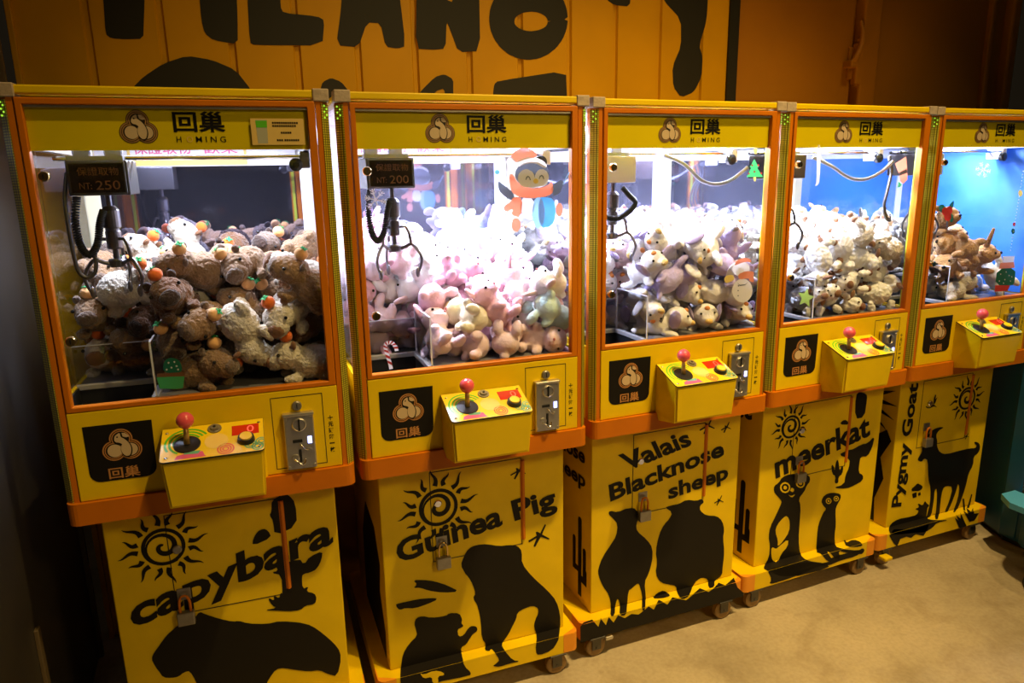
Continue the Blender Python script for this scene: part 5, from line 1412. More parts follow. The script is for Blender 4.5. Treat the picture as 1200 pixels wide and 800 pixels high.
    for k in range(4):
        j = (k + 1) % 4
        bm.faces.new((V[0][k], V[0][j], V[1][j], V[1][k]))
        bm.faces.new((V[2][k], V[3][k], V[3][j], V[2][j]))
        bm.faces.new((V[0][k], V[2][k], V[2][j], V[0][j]))
        bm.faces.new((V[1][k], V[1][j], V[3][j], V[3][k]))
    bmesh.ops.bevel(bm, geom=[e for e in bm.edges if all(abs(v.co.y + 0.003) < 1e-4 for v in e.verts)], offset=0.002, segments=1, affect='EDGES')
    door = link('front_door_frame', bm, ORG, T)
    bm = bmesh.new()
    box(bm, 0.0172, 0.6978, 0.007, 0.012, 1.3062, 2.0958)
    pane = link('glass_pane', bm, GLASS, door)
    fr = plane_xz(0.0135)
    bm = bmesh.new()
    box(bm, 0.0172, 0.6978, 0.0135, 0.018, 1.984, 2.0958, mi=0)
    put = plane_xz(0.0135)
    logo(bm, put, 0.2685, 2.040, 0.046, 1, 2, 3)
    link('marquee_panel', bm, [YEL2, LOGD, LOGT, LOGC, BLKP], T)
    me = bm_marq = bpy.data.objects[-1] if False else None
    bm = bmesh.new()
    put_text(bm, '回巢', put, (0.353, 2.030), (0.482, 2.030), (0.353, 2.084), 0.024, 0.0010)
    put_text(bm, 'H', put, (0.357, 2.004), (0.369, 2.004), (0.357, 2.019), 0.006, 0.0010)
    put_text(bm, 'M I N G', put, (0.405, 2.004), (0.480, 2.004), (0.405, 2.019), 0.004, 0.0010)
    mq = link('marquee_lettering', bm, BLKP, T)
    bm = bmesh.new()
    put_text(bm, 'O', put, (0.382, 2.004), (0.397, 2.004), (0.382, 2.019), 0.0, 0.0010)
    link('faded_letter', bm, PALE, mq)
    bm = bmesh.new()
    box(bm, 0.018, 0.697, 0.003, 0.0068, 2.089, 2.0955, 0.001)
    link('glass_top_channel', bm, SIL, door)
    for z in (1.921, 1.490):
        bm = bmesh.new()
        lathe(bm, [(0.0135, 0.0), (0.0135, 0.010), (0.0115, 0.014), (0.006, 0.014)], (0.040, 0.007, z), 'Y', 20)
        lk = link('door_lock', bm, BRASS, door)
        bm = bmesh.new()
        box(bm, 0.0385, 0.0415, -0.0085, -0.0065, z - 0.006, z + 0.006)
        ringm = bm
        link('keyhole', ringm, BLK, lk)
    # glass stickers
    byname = {}
    for (m_, n2, key, pts) in STICKERS:
        if m_ == i:
            byname.setdefault(n2, []).append((key, pts))
    for n2, items in byname.items():
        bm = bmesh.new()
        keys = []
        for k, (key, pts) in enumerate(items):
            if key not in keys:
                keys.append(key)
            flat(bm, [(a / 1000, b / 1000) for a, b in pts], plane_xz(0.0068), 0.0004 + 0.00009 * min(k, 30), 0.00005, keys.index(key))
        so = link(n2, bm, [STK[k] for k in keys], pane)
        so['label'] = STK_LABEL[n2]
    if i == 0:
        bm = bmesh.new()
        fr = plane_xz(0.0068)
        flat(bm, [(0.547, 1.996), (0.687, 1.996), (0.687, 2.066), (0.547, 2.066)], fr, 0.0006, 0.0005, 0)
        flat(bm, [(0.562, 2.000), (0.588, 2.000), (0.590, 2.062), (0.560, 2.062)], fr, 0.0009, 0.0002, 1)
        flat(bm, [(0.561, 2.042), (0.589, 2.042), (0.590, 2.060), (0.560, 2.060)], fr, 0.0012, 0.0002, 2)
        for z0, xa, xb in ((2.052, 0.603, 0.672), (2.044, 0.603, 0.664), (2.026, 0.624, 0.650), (2.006, 0.612, 0.628), (2.006, 0.632, 0.672)):
            xx = xa
            while xx < xb:
                flat(bm, [(xx, z0), (xx + 0.0045, z0), (xx + 0.0045, z0 + 0.005), (xx, z0 + 0.005)], fr, 0.0012, 0.0002, 3)
                xx += 0.0058
        so = link('notice_sticker', bm, [mat('cream_label', (0.72, 0.50, 0.14), 0.5), mat('grey_label_print', (0.40, 0.40, 0.30), 0.5), GRNP, BLKP], pane)
        so['label'] = 'cream notice sticker with tiny black print'
    # --- gantry
    bm = bmesh.new()
    cyl(bm, (0.02, 0.20, 1.970), (0.695, 0.20, 1.970), 0.006, seg=12)
    cyl(bm, (0.02, 0.255, 1.970), (0.695, 0.255, 1.970), 0.006, seg=12)
    link('gantry_rail', bm, CHR, T)
    for xx in (0.005, 0.69):
        bm = bmesh.new()
        box(bm, xx, xx + 0.022, 0.08, 0.70, 1.985, 2.005, 0.002)
        if xx > 0.1:
            box(bm, xx - 0.012, xx + 0.018, 0.19, 0.27, 1.935, 1.985, 0.004)
        link('gantry_side_rail', bm, (DMET if i == 0 else WHT) if xx > 0.1 else SIL, T)
    bm = bmesh.new()
    lathe(bm, [(0.012, 0), (0.020, 0.003), (0.020, 0.02), (0.010, 0.024)], (0.665, 0.19, 1.945), 'Y', 16)
    link('rail_roller', bm, BLK, T)
    bxm = {'display': DMET, 'lilac': LILBOX, 'brown': BROWNBOX}[c['box']]
    bm = bmesh.new()
    box(bm, 0.060, 0.212, 0.135, 0.30, 1.868, 1.962, 0.003)
    car = link('gantry_carriage', bm, bxm, T)
    bm = bmesh.new()
    for xx in (0.09, 0.17):
        lathe(bm, [(0.02, 0), (0.024, 0.004), (0.024, 0.02), (0.02, 0.024)], (xx, 0.225, 1.985), 'Y', 16)
    box(bm, 0.06, 0.20, 0.16, 0.30, 1.963, 1.975)
    link('carriage_wheels', bm, GREYCAB, car)
    if c['box'] == 'display':
        bm = bmesh.new()
        box(bm, 0.066, 0.206, 0.126, 0.1345, 1.872, 1.958, 0.002, mi=0)
        f2 = plane_xz(0.126)
        flat(bm, [(0.070, 1.876), (0.202, 1.876), (0.202, 1.954), (0.070, 1.954)], f2, 0.0006, 0.0004, 1)
        put_text(bm, '保證取物', f2, (0.088, 1.922), (0.190, 1.922), (0.088, 1.944), 0.0, 0.0012, 2)
        put_text(bm, 'NT:', f2, (0.090, 1.886), (0.120, 1.886), (0.090, 1.903), 0.0, 0.0012, 2)
        put_text(bm, c['price'], f2, (0.130, 1.884), (0.190, 1.884), (0.130, 1.908), 0.0, 0.0012, 2)
        link('price_display', bm, [DMET, DISPB, DISPT], car)
    # claw
    cx, cy = 0.145, 0.185
    clm = CLAWM if i != 3 else DMET
    bm = bmesh.new()
    cyl(bm, (cx, cy, 1.868), (cx, cy, 1.832), 0.008)
    lathe(bm, [(0.018, 1.716), (0.021, 1.72), (0.021, 1.765), (0.018, 1.768), (0.018, 1.774), (0.024, 1.778), (0.024, 1.825), (0.014, 1.838)], (cx, cy, 0), 'Z', 20)
    cyl(bm, (cx, cy, 1.716), (cx, cy, 1.682), 0.009)
    lathe(bm, [(0.020, 1.664), (0.023, 1.668), (0.023, 1.684), (0.020, 1.688)], (cx, cy, 0), 'Z', 16)
    claw = link('claw', bm, clm, T)
    for k in range(3):
        a = math.radians(200 + 120 * k + (18 if i == 1 else 0))
        e = Vector((math.cos(a), math.sin(a), 0))
        C0 = Vector((cx, cy, 0))
        up_ = lambda r_, z_: C0 + e * r_ + Vector((0, 0, z_))
        bm = bmesh.new()
        tube(bm, catmull([up_(0.012, 1.672), up_(0.036, 1.680), up_(0.058, 1.688), up_(0.080, 1.662), up_(0.088, 1.638), up_(0.082, 1.612), up_(0.072, 1.588)], 5), 0.0062, 8, 0.0046)
        link('claw_prong', bm, clm, claw, smooth=True)
        bm = bmesh.new()
        tube(bm, [up_(0.056, 1.688), up_(0.050, 1.725), up_(0.040, 1.745), up_(0.022, 1.745)], 0.0052, 8)
        link('claw_link', bm, clm, claw, smooth=True)
        bm = bmesh.new()
        ball(bm, up_(0.073, 1.596), (0.0075, 0.0075, 0.018), 2)
        link('claw_tip', bm, clm, claw, smooth=True)
    # coiled cable from carriage to claw
    bm = bmesh.new()
    if i == 2:
        path = catmull([(0.165, 0.15, 1.85), (0.19, 0.14, 1.82), (0.215, 0.14, 1.795), (0.19, 0.14, 1.765), (0.14, 0.14, 1.742), (0.09, 0.15, 1.75), (0.055, 0.16, 1.79), (0.05, 0.18, 1.86)], 14)
    else:
        path = catmull([(0.072, 0.16, 1.865), (0.062, 0.15, 1.80), (0.066, 0.145, 1.735), (0.085, 0.145, 1.705), (0.108, 0.15, 1.735), (0.120, 0.155, 1.79), (0.132, 0.165, 1.825)], 14)
    hel = []
    n = len(path)
    turns = n * 0.42
    for k in range(n * 6):
        t = k / (n * 6 - 1) * (n - 1)
        a = int(t)
        p = path[a].lerp(path[min(a + 1, n - 1)], t - a)
        d = (path[min(a + 1, n - 1)] - path[max(a - 1, 0)]).normalized()
        s_ = Vector((0, 1, 0))
        u = (s_ - d * s_.dot(d)).normalized()
        v = d.cross(u)
        ang = t * 0.42 * 2 * math.pi * 1.6
        hel.append(p + (u * math.cos(ang) + v * math.sin(ang)) * 0.0085)
    tube(bm, hel, 0.0028, 5)
    link('coiled_cable', bm, BLK, claw, smooth=True)
    if i == 0:
        bm = bmesh.new()
        tube(bm, catmull([(0.048, 0.20, 1.93), (0.045, 0.15, 1.86), (0.050, 0.12, 1.78), (0.053, 0.115, 1.70), (0.060, 0.115, 1.66), (0.078, 0.115, 1.645), (0.098, 0.12, 1.66), (0.104, 0.125, 1.70)]), 0.0055, 8)
        link('cable_guide', bm, DMET, claw, smooth=True)
    # swagged cable along the rail
    if i in (2, 3):
        bm = bmesh.new()
        P = [(0.33, 0.14, 1.965), (0.40, 0.11, 1.93), (0.47, 0.10, 1.872), (0.54, 0.10, 1.855), (0.61, 0.10, 1.87), (0.69, 0.11, 1.915)] if i == 2 else \
            [(0.23, 0.12, 1.95), (0.31, 0.10, 1.915), (0.40, 0.09, 1.868), (0.49, 0.09, 1.858), (0.58, 0.09, 1.885), (0.66, 0.10, 1.93)]
        tube(bm, catmull(P), 0.007, 8)
        link('swag_cable', bm, GREYCAB, T, smooth=True)
    if i == 3:
        bm = bmesh.new()
        P = [(0.66, 0.12, 1.94), (0.68, 0.12, 1.88), (0.655, 0.11, 1.80), (0.645, 0.11, 1.74), (0.665, 0.11, 1.69), (0.69, 0.11, 1.68)]
        for k in range(3):
            tube(bm, catmull([(a + 0.012 * k, b + 0.01 * k, z + 0.006 * k) for a, b, z in P]), 0.006, 8)
        link('cable_bundle', bm, DMET, T, smooth=True)
    # --- yellow control front
    bm = bmesh.new()
    box(bm, 0.0, 0.7205, -0.002, 0.03, ZP + 0.0012, 1.2905, 0.0025)
    fp = link('control_front', bm, YEL, T)
    fr = plane_xz(-0.002)
    bm = bmesh.new()
    pl = [(0.033, 1.249), (0.033, 1.112)] + circ(0.061, 1.111, 0.028, n=6, a0=180, a1=270) + circ(0.175, 1.111, 0.028, n=6, a0=270, a1=360) + [(0.206, 1.249)]
    flat(bm, pl, fr, 0.0010, 0.0008, 0)
    logo(bm, fr, 0.123, 1.183, 0.052, 0, 1, 2, 0.0013)
    put_text(bm, '回巢', fr, (0.080, 1.088), (0.160, 1.088), (0.080, 1.121), 0.016, 0.0014, 1)
    link('emblem_plate', bm, [BLKP, LOGO_ORG, LOGC], fp)
    # coin door
    bm = bmesh.new()
    x0, x1, z0, z1 = 0.526, 0.676, 1.046, 1.272
    w_ = 0.0022
    for q in ([(x0, z0), (x1, z0), (x1, z0 + w_), (x0, z0 + w_)], [(x0, z1 - w_), (x1, z1 - w_), (x1, z1), (x0, z1)],
              [(x0, z0), (x0 + w_, z0), (x0 + w_, z1), (x0, z1)], [(x1 - w_, z0), (x1, z0), (x1, z1), (x1 - w_, z1)]):
        flat(bm, q, fr, 0.0006, 0.0005, 0)
    link('coin_door_seam', bm, DARK, fp)
    bm = bmesh.new()
    lathe(bm, [(0.0145, 0), (0.0145, 0.006), (0.012, 0.009), (0.004, 0.009)], (0.600, -0.0025, 1.241), 'Y', 20)
    cl = link('coin_door_lock', bm, LOCKM, fp)
    bm = bmesh.new()
    box(bm, 0.5988, 0.6012, -0.0135, -0.0112, 1.234, 1.248)
    link('keyhole', bm, BLK, cl)
    bm = bmesh.new()
    vround(bm, 0.557, 0.644, -0.020, -0.0022, 1.046, 1.222, 0.004, 3)
    box(bm, 0.555, 0.646, -0.024, -0.0022, 1.213, 1.2225, 0.003)
    lathe(bm, [(0.021, 0), (0.021, 0.004), (0.018, 0.006), (0.017, 0.003)], (0.601, -0.020, 1.186), 'Y', 24)
    lathe(bm, [(0.012, 0), (0.012, 0.002), (0.009, 0.003)], (0.583, -0.020, 1.082), 'Y', 16)
    lathe(bm, [(0.010, 0), (0.010, 0.002)], (0.625, -0.020, 1.10), 'Y', 16)
    for a, b in ((0.563, 1.205), (0.638, 1.205), (0.563, 1.053), (0.638, 1.053)):
        lathe(bm, [(0.005, 0), (0.004, 0.002)], (a, -0.020, b), 'Y', 10)
    cm = link('coin_acceptor', bm, SIL, T)
    bm = bmesh.new()
    box(bm, 0.5985, 0.6035, -0.0268, -0.0205, 1.168, 1.206, 0.001)
    box(bm, 0.579, 0.607, -0.0222, -0.0205, 1.130, 1.140, 0.001)
    box(bm, 0.594, 0.602, -0.0222, -0.0205, 1.066, 1.108, 0.001)
    link('coin_slot', bm, BLK, cm)
    bm = bmesh.new()
    tube(bm, catmull([(0.580, -0.022, 1.078), (0.590, -0.028, 1.070), (0.600, -0.030, 1.062), (0.609, -0.028, 1.066), (0.611, -0.024, 1.076)]), 0.003, 8)
    tube(bm, [(0.598, -0.0225, 1.126), (0.610, -0.024, 1.110), (0.622, -0.0225, 1.104)], 0.0022, 6)
    link('return_lever', bm, CHR, cm, smooth=True)
    bm = bmesh.new()
    box(bm, 0.6225, 0.6345, -0.0218, -0.0205, 1.124, 1.146, 0.001)
    link('indicator_lamp', bm, BLUEL, cm)
    bm = bmesh.new()
    zt = 1.200
    for ch_ in '十元硬幣一枚':
        hh = 0.016 if ch_ != '一' else 0.004
        dz = (0.020 - hh) / 2
        put_text(bm, ch_, fr, (0.687, zt - hh - dz), (0.702, zt - hh - dz), (0.687, zt - dz), 0.026, 0.0006)
        zt -= 0.0205
    link('price_lettering', bm, BLKP, fp)
    # control box
    bm = bmesh.new()
    pr = [(-0.0025, 1.211), (-0.132, 1.160), (-0.122, 1.022), (-0.014, 1.000), (-0.0025, 1.03)]
    xa, xb = 0.232, 0.500
    l_ = [bm.verts.new((xa, y, z)) for y, z in pr]
    r_ = [bm.verts.new((xb, y, z)) for y, z in pr]
    for k in (2, 3):
        l_[k].co.x += 0.008
        r_[k].co.x -= 0.008
    bm.faces.new(l_); bm.faces.new(r_[::-1])
    for k in range(5):
        bm.faces.new((l_[k], r_[k], r_[(k + 1) % 5], l_[(k + 1) % 5]))
    bmesh.ops.bevel(bm, geom=[e for e in bm.edges if all(v.co.y < -0.1 for v in e.verts)], offset=0.007, segments=3, affect='EDGES')
    link('control_box', bm, YEL, T)
    # control plate, sloped
    O = Vector((xa - 0.002, -0.003, 1.2118))
    Vv = (Vector((0, -0.1345, 1.1605)) - Vector((0, -0.003, 1.2118)))
    LV = Vv.length
    Vv.normalize()
    N = Vector((1, 0, 0)).cross(Vv)
    if N.z < 0:
        N = -N
    W = xb - xa + 0.004
    fr2 = (O, (1, 0, 0), Vv, N)
    bm = bmesh.new()
    r0 = 0.012
    op = [(0, 0), (W, 0)] + circ(W - r0, LV - r0, r0, n=5, a0=0, a1=90) + circ(r0, LV - r0, r0, n=5, a0=90, a1=180)
    flat(bm, op, fr2, 0.0035, 0.0032, 1)
    ip = [(0.001, 0.001), (W - 0.001, 0.001), (W - 0.001, LV - r0)] + circ(W - r0, LV - r0, r0 - 0.001, n=5, a0=0, a1=90) + circ(r0, LV - r0, r0 - 0.001, n=5, a0=90, a1=180)
    flat(bm, ip, fr2, 0.0040, 0.0005, 0)
    z_ = 0.0044
    u, v = lambda s_: s_ * W, lambda t_: t_ * LV
    for rr in (0.22, 0.18, 0.14):
        flat(bm, ringpoly(u(0.25), v(0.50), rr * W, (rr - 0.022) * W, 20, 150 if rr > 0.2 else 120, 330), fr2, z_, 0.0002, 2)
    flat(bm, circ(u(0.53), v(0.55), 0.115 * W), fr2, z_, 0.0002, 3)
    for rr in (0.085, 0.06, 0.035):
        flat(bm, ringpoly(u(0.62), v(0.82), rr * W, (rr - 0.015) * W, 20), fr2, z_, 0.0002, 4)
    for a, b in ((0.93, 0.86), (0.86, 0.78), (0.97, 0.72)):
        for rr in (0.062, 0.036):
            a0_, b0_ = u(a), v(b)
            P = [(min(p, W - 0.002), min(q, LV - 0.003)) for p, q in ringpoly(a0_, b0_, rr * W, (rr - 0.016) * W, 18)]
            flat(bm, P, fr2, z_, 0.0002, 5)
    flat(bm, [(u(0.14), v(0.96)), (u(0.16), v(0.86)), (u(0.24), v(0.80)), (u(0.40), v(0.80)), (u(0.42), v(0.92)), (u(0.44), v(0.96))], fr2, z_, 0.0002, 6)
    flat(bm, [(u(0.22), v(0.84)), (u(0.24), v(0.77)), (u(0.38), v(0.77)), (u(0.36), v(0.86))], fr2, z_ + 0.0003, 0.0002, 5)
    cp = link('control_plate', bm, [YELB, BLK, GRNP, PALE, REDP, TEAL, PNKP], T)
    at = lambda s_, t_, h=0.0: O + Vector((1, 0, 0)) * (s_ * W) + Vv * (t_ * LV) + N * h
    for s_, t_ in ((0.05, 0.14), (0.95, 0.12), (0.95, 0.88), (0.06, 0.88)):
        bm = bmesh.new()
        ball(bm, at(s_, t_, 0.004), (0.0055, 0.0055, 0.003), 2)
        link('plate_screw', bm, CHR, cp, smooth=True)
    bm = bmesh.new()
    flat(bm, [(u(0.68), v(0.16)), (u(0.95), v(0.16)), (u(0.95), v(0.46)), (u(0.68), v(0.46))], fr2, 0.0052, 0.001, 0)
    put_text(bm, '0', fr2, (u(0.83), v(0.40)), (u(0.90), v(0.40)), (u(0.83), v(0.20)), 0.0, 0.0058, 1)
    link('credit_display', bm, [REDD, REDN], cp)
    bm = bmesh.new()
    b0, b1 = at(0.82, 0.63, 0.003), at(0.82, 0.63, 0.017)
    cyl(bm, b0, b1, 0.0245, 0.0215, 28)
    pb = link('push_button', bm, BLK, T, smooth=False)
    bm = bmesh.new()
    cyl(bm, b1 - N * 0.004, b1 + N * 0.004, 0.018, 0.0165, 24)
    link('button_cap', bm, YELB, pb)
    bm = bmesh.new()
    k0 = at(0.51, 0.17, 0.0035)
    cyl(bm, k0, k0 + N * 0.004, 0.0195, 0.0185, 24)
    cyl(bm, k0 + N * 0.004, k0 + N * 0.010, 0.013, 0.011, 20)
    kl = link('plate_lock', bm, LOCKM, T)
    bm = bmesh.new()
    cyl(bm, k0 + N * 0.009, k0 + N * 0.0115, 0.004, seg=10)
    link('keyhole', bm, BLK, kl)
    bm = bmesh.new()
    j0 = at(0.25, 0.55, 0.0035)
    cyl(bm, j0, j0 + N * 0.003, 0.036, 0.034, 32)
    js = link('joystick', bm, BLK, T)
    bm = bmesh.new()
    jt = j0 + Vector((0.002, 0.004, 0.058))
    cyl(bm, j0 + N * 0.003, jt, 0.0085, 0.0065, 14)
    link('joystick_shaft', bm, JOYS, js, smooth=True)
    bm = bmesh.new()
    ball(bm, jt + Vector((0, 0, 0.012)), 0.0235, 4)
    link('joystick_ball', bm, PINKB, js, smooth=True)
    # --- base cabinet
    p0, p1 = PEDX[i]
    bm = bmesh.new()
    box(bm, p0, p1, PY, 0.80, PTZ + 0.0005, ZB - 0.0005, 0.004)
    ped = link('base_cabinet', bm, YEL, T)
    x0, x1 = c['plx']
    bm = bmesh.new()
    vround(bm, x0, x1, FY, 0.82, PBZ, PTZ, 0.022, 5)
    pln = link('plinth', bm, YEL, T)
    for a, b in ((x0 - 0.0012, x0 + 0.062), (x1 - 0.062, x1 + 0.0012)):
        bm = bmesh.new()
        left = a < x0
        pts = []
        r = 0.0235
        if left:
            pts = [(b, FY - 0.0012)] + [(p, q) for p, q in circ(a + r, FY - 0.0012 + r, r, n=6, a0=270, a1=180)] + [(a, 0.13), (a + 0.004, 0.13), (a + 0.004, FY + 0.03), (b, FY + 0.003)]
        else:
            pts = [(a, FY - 0.0012)] + [(p, q) for p, q in circ(b - r, FY - 0.0012 + r, r, n=6, a0=270, a1=360)] + [(b, 0.13), (b - 0.004, 0.13), (b - 0.004, FY + 0.03), (a, FY + 0.003)]
        lo_ = [bm.verts.new((p, q, PBZ + 0.001)) for p, q in pts]
        hi_ = [bm.verts.new((p, q, PTZ + 0.0006)) for p, q in pts]
        n = len(pts)
        for tri in tessellate_polygon([[Vector((p, q, 0)) for p, q in pts]]):
            bm.faces.new([hi_[k] for k in tri])
            bm.faces.new([lo_[k] for k in tri[::-1]])
        for k in range(n):
            bm.faces.new((lo_[k], lo_[(k + 1) % n], hi_[(k + 1) % n], hi_[k]))
        g = link('corner_guard', bm, ORG2, pln)
    frames = {'ped': plane_xz(PY), 'front': plane_xz(FY), 'top': ((0, 0, PTZ), (1, 0, 0), (0, 1, 0), (0, 0, 1))}
    # hatch in the base front
    h = HATCH[i]
    hx0, hx1, hz0, hz1 = 0.198 + (0.006 if i != 3 else 0.02), 0.545, 0.566, 0.909
    if i == 0:
        hx0, hx1 = 0.185, 0.522
    bm = bmesh.new()
    w_ = 0.0026
    for q in ([(hx0, hz0), (hx1, hz0), (hx1, hz0 + w_), (hx0, hz0 + w_)], [(hx0, hz1 - w_), (hx1, hz1 - w_), (hx1, hz1), (hx0, hz1)],
              [(hx0, hz0), (hx0 + w_, hz0), (hx0 + w_, hz1), (hx0, hz1)], [(hx1 - w_, hz0), (hx1, hz0), (hx1, hz1), (hx1 - w_, hz1)]):
        flat(bm, q, frames['ped'], 0.0013, 0.0010, 0)
    hs = link('hatch_seam', bm, DARK, ped)
    bm = bmesh.new()
    cyl(bm, (hx1 + 0.004, PY - 0.002, hz0 + 0.02), (hx1 + 0.004, PY - 0.002, hz1 - 0.01), 0.006, seg=10)
    box(bm, hx1 - 0.004, hx1 + 0.012, PY - 0.003, PY - 0.0002, hz0 + 0.02, hz1 - 0.01)
    hg = link('hatch_hinge', bm, ORG, ped)
    bm = bmesh.new()
    lx, lz = (h[4] if i != 4 else (0.262, 0.79))
    lathe(bm, [(0.014, 0), (0.014, 0.005), (0.011, 0.008), (0.004, 0.008)], (lx, PY - 0.001, lz), 'Y', 18)
    link('hatch_lock', bm, CHR if i else LOCKM, ped)
    # printed art
    art = {}
    for (m_, n2, k, pts) in ART:
        if m_ == i:
            art.setdefault((n2, k), []).append(pts)
    nl = 0
    for (n2, k), polys in art.items():
        yel = n2.endswith('*')
        nm = n2.rstrip('*')
        for pts in polys:
            bm = bmesh.new()
            flat(bm, [(a / 1000, b / 1000) for a, b in pts], frames[k], 0.0024 if yel else 0.0016, 0.0006)
            link(nm, bm, YEL if yel else BLKP, ped if k == 'ped' else pln)
    for (m_, s_, a, b, t_) in LETTERS:
        if m_ == i:
            bm = bmesh.new()
            desc = any(q in s_ for q in 'gpy')
            if s_[0].islower():
                t_ = (a[0] + (t_[0] - a[0]) / 0.76, a[1] + (t_[1] - a[1]) / 0.76)
            put_text(bm, s_, frames['ped'], a, b, t_, 0.032, 0.0020)
            link('lettering', bm, BLKP, ped)
    for (m_, cc, r) in SUNS:
        if m_ == i:
            bm = bmesh.new()
            ux, uz = cc
            R0 = r * (1.0 if i else 1.05)
            sp = [(ux + R0 * t * math.cos(0.6 + 11.0 * t), uz + R0 * t * math.sin(0.6 + 11.0 * t)) for t in [k / 44 for k in range(4, 45)]]
            wd = [R0 * (0.10 + 0.16 * math.sin(math.pi * min(1, k / 30))) for k in range(41)]
            flat(bm, stroke(sp, wd), frames['ped'], 0.0018, 0.0006)
            flat(bm, ringpoly(ux, uz, R0 * 1.02, R0 * 0.84, 32), frames['ped'], 0.0016, 0.0006)
            for k in range(16):
                a = k * math.pi / 8 + 0.12
                L_ = R0 * (0.95 if k % 2 == 0 else 0.70)
                pts, ws = [], []
                for t in [q / 8 for q in range(9)]:
                    rr = R0 * 1.20 + L_ * t
                    of = R0 * 0.10 * math.sin(t * 5.2) * (1 if k % 2 else -1)
                    pts.append((ux + rr * math.cos(a) - of * math.sin(a), uz + rr * math.sin(a) + of * math.cos(a)))
                    ws.append(R0 * 0.25 * (1 - t) ** 0.8 + 0.0006)
                pts = [(p, min(q, ZB - 0.004)) for p, q in pts]
                flat(bm, stroke(pts, ws), frames['ped'], 0.0016, 0.0006)
            link('sun_print', bm, BLKP, ped)
    # print on the left flank of the base
    side = ((p0, 0, 0), (0, -1, 0), (0, 0, 1), (-1, 0, 0))
    bm = bmesh.new()
    if i == 2:
        put_text(bm, 'Blacknose', side, (-0.62, 0.775), (-0.155, 0.800), (-0.62, 0.835), 0.03, 0.0016)
        link('side_lettering', bm, BLKP, ped)
        bm = bmesh.new()
        put_text(bm, 'sheep', side, (-0.45, 0.685), (-0.150, 0.700), (-0.45, 0.745), 0.03, 0.0016)
    if i == 3:
        put_text(bm, 'meerkat', side, (-0.68, 0.80), (-0.165, 0.850), (-0.68, 0.90), 0.03, 0.0016)
    if i in (2, 3):
        link('side_lettering', bm, BLKP, ped)
        bm = bmesh.new()
        for a, b, cc_, d in ((-0.195, 0.20, 0.030, 0.54), (-0.245, 0.30, 0.026, 0.44), (-0.155, 0.27, 0.026, 0.42), (-0.150, 0.27, 0.03, 0.33)):
            flat(bm, stroke([(a, b), (a, d)], cc_), side, 0.0016, 0.0006)
            flat(bm, circ(a, d, cc_ / 2, n=12), side, 0.0016, 0.0006)
        flat(bm, stroke([(-0.20, 0.285), (-0.15, 0.285)], 0.03), side, 0.0016, 0.0006)
        flat(bm, stroke([(-0.245, 0.315), (-0.20, 0.315)], 0.026), side, 0.0016, 0.0006)
        link('side_print', bm, BLKP, ped)
    elif i == 4:
        P = [(-0.30, 0.18), (-0.17, 0.18), (-0.18, 0.30), (-0.14, 0.42), (-0.17, 0.52), (-0.12, 0.62), (-0.15, 0.67), (-0.24, 0.60), (-0.40, 0.55), (-0.55, 0.50), (-0.55, 0.20), (-0.45, 0.20), (-0.42, 0.36), (-0.30, 0.38)]
        flat(bm, P, side, 0.0016, 0.0006)
        for k in range(9):
            a = math.radians(-80 + 20 * k)
            q = [(-0.32 + (0.10 + 0.11 * t) * math.cos(a) + 0.01 * math.sin(t * 5) * math.sin(a), 0.80 + (0.10 + 0.11 * t) * math.sin(a)) for t in [z / 6 for z in range(7)]]
            flat(bm, stroke(q, [0.026 * (1 - z / 6) + 0.001 for z in range(7)]), side, 0.0016, 0.0006)
        link('side_print', bm, BLKP, ped)
    elif i == 1:
        P = [(-0.60, 0.18), (-0.16, 0.18), (-0.15, 0.30), (-0.22, 0.42), (-0.18, 0.55), (-0.26, 0.66), (-0.45, 0.68), (-0.58, 0.5)]
        flat(bm, P, side, 0.0016, 0.0006)
        link('side_print', bm, BLKP, ped)
    else:
        bm.free()
    # casters
    for a in (x0 + 0.075, x1 - 0.085):
        for b in (0.075, 0.74):
            bm = bmesh.new()
            box(bm, a - 0.034, a + 0.034, b - 0.03, b + 0.034, PBZ - 0.008, PBZ - 0.0003, 0.002)
            for s_ in (-1, 1):
                box(bm, a - 0.020, a + 0.020, b + s_ * 0.017 - 0.002, b + s_ * 0.017 + 0.002, 0.034, PBZ - 0.0085, 0.001)
            cyl(bm, (a, b - 0.022, 0.043), (a, b + 0.022, 0.043), 0.005, seg=10)
            cs = link('caster', bm, DMET, T)
            bm = bmesh.new()
            lathe(bm, [(0.020, -0.012), (0.036, -0.013), (0.042, -0.009), (0.042, 0.009), (0.036, 0.013), (0.020, 0.012)], (a, b, 0.043), 'Y', 28)
            link('caster_wheel', bm, RUBB, cs, smooth=False)
            if b < 0.2 and a < 0.3 and i in (2, 4):
                bm = bmesh.new()
                if i == 4:
                    box(bm, a - 0.05, a + 0.0, b - 0.06, b - 0.018, 0.050, 0.068, 0.005)
                    link('brake_pedal', bm, YEL, cs)
                else:
                    box(bm, a + 0.035, a + 0.07, b - 0.03, b + 0.0, 0.070, 0.086, 0.004)
                    link('brake_pedal', bm, SIL, cs)
    return T


MACHINES = [build_machine(i, c) for i, c in enumerate(CFG)]


def to_world(i, p):
    c = CFG[i]
    cs, sn = math.cos(c['yaw']), math.sin(c['yaw'])
    return Vector((c['loc'][0] + cs * p[0] - sn * p[1], c['loc'][1] + sn * p[0] + cs * p[1], p[2]))


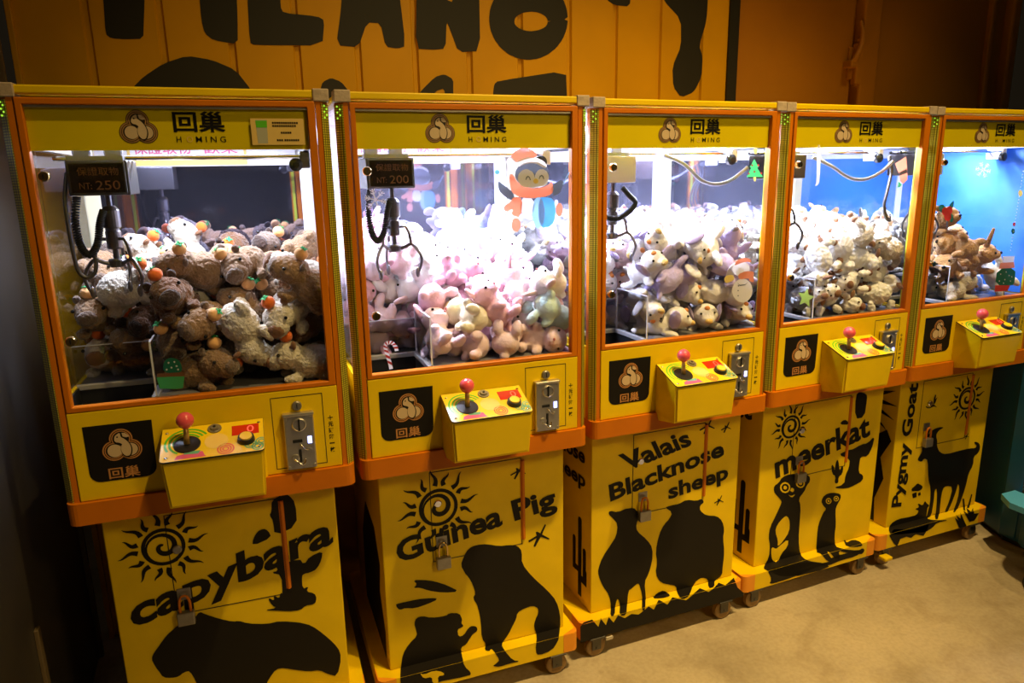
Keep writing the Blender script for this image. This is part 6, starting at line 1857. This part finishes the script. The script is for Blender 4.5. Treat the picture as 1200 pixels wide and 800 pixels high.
# ------------------------------------------------------------------ padlocks hanging on the hatch hasps
PAD_LABEL = ['padlock hanging on the hatch printed capybara', 'padlock hanging below the word Guinea on the guinea pig base', 'padlock hanging on the hatch above the two printed sheep',
             'padlock hanging over the head of the printed meerkat', 'padlock hanging beside the horns of the printed goat']
for i in range(5):
    hx, hz = HATCH[i][5]
    if i == 4:
        hz = 0.605
    # hasp belongs to the machine
    bm = bmesh.new()
    box(bm, hx - 0.02, hx + 0.02, PY - 0.004, PY - 0.0003, hz + 0.045, hz + 0.085, 0.001)
    tube(bm, catmull([(hx - 0.008, PY - 0.004, hz + 0.062), (hx - 0.008, PY - 0.018, hz + 0.062), (hx + 0.008, PY - 0.018, hz + 0.062), (hx + 0.008, PY - 0.004, hz + 0.062)]), 0.0028, 8)
    link('hasp', bm, LOCKM, MACHINES[i])
    P = thing('padlock', PAD_LABEL[i], 'padlock', to_world(i, (hx, PY - 0.017, hz)), CFG[i]['yaw'], 'padlocks on the machine bases')
    bm = bmesh.new()
    box(bm, -0.0255, 0.0255, -0.012, 0.010, -0.032, 0.012, 0.003)
    link('lock_body', bm, LOCKM, P)
    bm = bmesh.new()
    tube(bm, catmull([(-0.015, 0, 0.010), (-0.015, 0, 0.042), (-0.010, 0, 0.060), (0, 0, 0.066), (0.010, 0, 0.060), (0.015, 0, 0.042), (0.015, 0, 0.010)], 6), 0.0042, 10)
    link('shackle', bm, ORG if i != 1 else BRASS, P, smooth=True)

# ------------------------------------------------------------------ teal arcade machine at the right end
A = thing('arcade_machine', 'teal blue arcade machine with a picture panel and light blue ledge at the far right', 'arcade machine', (4.05, 0.05, 0))
def prism(bm, pts, z0, z1):
    lo_ = [bm.verts.new((p, q, z0)) for p, q in pts]
    hi_ = [bm.verts.new((p, q, z1)) for p, q in pts]
    for tri in tessellate_polygon([[Vector((p, q, 0)) for p, q in pts]]):
        bm.faces.new([hi_[k] for k in tri])
        bm.faces.new([lo_[k] for k in tri[::-1]])
    for k in range(len(pts)):
        bm.faces.new((lo_[k], lo_[(k + 1) % len(pts)], hi_[(k + 1) % len(pts)], hi_[k]))


bm = bmesh.new()
prism(bm, [(0.0, -0.02), (0.012, 0.0), (0.13, 0.25), (0.85, 0.25), (0.85, -1.0), (0.0, -1.0)], 0.03, 1.6)
link('cabinet_body', bm, BLUEP, A)
bm = bmesh.new()
prism(bm, [(0.015, -0.03), (0.03, -0.01), (0.14, 0.235), (0.84, 0.235), (0.84, -0.99), (0.015, -0.99)], 0.0, 0.03)
link('kick_base', bm, BLK, A)
bm = bmesh.new()
box(bm, -0.008, 0.0, -0.10, -0.02, 0.04, 1.59, 0.003)
link('corner_strip', bm, BLUEP, A)
sidef = ((-0.0005, 0, 0), (0, -1, 0), (0, 0, 1), (-1, 0, 0))
bm = bmesh.new()
flat(bm, [(0.10, 0.28), (0.86, 0.28), (0.86, 0.98), (0.10, 0.98)], sidef, 0.001, 0.0008, 0)
flat(bm, [(0.10, 0.39), (0.86, 0.39), (0.86, 0.50), (0.10, 0.50)], sidef, 0.0016, 0.0004, 1)
flat(bm, [(0.13, 0.41), (0.16, 0.41), (0.16, 0.47), (0.13, 0.47)], sidef, 0.0022, 0.0004, 2)
flat(bm, [(0.10, 0.50), (0.115, 0.50), (0.115, 0.98), (0.10, 0.98)], sidef, 0.0016, 0.0004, 3)
for k in range(9):
    for rr in (0.05, 0.036, 0.02):
        flat(bm, ringpoly(0.13 + 0.08 * k, 0.30 + 0.035 * (k % 2), rr, rr - 0.006, 18, 0, 180), sidef, 0.0018 + 0.0002 * (k % 2), 0.0002, 4)
for k in range(5):
    flat(bm, circ(0.20 + 0.13 * k, 0.62 + 0.06 * (k % 3), 0.05), sidef, 0.0016, 0.0004, (1, 3, 2, 5, 1)[k])
link('picture_panel', bm, [mat('brown_picture_ground', (0.10, 0.055, 0.03), 0.4), mat('red_picture_band', (0.34, 0.03, 0.02), 0.4), mat('cream_picture_print', (0.45, 0.36, 0.20), 0.4),
                           mat('gold_picture_border', (0.36, 0.22, 0.03), 0.4), mat('blue_wave_print', (0.10, 0.20, 0.28), 0.4), TEAL], A)
bm = bmesh.new()
prism(bm, [(-0.11, -0.07), (-0.17, -0.15), (-0.17, -0.34), (-0.009, -0.34), (-0.009, -0.07)], 0.27, 0.30)
link('ledge', bm, BLUEL2, A)
bm = bmesh.new()
prism(bm, [(-0.04, -0.14), (-0.07, -0.18), (-0.07, -0.32), (-0.009, -0.32), (-0.009, -0.14)], 0.05, 0.2695)
link('ledge_support', bm, BLUEP, A)

# black stool whose foot ring just enters the picture at the right
B = thing('stool', 'black round-based stool on the concrete floor, at the right edge near the teal machine', 'stool', (3.855, -0.45, 0))
bm = bmesh.new()
lathe(bm, [(0.19, 0.0), (0.195, 0.006), (0.19, 0.016), (0.06, 0.035), (0.03, 0.05)], (0, 0, 0), 'Z', 40)
link('stool_base', bm, BLK, B)
bm = bmesh.new()
cyl(bm, (0, 0, 0.049), (0, 0, 0.60), 0.022, seg=20)
link('column', bm, CHR, B, smooth=False)
bm = bmesh.new()
lathe(bm, [(0.15, 0.60), (0.17, 0.61), (0.175, 0.64), (0.165, 0.67), (0.10, 0.68)], (0, 0, 0), 'Z', 36)
link('seat', bm, BLK, B)
# ------------------------------------------------------------------ plush toys
def fur(name, color, var=0.16, bump=0.9, sc=130):
    m = mat(name, color, 0.9, 0, var, 22, bump, sc, spec=0.15, sheen=0.35)
    return m


FUR = {'tan': fur('tan_fur', (0.30, 0.175, 0.085)), 'brown': fur('brown_fur', (0.17, 0.075, 0.030)), 'cream': fur('cream_fur', (0.66, 0.58, 0.46), 0.10),
       'dark': fur('dark_brown_fur', (0.055, 0.030, 0.020)), 'greybrown': fur('grey_brown_fur', (0.19, 0.125, 0.085)),
       'pink': fur('pink_fur', (0.78, 0.46, 0.55), 0.07, 0.3), 'white': fur('white_fur', (0.80, 0.76, 0.74), 0.05, 0.3), 'mint': fur('mint_fur', (0.58, 0.76, 0.72), 0.06, 0.3),
       'lilac': fur('lilac_fur', (0.50, 0.42, 0.72), 0.07, 0.3), 'palepink': fur('pale_pink_fur', (0.80, 0.60, 0.62), 0.06, 0.3), 'butterfur': fur('butter_fur', (0.76, 0.66, 0.44), 0.06, 0.3),
       'hoof': fur('brown_hoof_plush', (0.22, 0.105, 0.05), 0.1, 0.3), 'wool': fur('white_wool', (0.82, 0.80, 0.79), 0.06, 0.9, 40), 'beak': fur('yellow_felt', (0.70, 0.48, 0.16), 0.08, 0.2),
       'orangepatch': fur('orange_felt', (0.66, 0.24, 0.06), 0.08, 0.2), 'greyfelt': fur('grey_felt', (0.22, 0.20, 0.22), 0.08, 0.2), 'caramel': fur('caramel_fur', (0.52, 0.28, 0.10), 0.12)}
EYE = mat('black_bead_eye', (0.008, 0.007, 0.007), 0.12)
ORANGE1 = fur('orange_plush_fruit', (0.80, 0.16, 0.02), 0.06, 0.25)
ORANGE2 = fur('peach_plush_fruit', (0.86, 0.46, 0.17), 0.06, 0.25)
LEAFM = mat('green_felt_leaf', (0.03, 0.33, 0.09), 0.8)
NOSEP = mat('pink_nose_stitch', (0.55, 0.16, 0.16), 0.6)


def blob(name, ells, voxel=0.0065, disp=0.003, smooth=3, tsize=0.018):
    """one continuous stuffed body grown from overlapping ellipsoids"""
    bm = bmesh.new()
    for e in ells:
        ball(bm, e[0], e[1], 3, e[2] if len(e) > 2 else None)
    me = bpy.data.meshes.new(name)
    bm.to_mesh(me)
    bm.free()
    o = bpy.data.objects.new(name, me)
    COL.objects.link(o)
    r = o.modifiers.new('r', 'REMESH')
    r.mode = 'VOXEL'
    r.voxel_size = voxel
    s = o.modifiers.new('s', 'SMOOTH')
    s.iterations = smooth
    s.factor = 0.5
    dg = bpy.context.evaluated_depsgraph_get()
    out = bpy.data.meshes.new_from_object(o.evaluated_get(dg))
    bpy.data.objects.remove(o)
    bpy.data.meshes.remove(me)
    out.name = name
    if disp:
        for v in out.vertices:
            p = v.co / tsize
            v.co += v.normal * disp * (pnoise(p) + 0.5 * pnoise(p * 2.3))
    for p in out.polygons:
        p.use_smooth = True
    return out


def small(name, ells, sub=2):
    bm = bmesh.new()
    for e in ells:
        ball(bm, e[0], e[1], sub, e[2] if len(e) > 2 else None)
    me = bpy.data.meshes.new(name)
    bm.to_mesh(me)
    bm.free()
    for p in me.polygons:
        p.use_smooth = True
    return me


def leaf_mesh(c):
    bm = bmesh.new()
    for a in (0.3, 1.9, 3.6, 5.1):
        e = Vector((math.cos(a), math.sin(a), 0))
        s_ = Vector((-e.y, e.x, 0))
        C0 = Vector(c)
        vs = [bm.verts.new(C0 + q) for q in (s_ * 0.002, e * 0.008 + s_ * 0.0055 + Vector((0, 0, 0.003)), e * 0.017 + Vector((0, 0, 0.0015)), e * 0.008 - s_ * 0.0055 + Vector((0, 0, 0.003)), -s_ * 0.002)]
        bm.faces.new(vs)
        v2 = [bm.verts.new(v.co + Vector((0, 0, 0.0015))) for v in vs]
        bm.faces.new(v2[::-1])
        for k in range(5):
            bm.faces.new((vs[k], v2[k], v2[(k + 1) % 5], vs[(k + 1) % 5]))
    cyl(bm, c, Vector(c) + Vector((0.001, 0, 0.009)), 0.0022, 0.0016, 6)
    me = bpy.data.meshes.new('leaf')
    bmesh.ops.recalc_face_normals(bm, faces=bm.faces[:])
    bm.to_mesh(me)
    bm.free()
    return me


def capybara_shape():
    b = [((0, 0.035, -0.005), (0.074, 0.082, 0.066)), ((0, -0.055, 0.030), (0.058, 0.060, 0.053)), ((0, -0.098, 0.018), (0.044, 0.040, 0.042)),
         ((0.046, -0.045, -0.052), (0.024, 0.036, 0.020)), ((-0.046, -0.045, -0.052), (0.024, 0.036, 0.020)), ((0.052, 0.075, -0.052), (0.026, 0.036, 0.020)), ((-0.052, 0.075, -0.052), (0.026, 0.036, 0.020))]
    parts = [('ear', small('ear', [((0.044, -0.036, 0.076), (0.015, 0.010, 0.017))]), 'ear'), ('ear', small('ear', [((-0.044, -0.036, 0.076), (0.015, 0.010, 0.017))]), 'ear'),
             ('eye', small('eye', [((0.050, -0.092, 0.046), (0.0065, 0.0065, 0.0065))]), 'eye'), ('eye', small('eye', [((-0.050, -0.092, 0.046), (0.0065, 0.0065, 0.0065))]), 'eye'),
             ('snout', blob('snout', [((0, -0.122, 0.020), (0.036, 0.020, 0.030))], 0.005, 0.002), 'snout'),
             ('orange', small('orange', [((0, -0.055, 0.101), (0.0245, 0.0245, 0.0225))], 3), 'fruit'), ('leaf', leaf_mesh((0, -0.055, 0.1225)), 'leaf')]
    return blob('capybara_plush', b, 0.006, 0.005, 3, 0.012), parts


def bunny_shape():
    b = [((0, 0.012, -0.040), (0.062, 0.056, 0.066)), ((0, -0.008, 0.055), (0.062, 0.056, 0.054)), ((0, -0.048, 0.042), (0.036, 0.026, 0.026)),
         ((0.052, -0.030, -0.022), (0.020, 0.034, 0.020), (0.5, 0, 0.3)), ((-0.052, -0.030, -0.022), (0.020, 0.034, 0.020), (0.5, 0, -0.3)),
         ((0.040, -0.052, -0.088), (0.024, 0.038, 0.022)), ((-0.040, -0.052, -0.088), (0.024, 0.038, 0.022)), ((0, 0.070, -0.070), (0.022, 0.020, 0.022))]
    parts = [('ear', blob('ear', [((0.050, 0.012, 0.100), (0.024, 0.012, 0.048), (0.2, 0.75, 0))], 0.006, 0.001), 'ear'), ('ear', blob('ear', [((-0.050, 0.012, 0.100), (0.024, 0.012, 0.048), (0.2, -0.75, 0))], 0.006, 0.001), 'ear'),
             ('eye', small('eye', [((0.040, -0.049, 0.070), (0.0062, 0.0062, 0.0062))]), 'eye'), ('eye', small('eye', [((-0.040, -0.049, 0.070), (0.0062, 0.0062, 0.0062))]), 'eye'),
             ('nose', small('nose', [((0, -0.074, 0.050), (0.007, 0.004, 0.005))]), 'nose')]
    return blob('bunny_plush', b, 0.007, 0.002), parts


def pup_shape():
    b = [((0, 0.040, -0.012), (0.060, 0.090, 0.056)), ((0, -0.062, 0.030), (0.060, 0.058, 0.054)), ((0, -0.110, 0.016), (0.032, 0.026, 0.024)),
         ((0.058, -0.035, -0.042), (0.022, 0.048, 0.018), (0, 0, 0.5)), ((-0.058, -0.035, -0.042), (0.022, 0.048, 0.018), (0, 0, -0.5)),
         ((0.055, 0.105, -0.045), (0.022, 0.046, 0.018), (0, 0, -0.4)), ((-0.055, 0.105, -0.045), (0.022, 0.046, 0.018), (0, 0, 0.4)), ((0, 0.135, 0.012), (0.014, 0.030, 0.014), (0.7, 0, 0))]
    parts = [('ear', blob('ear', [((0.066, -0.050, 0.030), (0.012, 0.030, 0.050), (0, 0.25, 0))], 0.006, 0.001), 'ear'), ('ear', blob('ear', [((-0.066, -0.050, 0.030), (0.012, 0.030, 0.050), (0, -0.25, 0))], 0.006, 0.001), 'ear'),
             ('eye', small('eye', [((0.032, -0.108, 0.048), (0.006, 0.006, 0.006))]), 'eye'), ('eye', small('eye', [((-0.032, -0.108, 0.048), (0.006, 0.006, 0.006))]), 'eye'),
             ('muzzle', blob('muzzle', [((0, -0.130, 0.014), (0.020, 0.020, 0.013)), ((0, -0.120, 0.020), (0.022, 0.014, 0.012))], 0.005, 0), 'muzzle'),
             ('patch', small('patch', [((0.0, -0.098, 0.070), (0.014, 0.012, 0.012))]), 'patch')]
    return blob('long_eared_plush', b, 0.007, 0.0025), parts


def lamb_shape():
    b = [((0, 0.035, 0.0), (0.070, 0.090, 0.066)), ((0, -0.070, 0.042), (0.050, 0.048, 0.048)), ((0, -0.045, 0.082), (0.034, 0.030, 0.024)),
         ((0.045, -0.040, -0.070), (0.020, 0.022, 0.040), (0.4, 0, 0)), ((-0.045, -0.040, -0.070), (0.020, 0.022, 0.040), (0.4, 0, 0)),
         ((0.048, 0.100, -0.066), (0.020, 0.022, 0.040), (-0.4, 0, 0)), ((-0.048, 0.100, -0.066), (0.020, 0.022, 0.040), (-0.4, 0, 0))]
    hoof = lambda x_, y_, z_: ('hoof', small('hoof', [((x_, y_, z_), (0.019, 0.021, 0.017))], 3), 'hoof')
    parts = [('ear', small('ear', [((0.062, -0.062, 0.052), (0.028, 0.010, 0.015), (0, 0.4, 0))], 3), 'ear'), ('ear', small('ear', [((-0.062, -0.062, 0.052), (0.028, 0.010, 0.015), (0, -0.4, 0))], 3), 'ear'),
             ('eye', small('eye', [((0.030, -0.110, 0.056), (0.0058, 0.0058, 0.0058))]), 'eye'), ('eye', small('eye', [((-0.030, -0.110, 0.056), (0.0058, 0.0058, 0.0058))]), 'eye'),
             ('muzzle', blob('muzzle', [((0, -0.118, 0.030), (0.024, 0.018, 0.019))], 0.005, 0), 'hoof'),
             hoof(0.046, -0.024, -0.104), hoof(-0.046, -0.024, -0.104), hoof(0.049, 0.084, -0.100), hoof(-0.049, 0.084, -0.100)]
    return blob('lamb_plush', b, 0.006, 0.007, 2, 0.018), parts


def puppy_shape():
    b = [((0, 0.040, -0.010), (0.058, 0.088, 0.054)), ((0, -0.060, 0.040), (0.062, 0.056, 0.056)), ((0, -0.108, 0.024), (0.030, 0.026, 0.022)),
         ((0.050, -0.050, -0.045), (0.020, 0.046, 0.018), (0, 0, 0.3)), ((-0.050, -0.050, -0.045), (0.020, 0.046, 0.018), (0, 0, -0.3)),
         ((0.052, 0.100, -0.042), (0.022, 0.044, 0.018), (0, 0, -0.3)), ((-0.052, 0.100, -0.042), (0.022, 0.044, 0.018), (0, 0, 0.3)), ((0.0, 0.140, 0.022), (0.013, 0.034, 0.013), (0.8, 0, 0))]
    parts = [('ear', blob('ear', [((0.052, -0.045, 0.088), (0.020, 0.011, 0.020), (0, 0.4, 0))], 0.006, 0.001), 'ear'), ('ear', blob('ear', [((-0.052, -0.045, 0.088), (0.020, 0.011, 0.020), (0, -0.4, 0))], 0.006, 0.001), 'ear'),
             ('eye', small('eye', [((0.030, -0.106, 0.056), (0.0062, 0.0062, 0.0062))]), 'eye'), ('eye', small('eye', [((-0.030, -0.106, 0.056), (0.0062, 0.0062, 0.0062))]), 'eye'),
             ('nose', small('nose', [((0, -0.133, 0.032), (0.011, 0.007, 0.008))]), 'eye')]
    return blob('puppy_plush', b, 0.007, 0.003), parts


def scaled(fn, k):
    def g():
        body, parts = fn()
        S_ = Matrix.Scale(k, 4)
        body.transform(S_)
        for _n, m_, _k in parts:
            m_.transform(S_)
        return body, parts
    return g


TOY_SCALE = [0.84, 0.80, 0.80, 0.76, 0.84]
SHAPES = [capybara_shape, bunny_shape, pup_shape, lamb_shape, puppy_shape]
SHAPES = [scaled(f_, k_) for f_, k_ in zip(SHAPES, TOY_SCALE)]
# colour schemes: body, then materials of the parts; the words used in labels
SCHEMES = [
    [dict(w='tan', body='tan', ear='greybrown', snout='greybrown', fruit=ORANGE2, fw='peach orange'), dict(w='cream white', body='cream', ear='hoof', snout='hoof', fruit=ORANGE1, fw='bright orange'),
     dict(w='dark brown', body='brown', ear='dark', snout='dark', fruit=ORANGE1, fw='bright orange'), dict(w='grey brown', body='greybrown', ear='dark', snout='dark', fruit=ORANGE2, fw='peach orange')],
    [dict(w='pink', body='pink', ear='pink', nose=NOSEP), dict(w='white', body='white', ear='palepink', nose=NOSEP), dict(w='pale pink', body='palepink', ear='pink', nose=NOSEP), dict(w='mint', body='mint', ear='white', nose=NOSEP),
     dict(w='butter yellow', body='butterfur', ear='white', nose=NOSEP)],
    [dict(w='white', body='white', ear='lilac', muzzle='beak', patch='orangepatch'), dict(w='lilac', body='lilac', ear='white', muzzle='greyfelt', patch='lilac'), dict(w='pale pink', body='palepink', ear='greyfelt', muzzle='beak', patch='orangepatch'),
     dict(w='cream', body='white', ear='greyfelt', muzzle='beak', patch='orangepatch')],
    [dict(w='white', body='wool', ear='hoof', hoof='hoof'), dict(w='cream', body='cream', ear='cream', hoof='hoof')],
    [dict(w='caramel', body='caramel', ear='caramel'), dict(w='cream', body='cream', ear='tan'), dict(w='white', body='wool', ear='wool')],
]
KIND = [('capybara_plush', 'capybara plush'), ('bunny_plush', 'bunny plush'), ('long_eared_plush', 'long-eared plush'), ('lamb_plush', 'lamb plush'), ('puppy_plush', 'puppy plush')]
BODYKEYS = ('ear', 'snout', 'muzzle', 'patch', 'hoof', 'nose')
WHERE = ['of leftmost machine', 'behind penguin sticker glass', 'behind snowman sticker glass', 'behind stocking sticker glass', 'of rightmost machine']


def part_material(key, sch):
    if key == 'eye':
        return EYE
    if key == 'leaf':
        return LEAFM
    v = sch.get(key)
    if v is None:
        v = sch['body']
    return FUR[v] if isinstance(v, str) else v


def place_plushes(i):
    body, parts = SHAPES[i]()
    nm, kw = KIND[i]
    body.materials.append(FUR['tan'])
    for _, m_, _k in parts:
        m_.materials.append(FUR['tan'])
    random.seed(40 + i)
    items = PILE[i]
    # rows by depth behind the glass, counted from the left, so that every label points to one toy
    order = sorted(range(len(items)), key=lambda k: items[k][1])
    lab = {}
    rows = {'front': [], 'middle': [], 'back': []}
    for k in order:
        y = items[k][1]
        rows['front' if y < 0.24 else 'middle' if y < 0.50 else 'back'].append(k)
    for rn, ks in rows.items():
        for lev in ('lower', 'upper'):
            sub = [k for k in ks if (items[k][2] >= 1.47) == (lev == 'upper')]
            sub.sort(key=lambda k: items[k][0])
            cnt = {}
            for k in sub:
                w_ = SCHEMES[i][items[k][7]]['w']
                cnt.setdefault(w_, []).append(k)
            for w_, kk in cnt.items():
                for q, k in enumerate(kk):
                    ordn = ['first', 'second', 'third', 'fourth', 'fifth', 'sixth', 'seventh', 'eighth', 'ninth', 'tenth', 'eleventh', 'twelfth', 'thirteenth', 'fourteenth', 'fifteenth', 'sixteenth', 'seventeenth', 'eighteenth', 'nineteenth', 'twentieth', 'twenty-first', 'twenty-second', 'twenty-third', 'twenty-fourth', 'twenty-fifth'][q]
                    fwd = ''
                    lab[k] = (rn, lev, w_, ordn, len(kk), fwd)
    made = None
    for k, it in enumerate(items):
        x, y, z, qw, qx, qy, qz, si = it[:8]
        sch = SCHEMES[i][si]
        rn, lev, w_, ordn, n, fwd = lab[k]
        o = bpy.data.objects.new(nm, body)
        COL.objects.link(o)
        o.location = to_world(i, (x, y, z))
        o.rotation_mode = 'QUATERNION'
        from mathutils import Quaternion
        o.rotation_quaternion = Quaternion((0, 0, 1), CFG[i]['yaw']) @ Quaternion((qw, qx, qy, qz)).normalized()
        place = '%s %s row' % (lev, rn)
        if n == 1:
            text = 'only %s %s%s in the %s %s' % (w_, kw, fwd, place, WHERE[i])
        else:
            text = '%s %s%s, %s from left, %s %s' % (w_, kw, fwd, ordn, place, WHERE[i])
        tag(o, text, 'plush toy', {0: 'capybara plushes', 1: 'bunny plushes', 2: 'long-eared plushes', 3: 'lamb plushes', 4: 'puppy plushes'}[i] + ' heaped in a claw machine')
        o.material_slots[0].link = 'OBJECT'
        o.material_slots[0].material = FUR[sch['body']]
        for pn, m_, key in parts:
            if key == 'patch' and sch.get('patch') == sch['body']:
                continue
            p = bpy.data.objects.new(pn, m_)
            COL.objects.link(p)
            p.parent = o
            p.material_slots[0].link = 'OBJECT'
            p.material_slots[0].material = part_material(key, sch)
        if i == 4 and it[8:] == [1]:
            bm = bmesh.new()
            cyl(bm, (0, -0.055, 0.071), (0, -0.09, 0.165), 0.013, 0.007, 14)
            ball(bm, (0, -0.09, 0.165), 0.0072, 2)
            hn = link('horn', bm, FUR['caramel'], o, smooth=True)


for i in range(5):
    place_plushes(i)
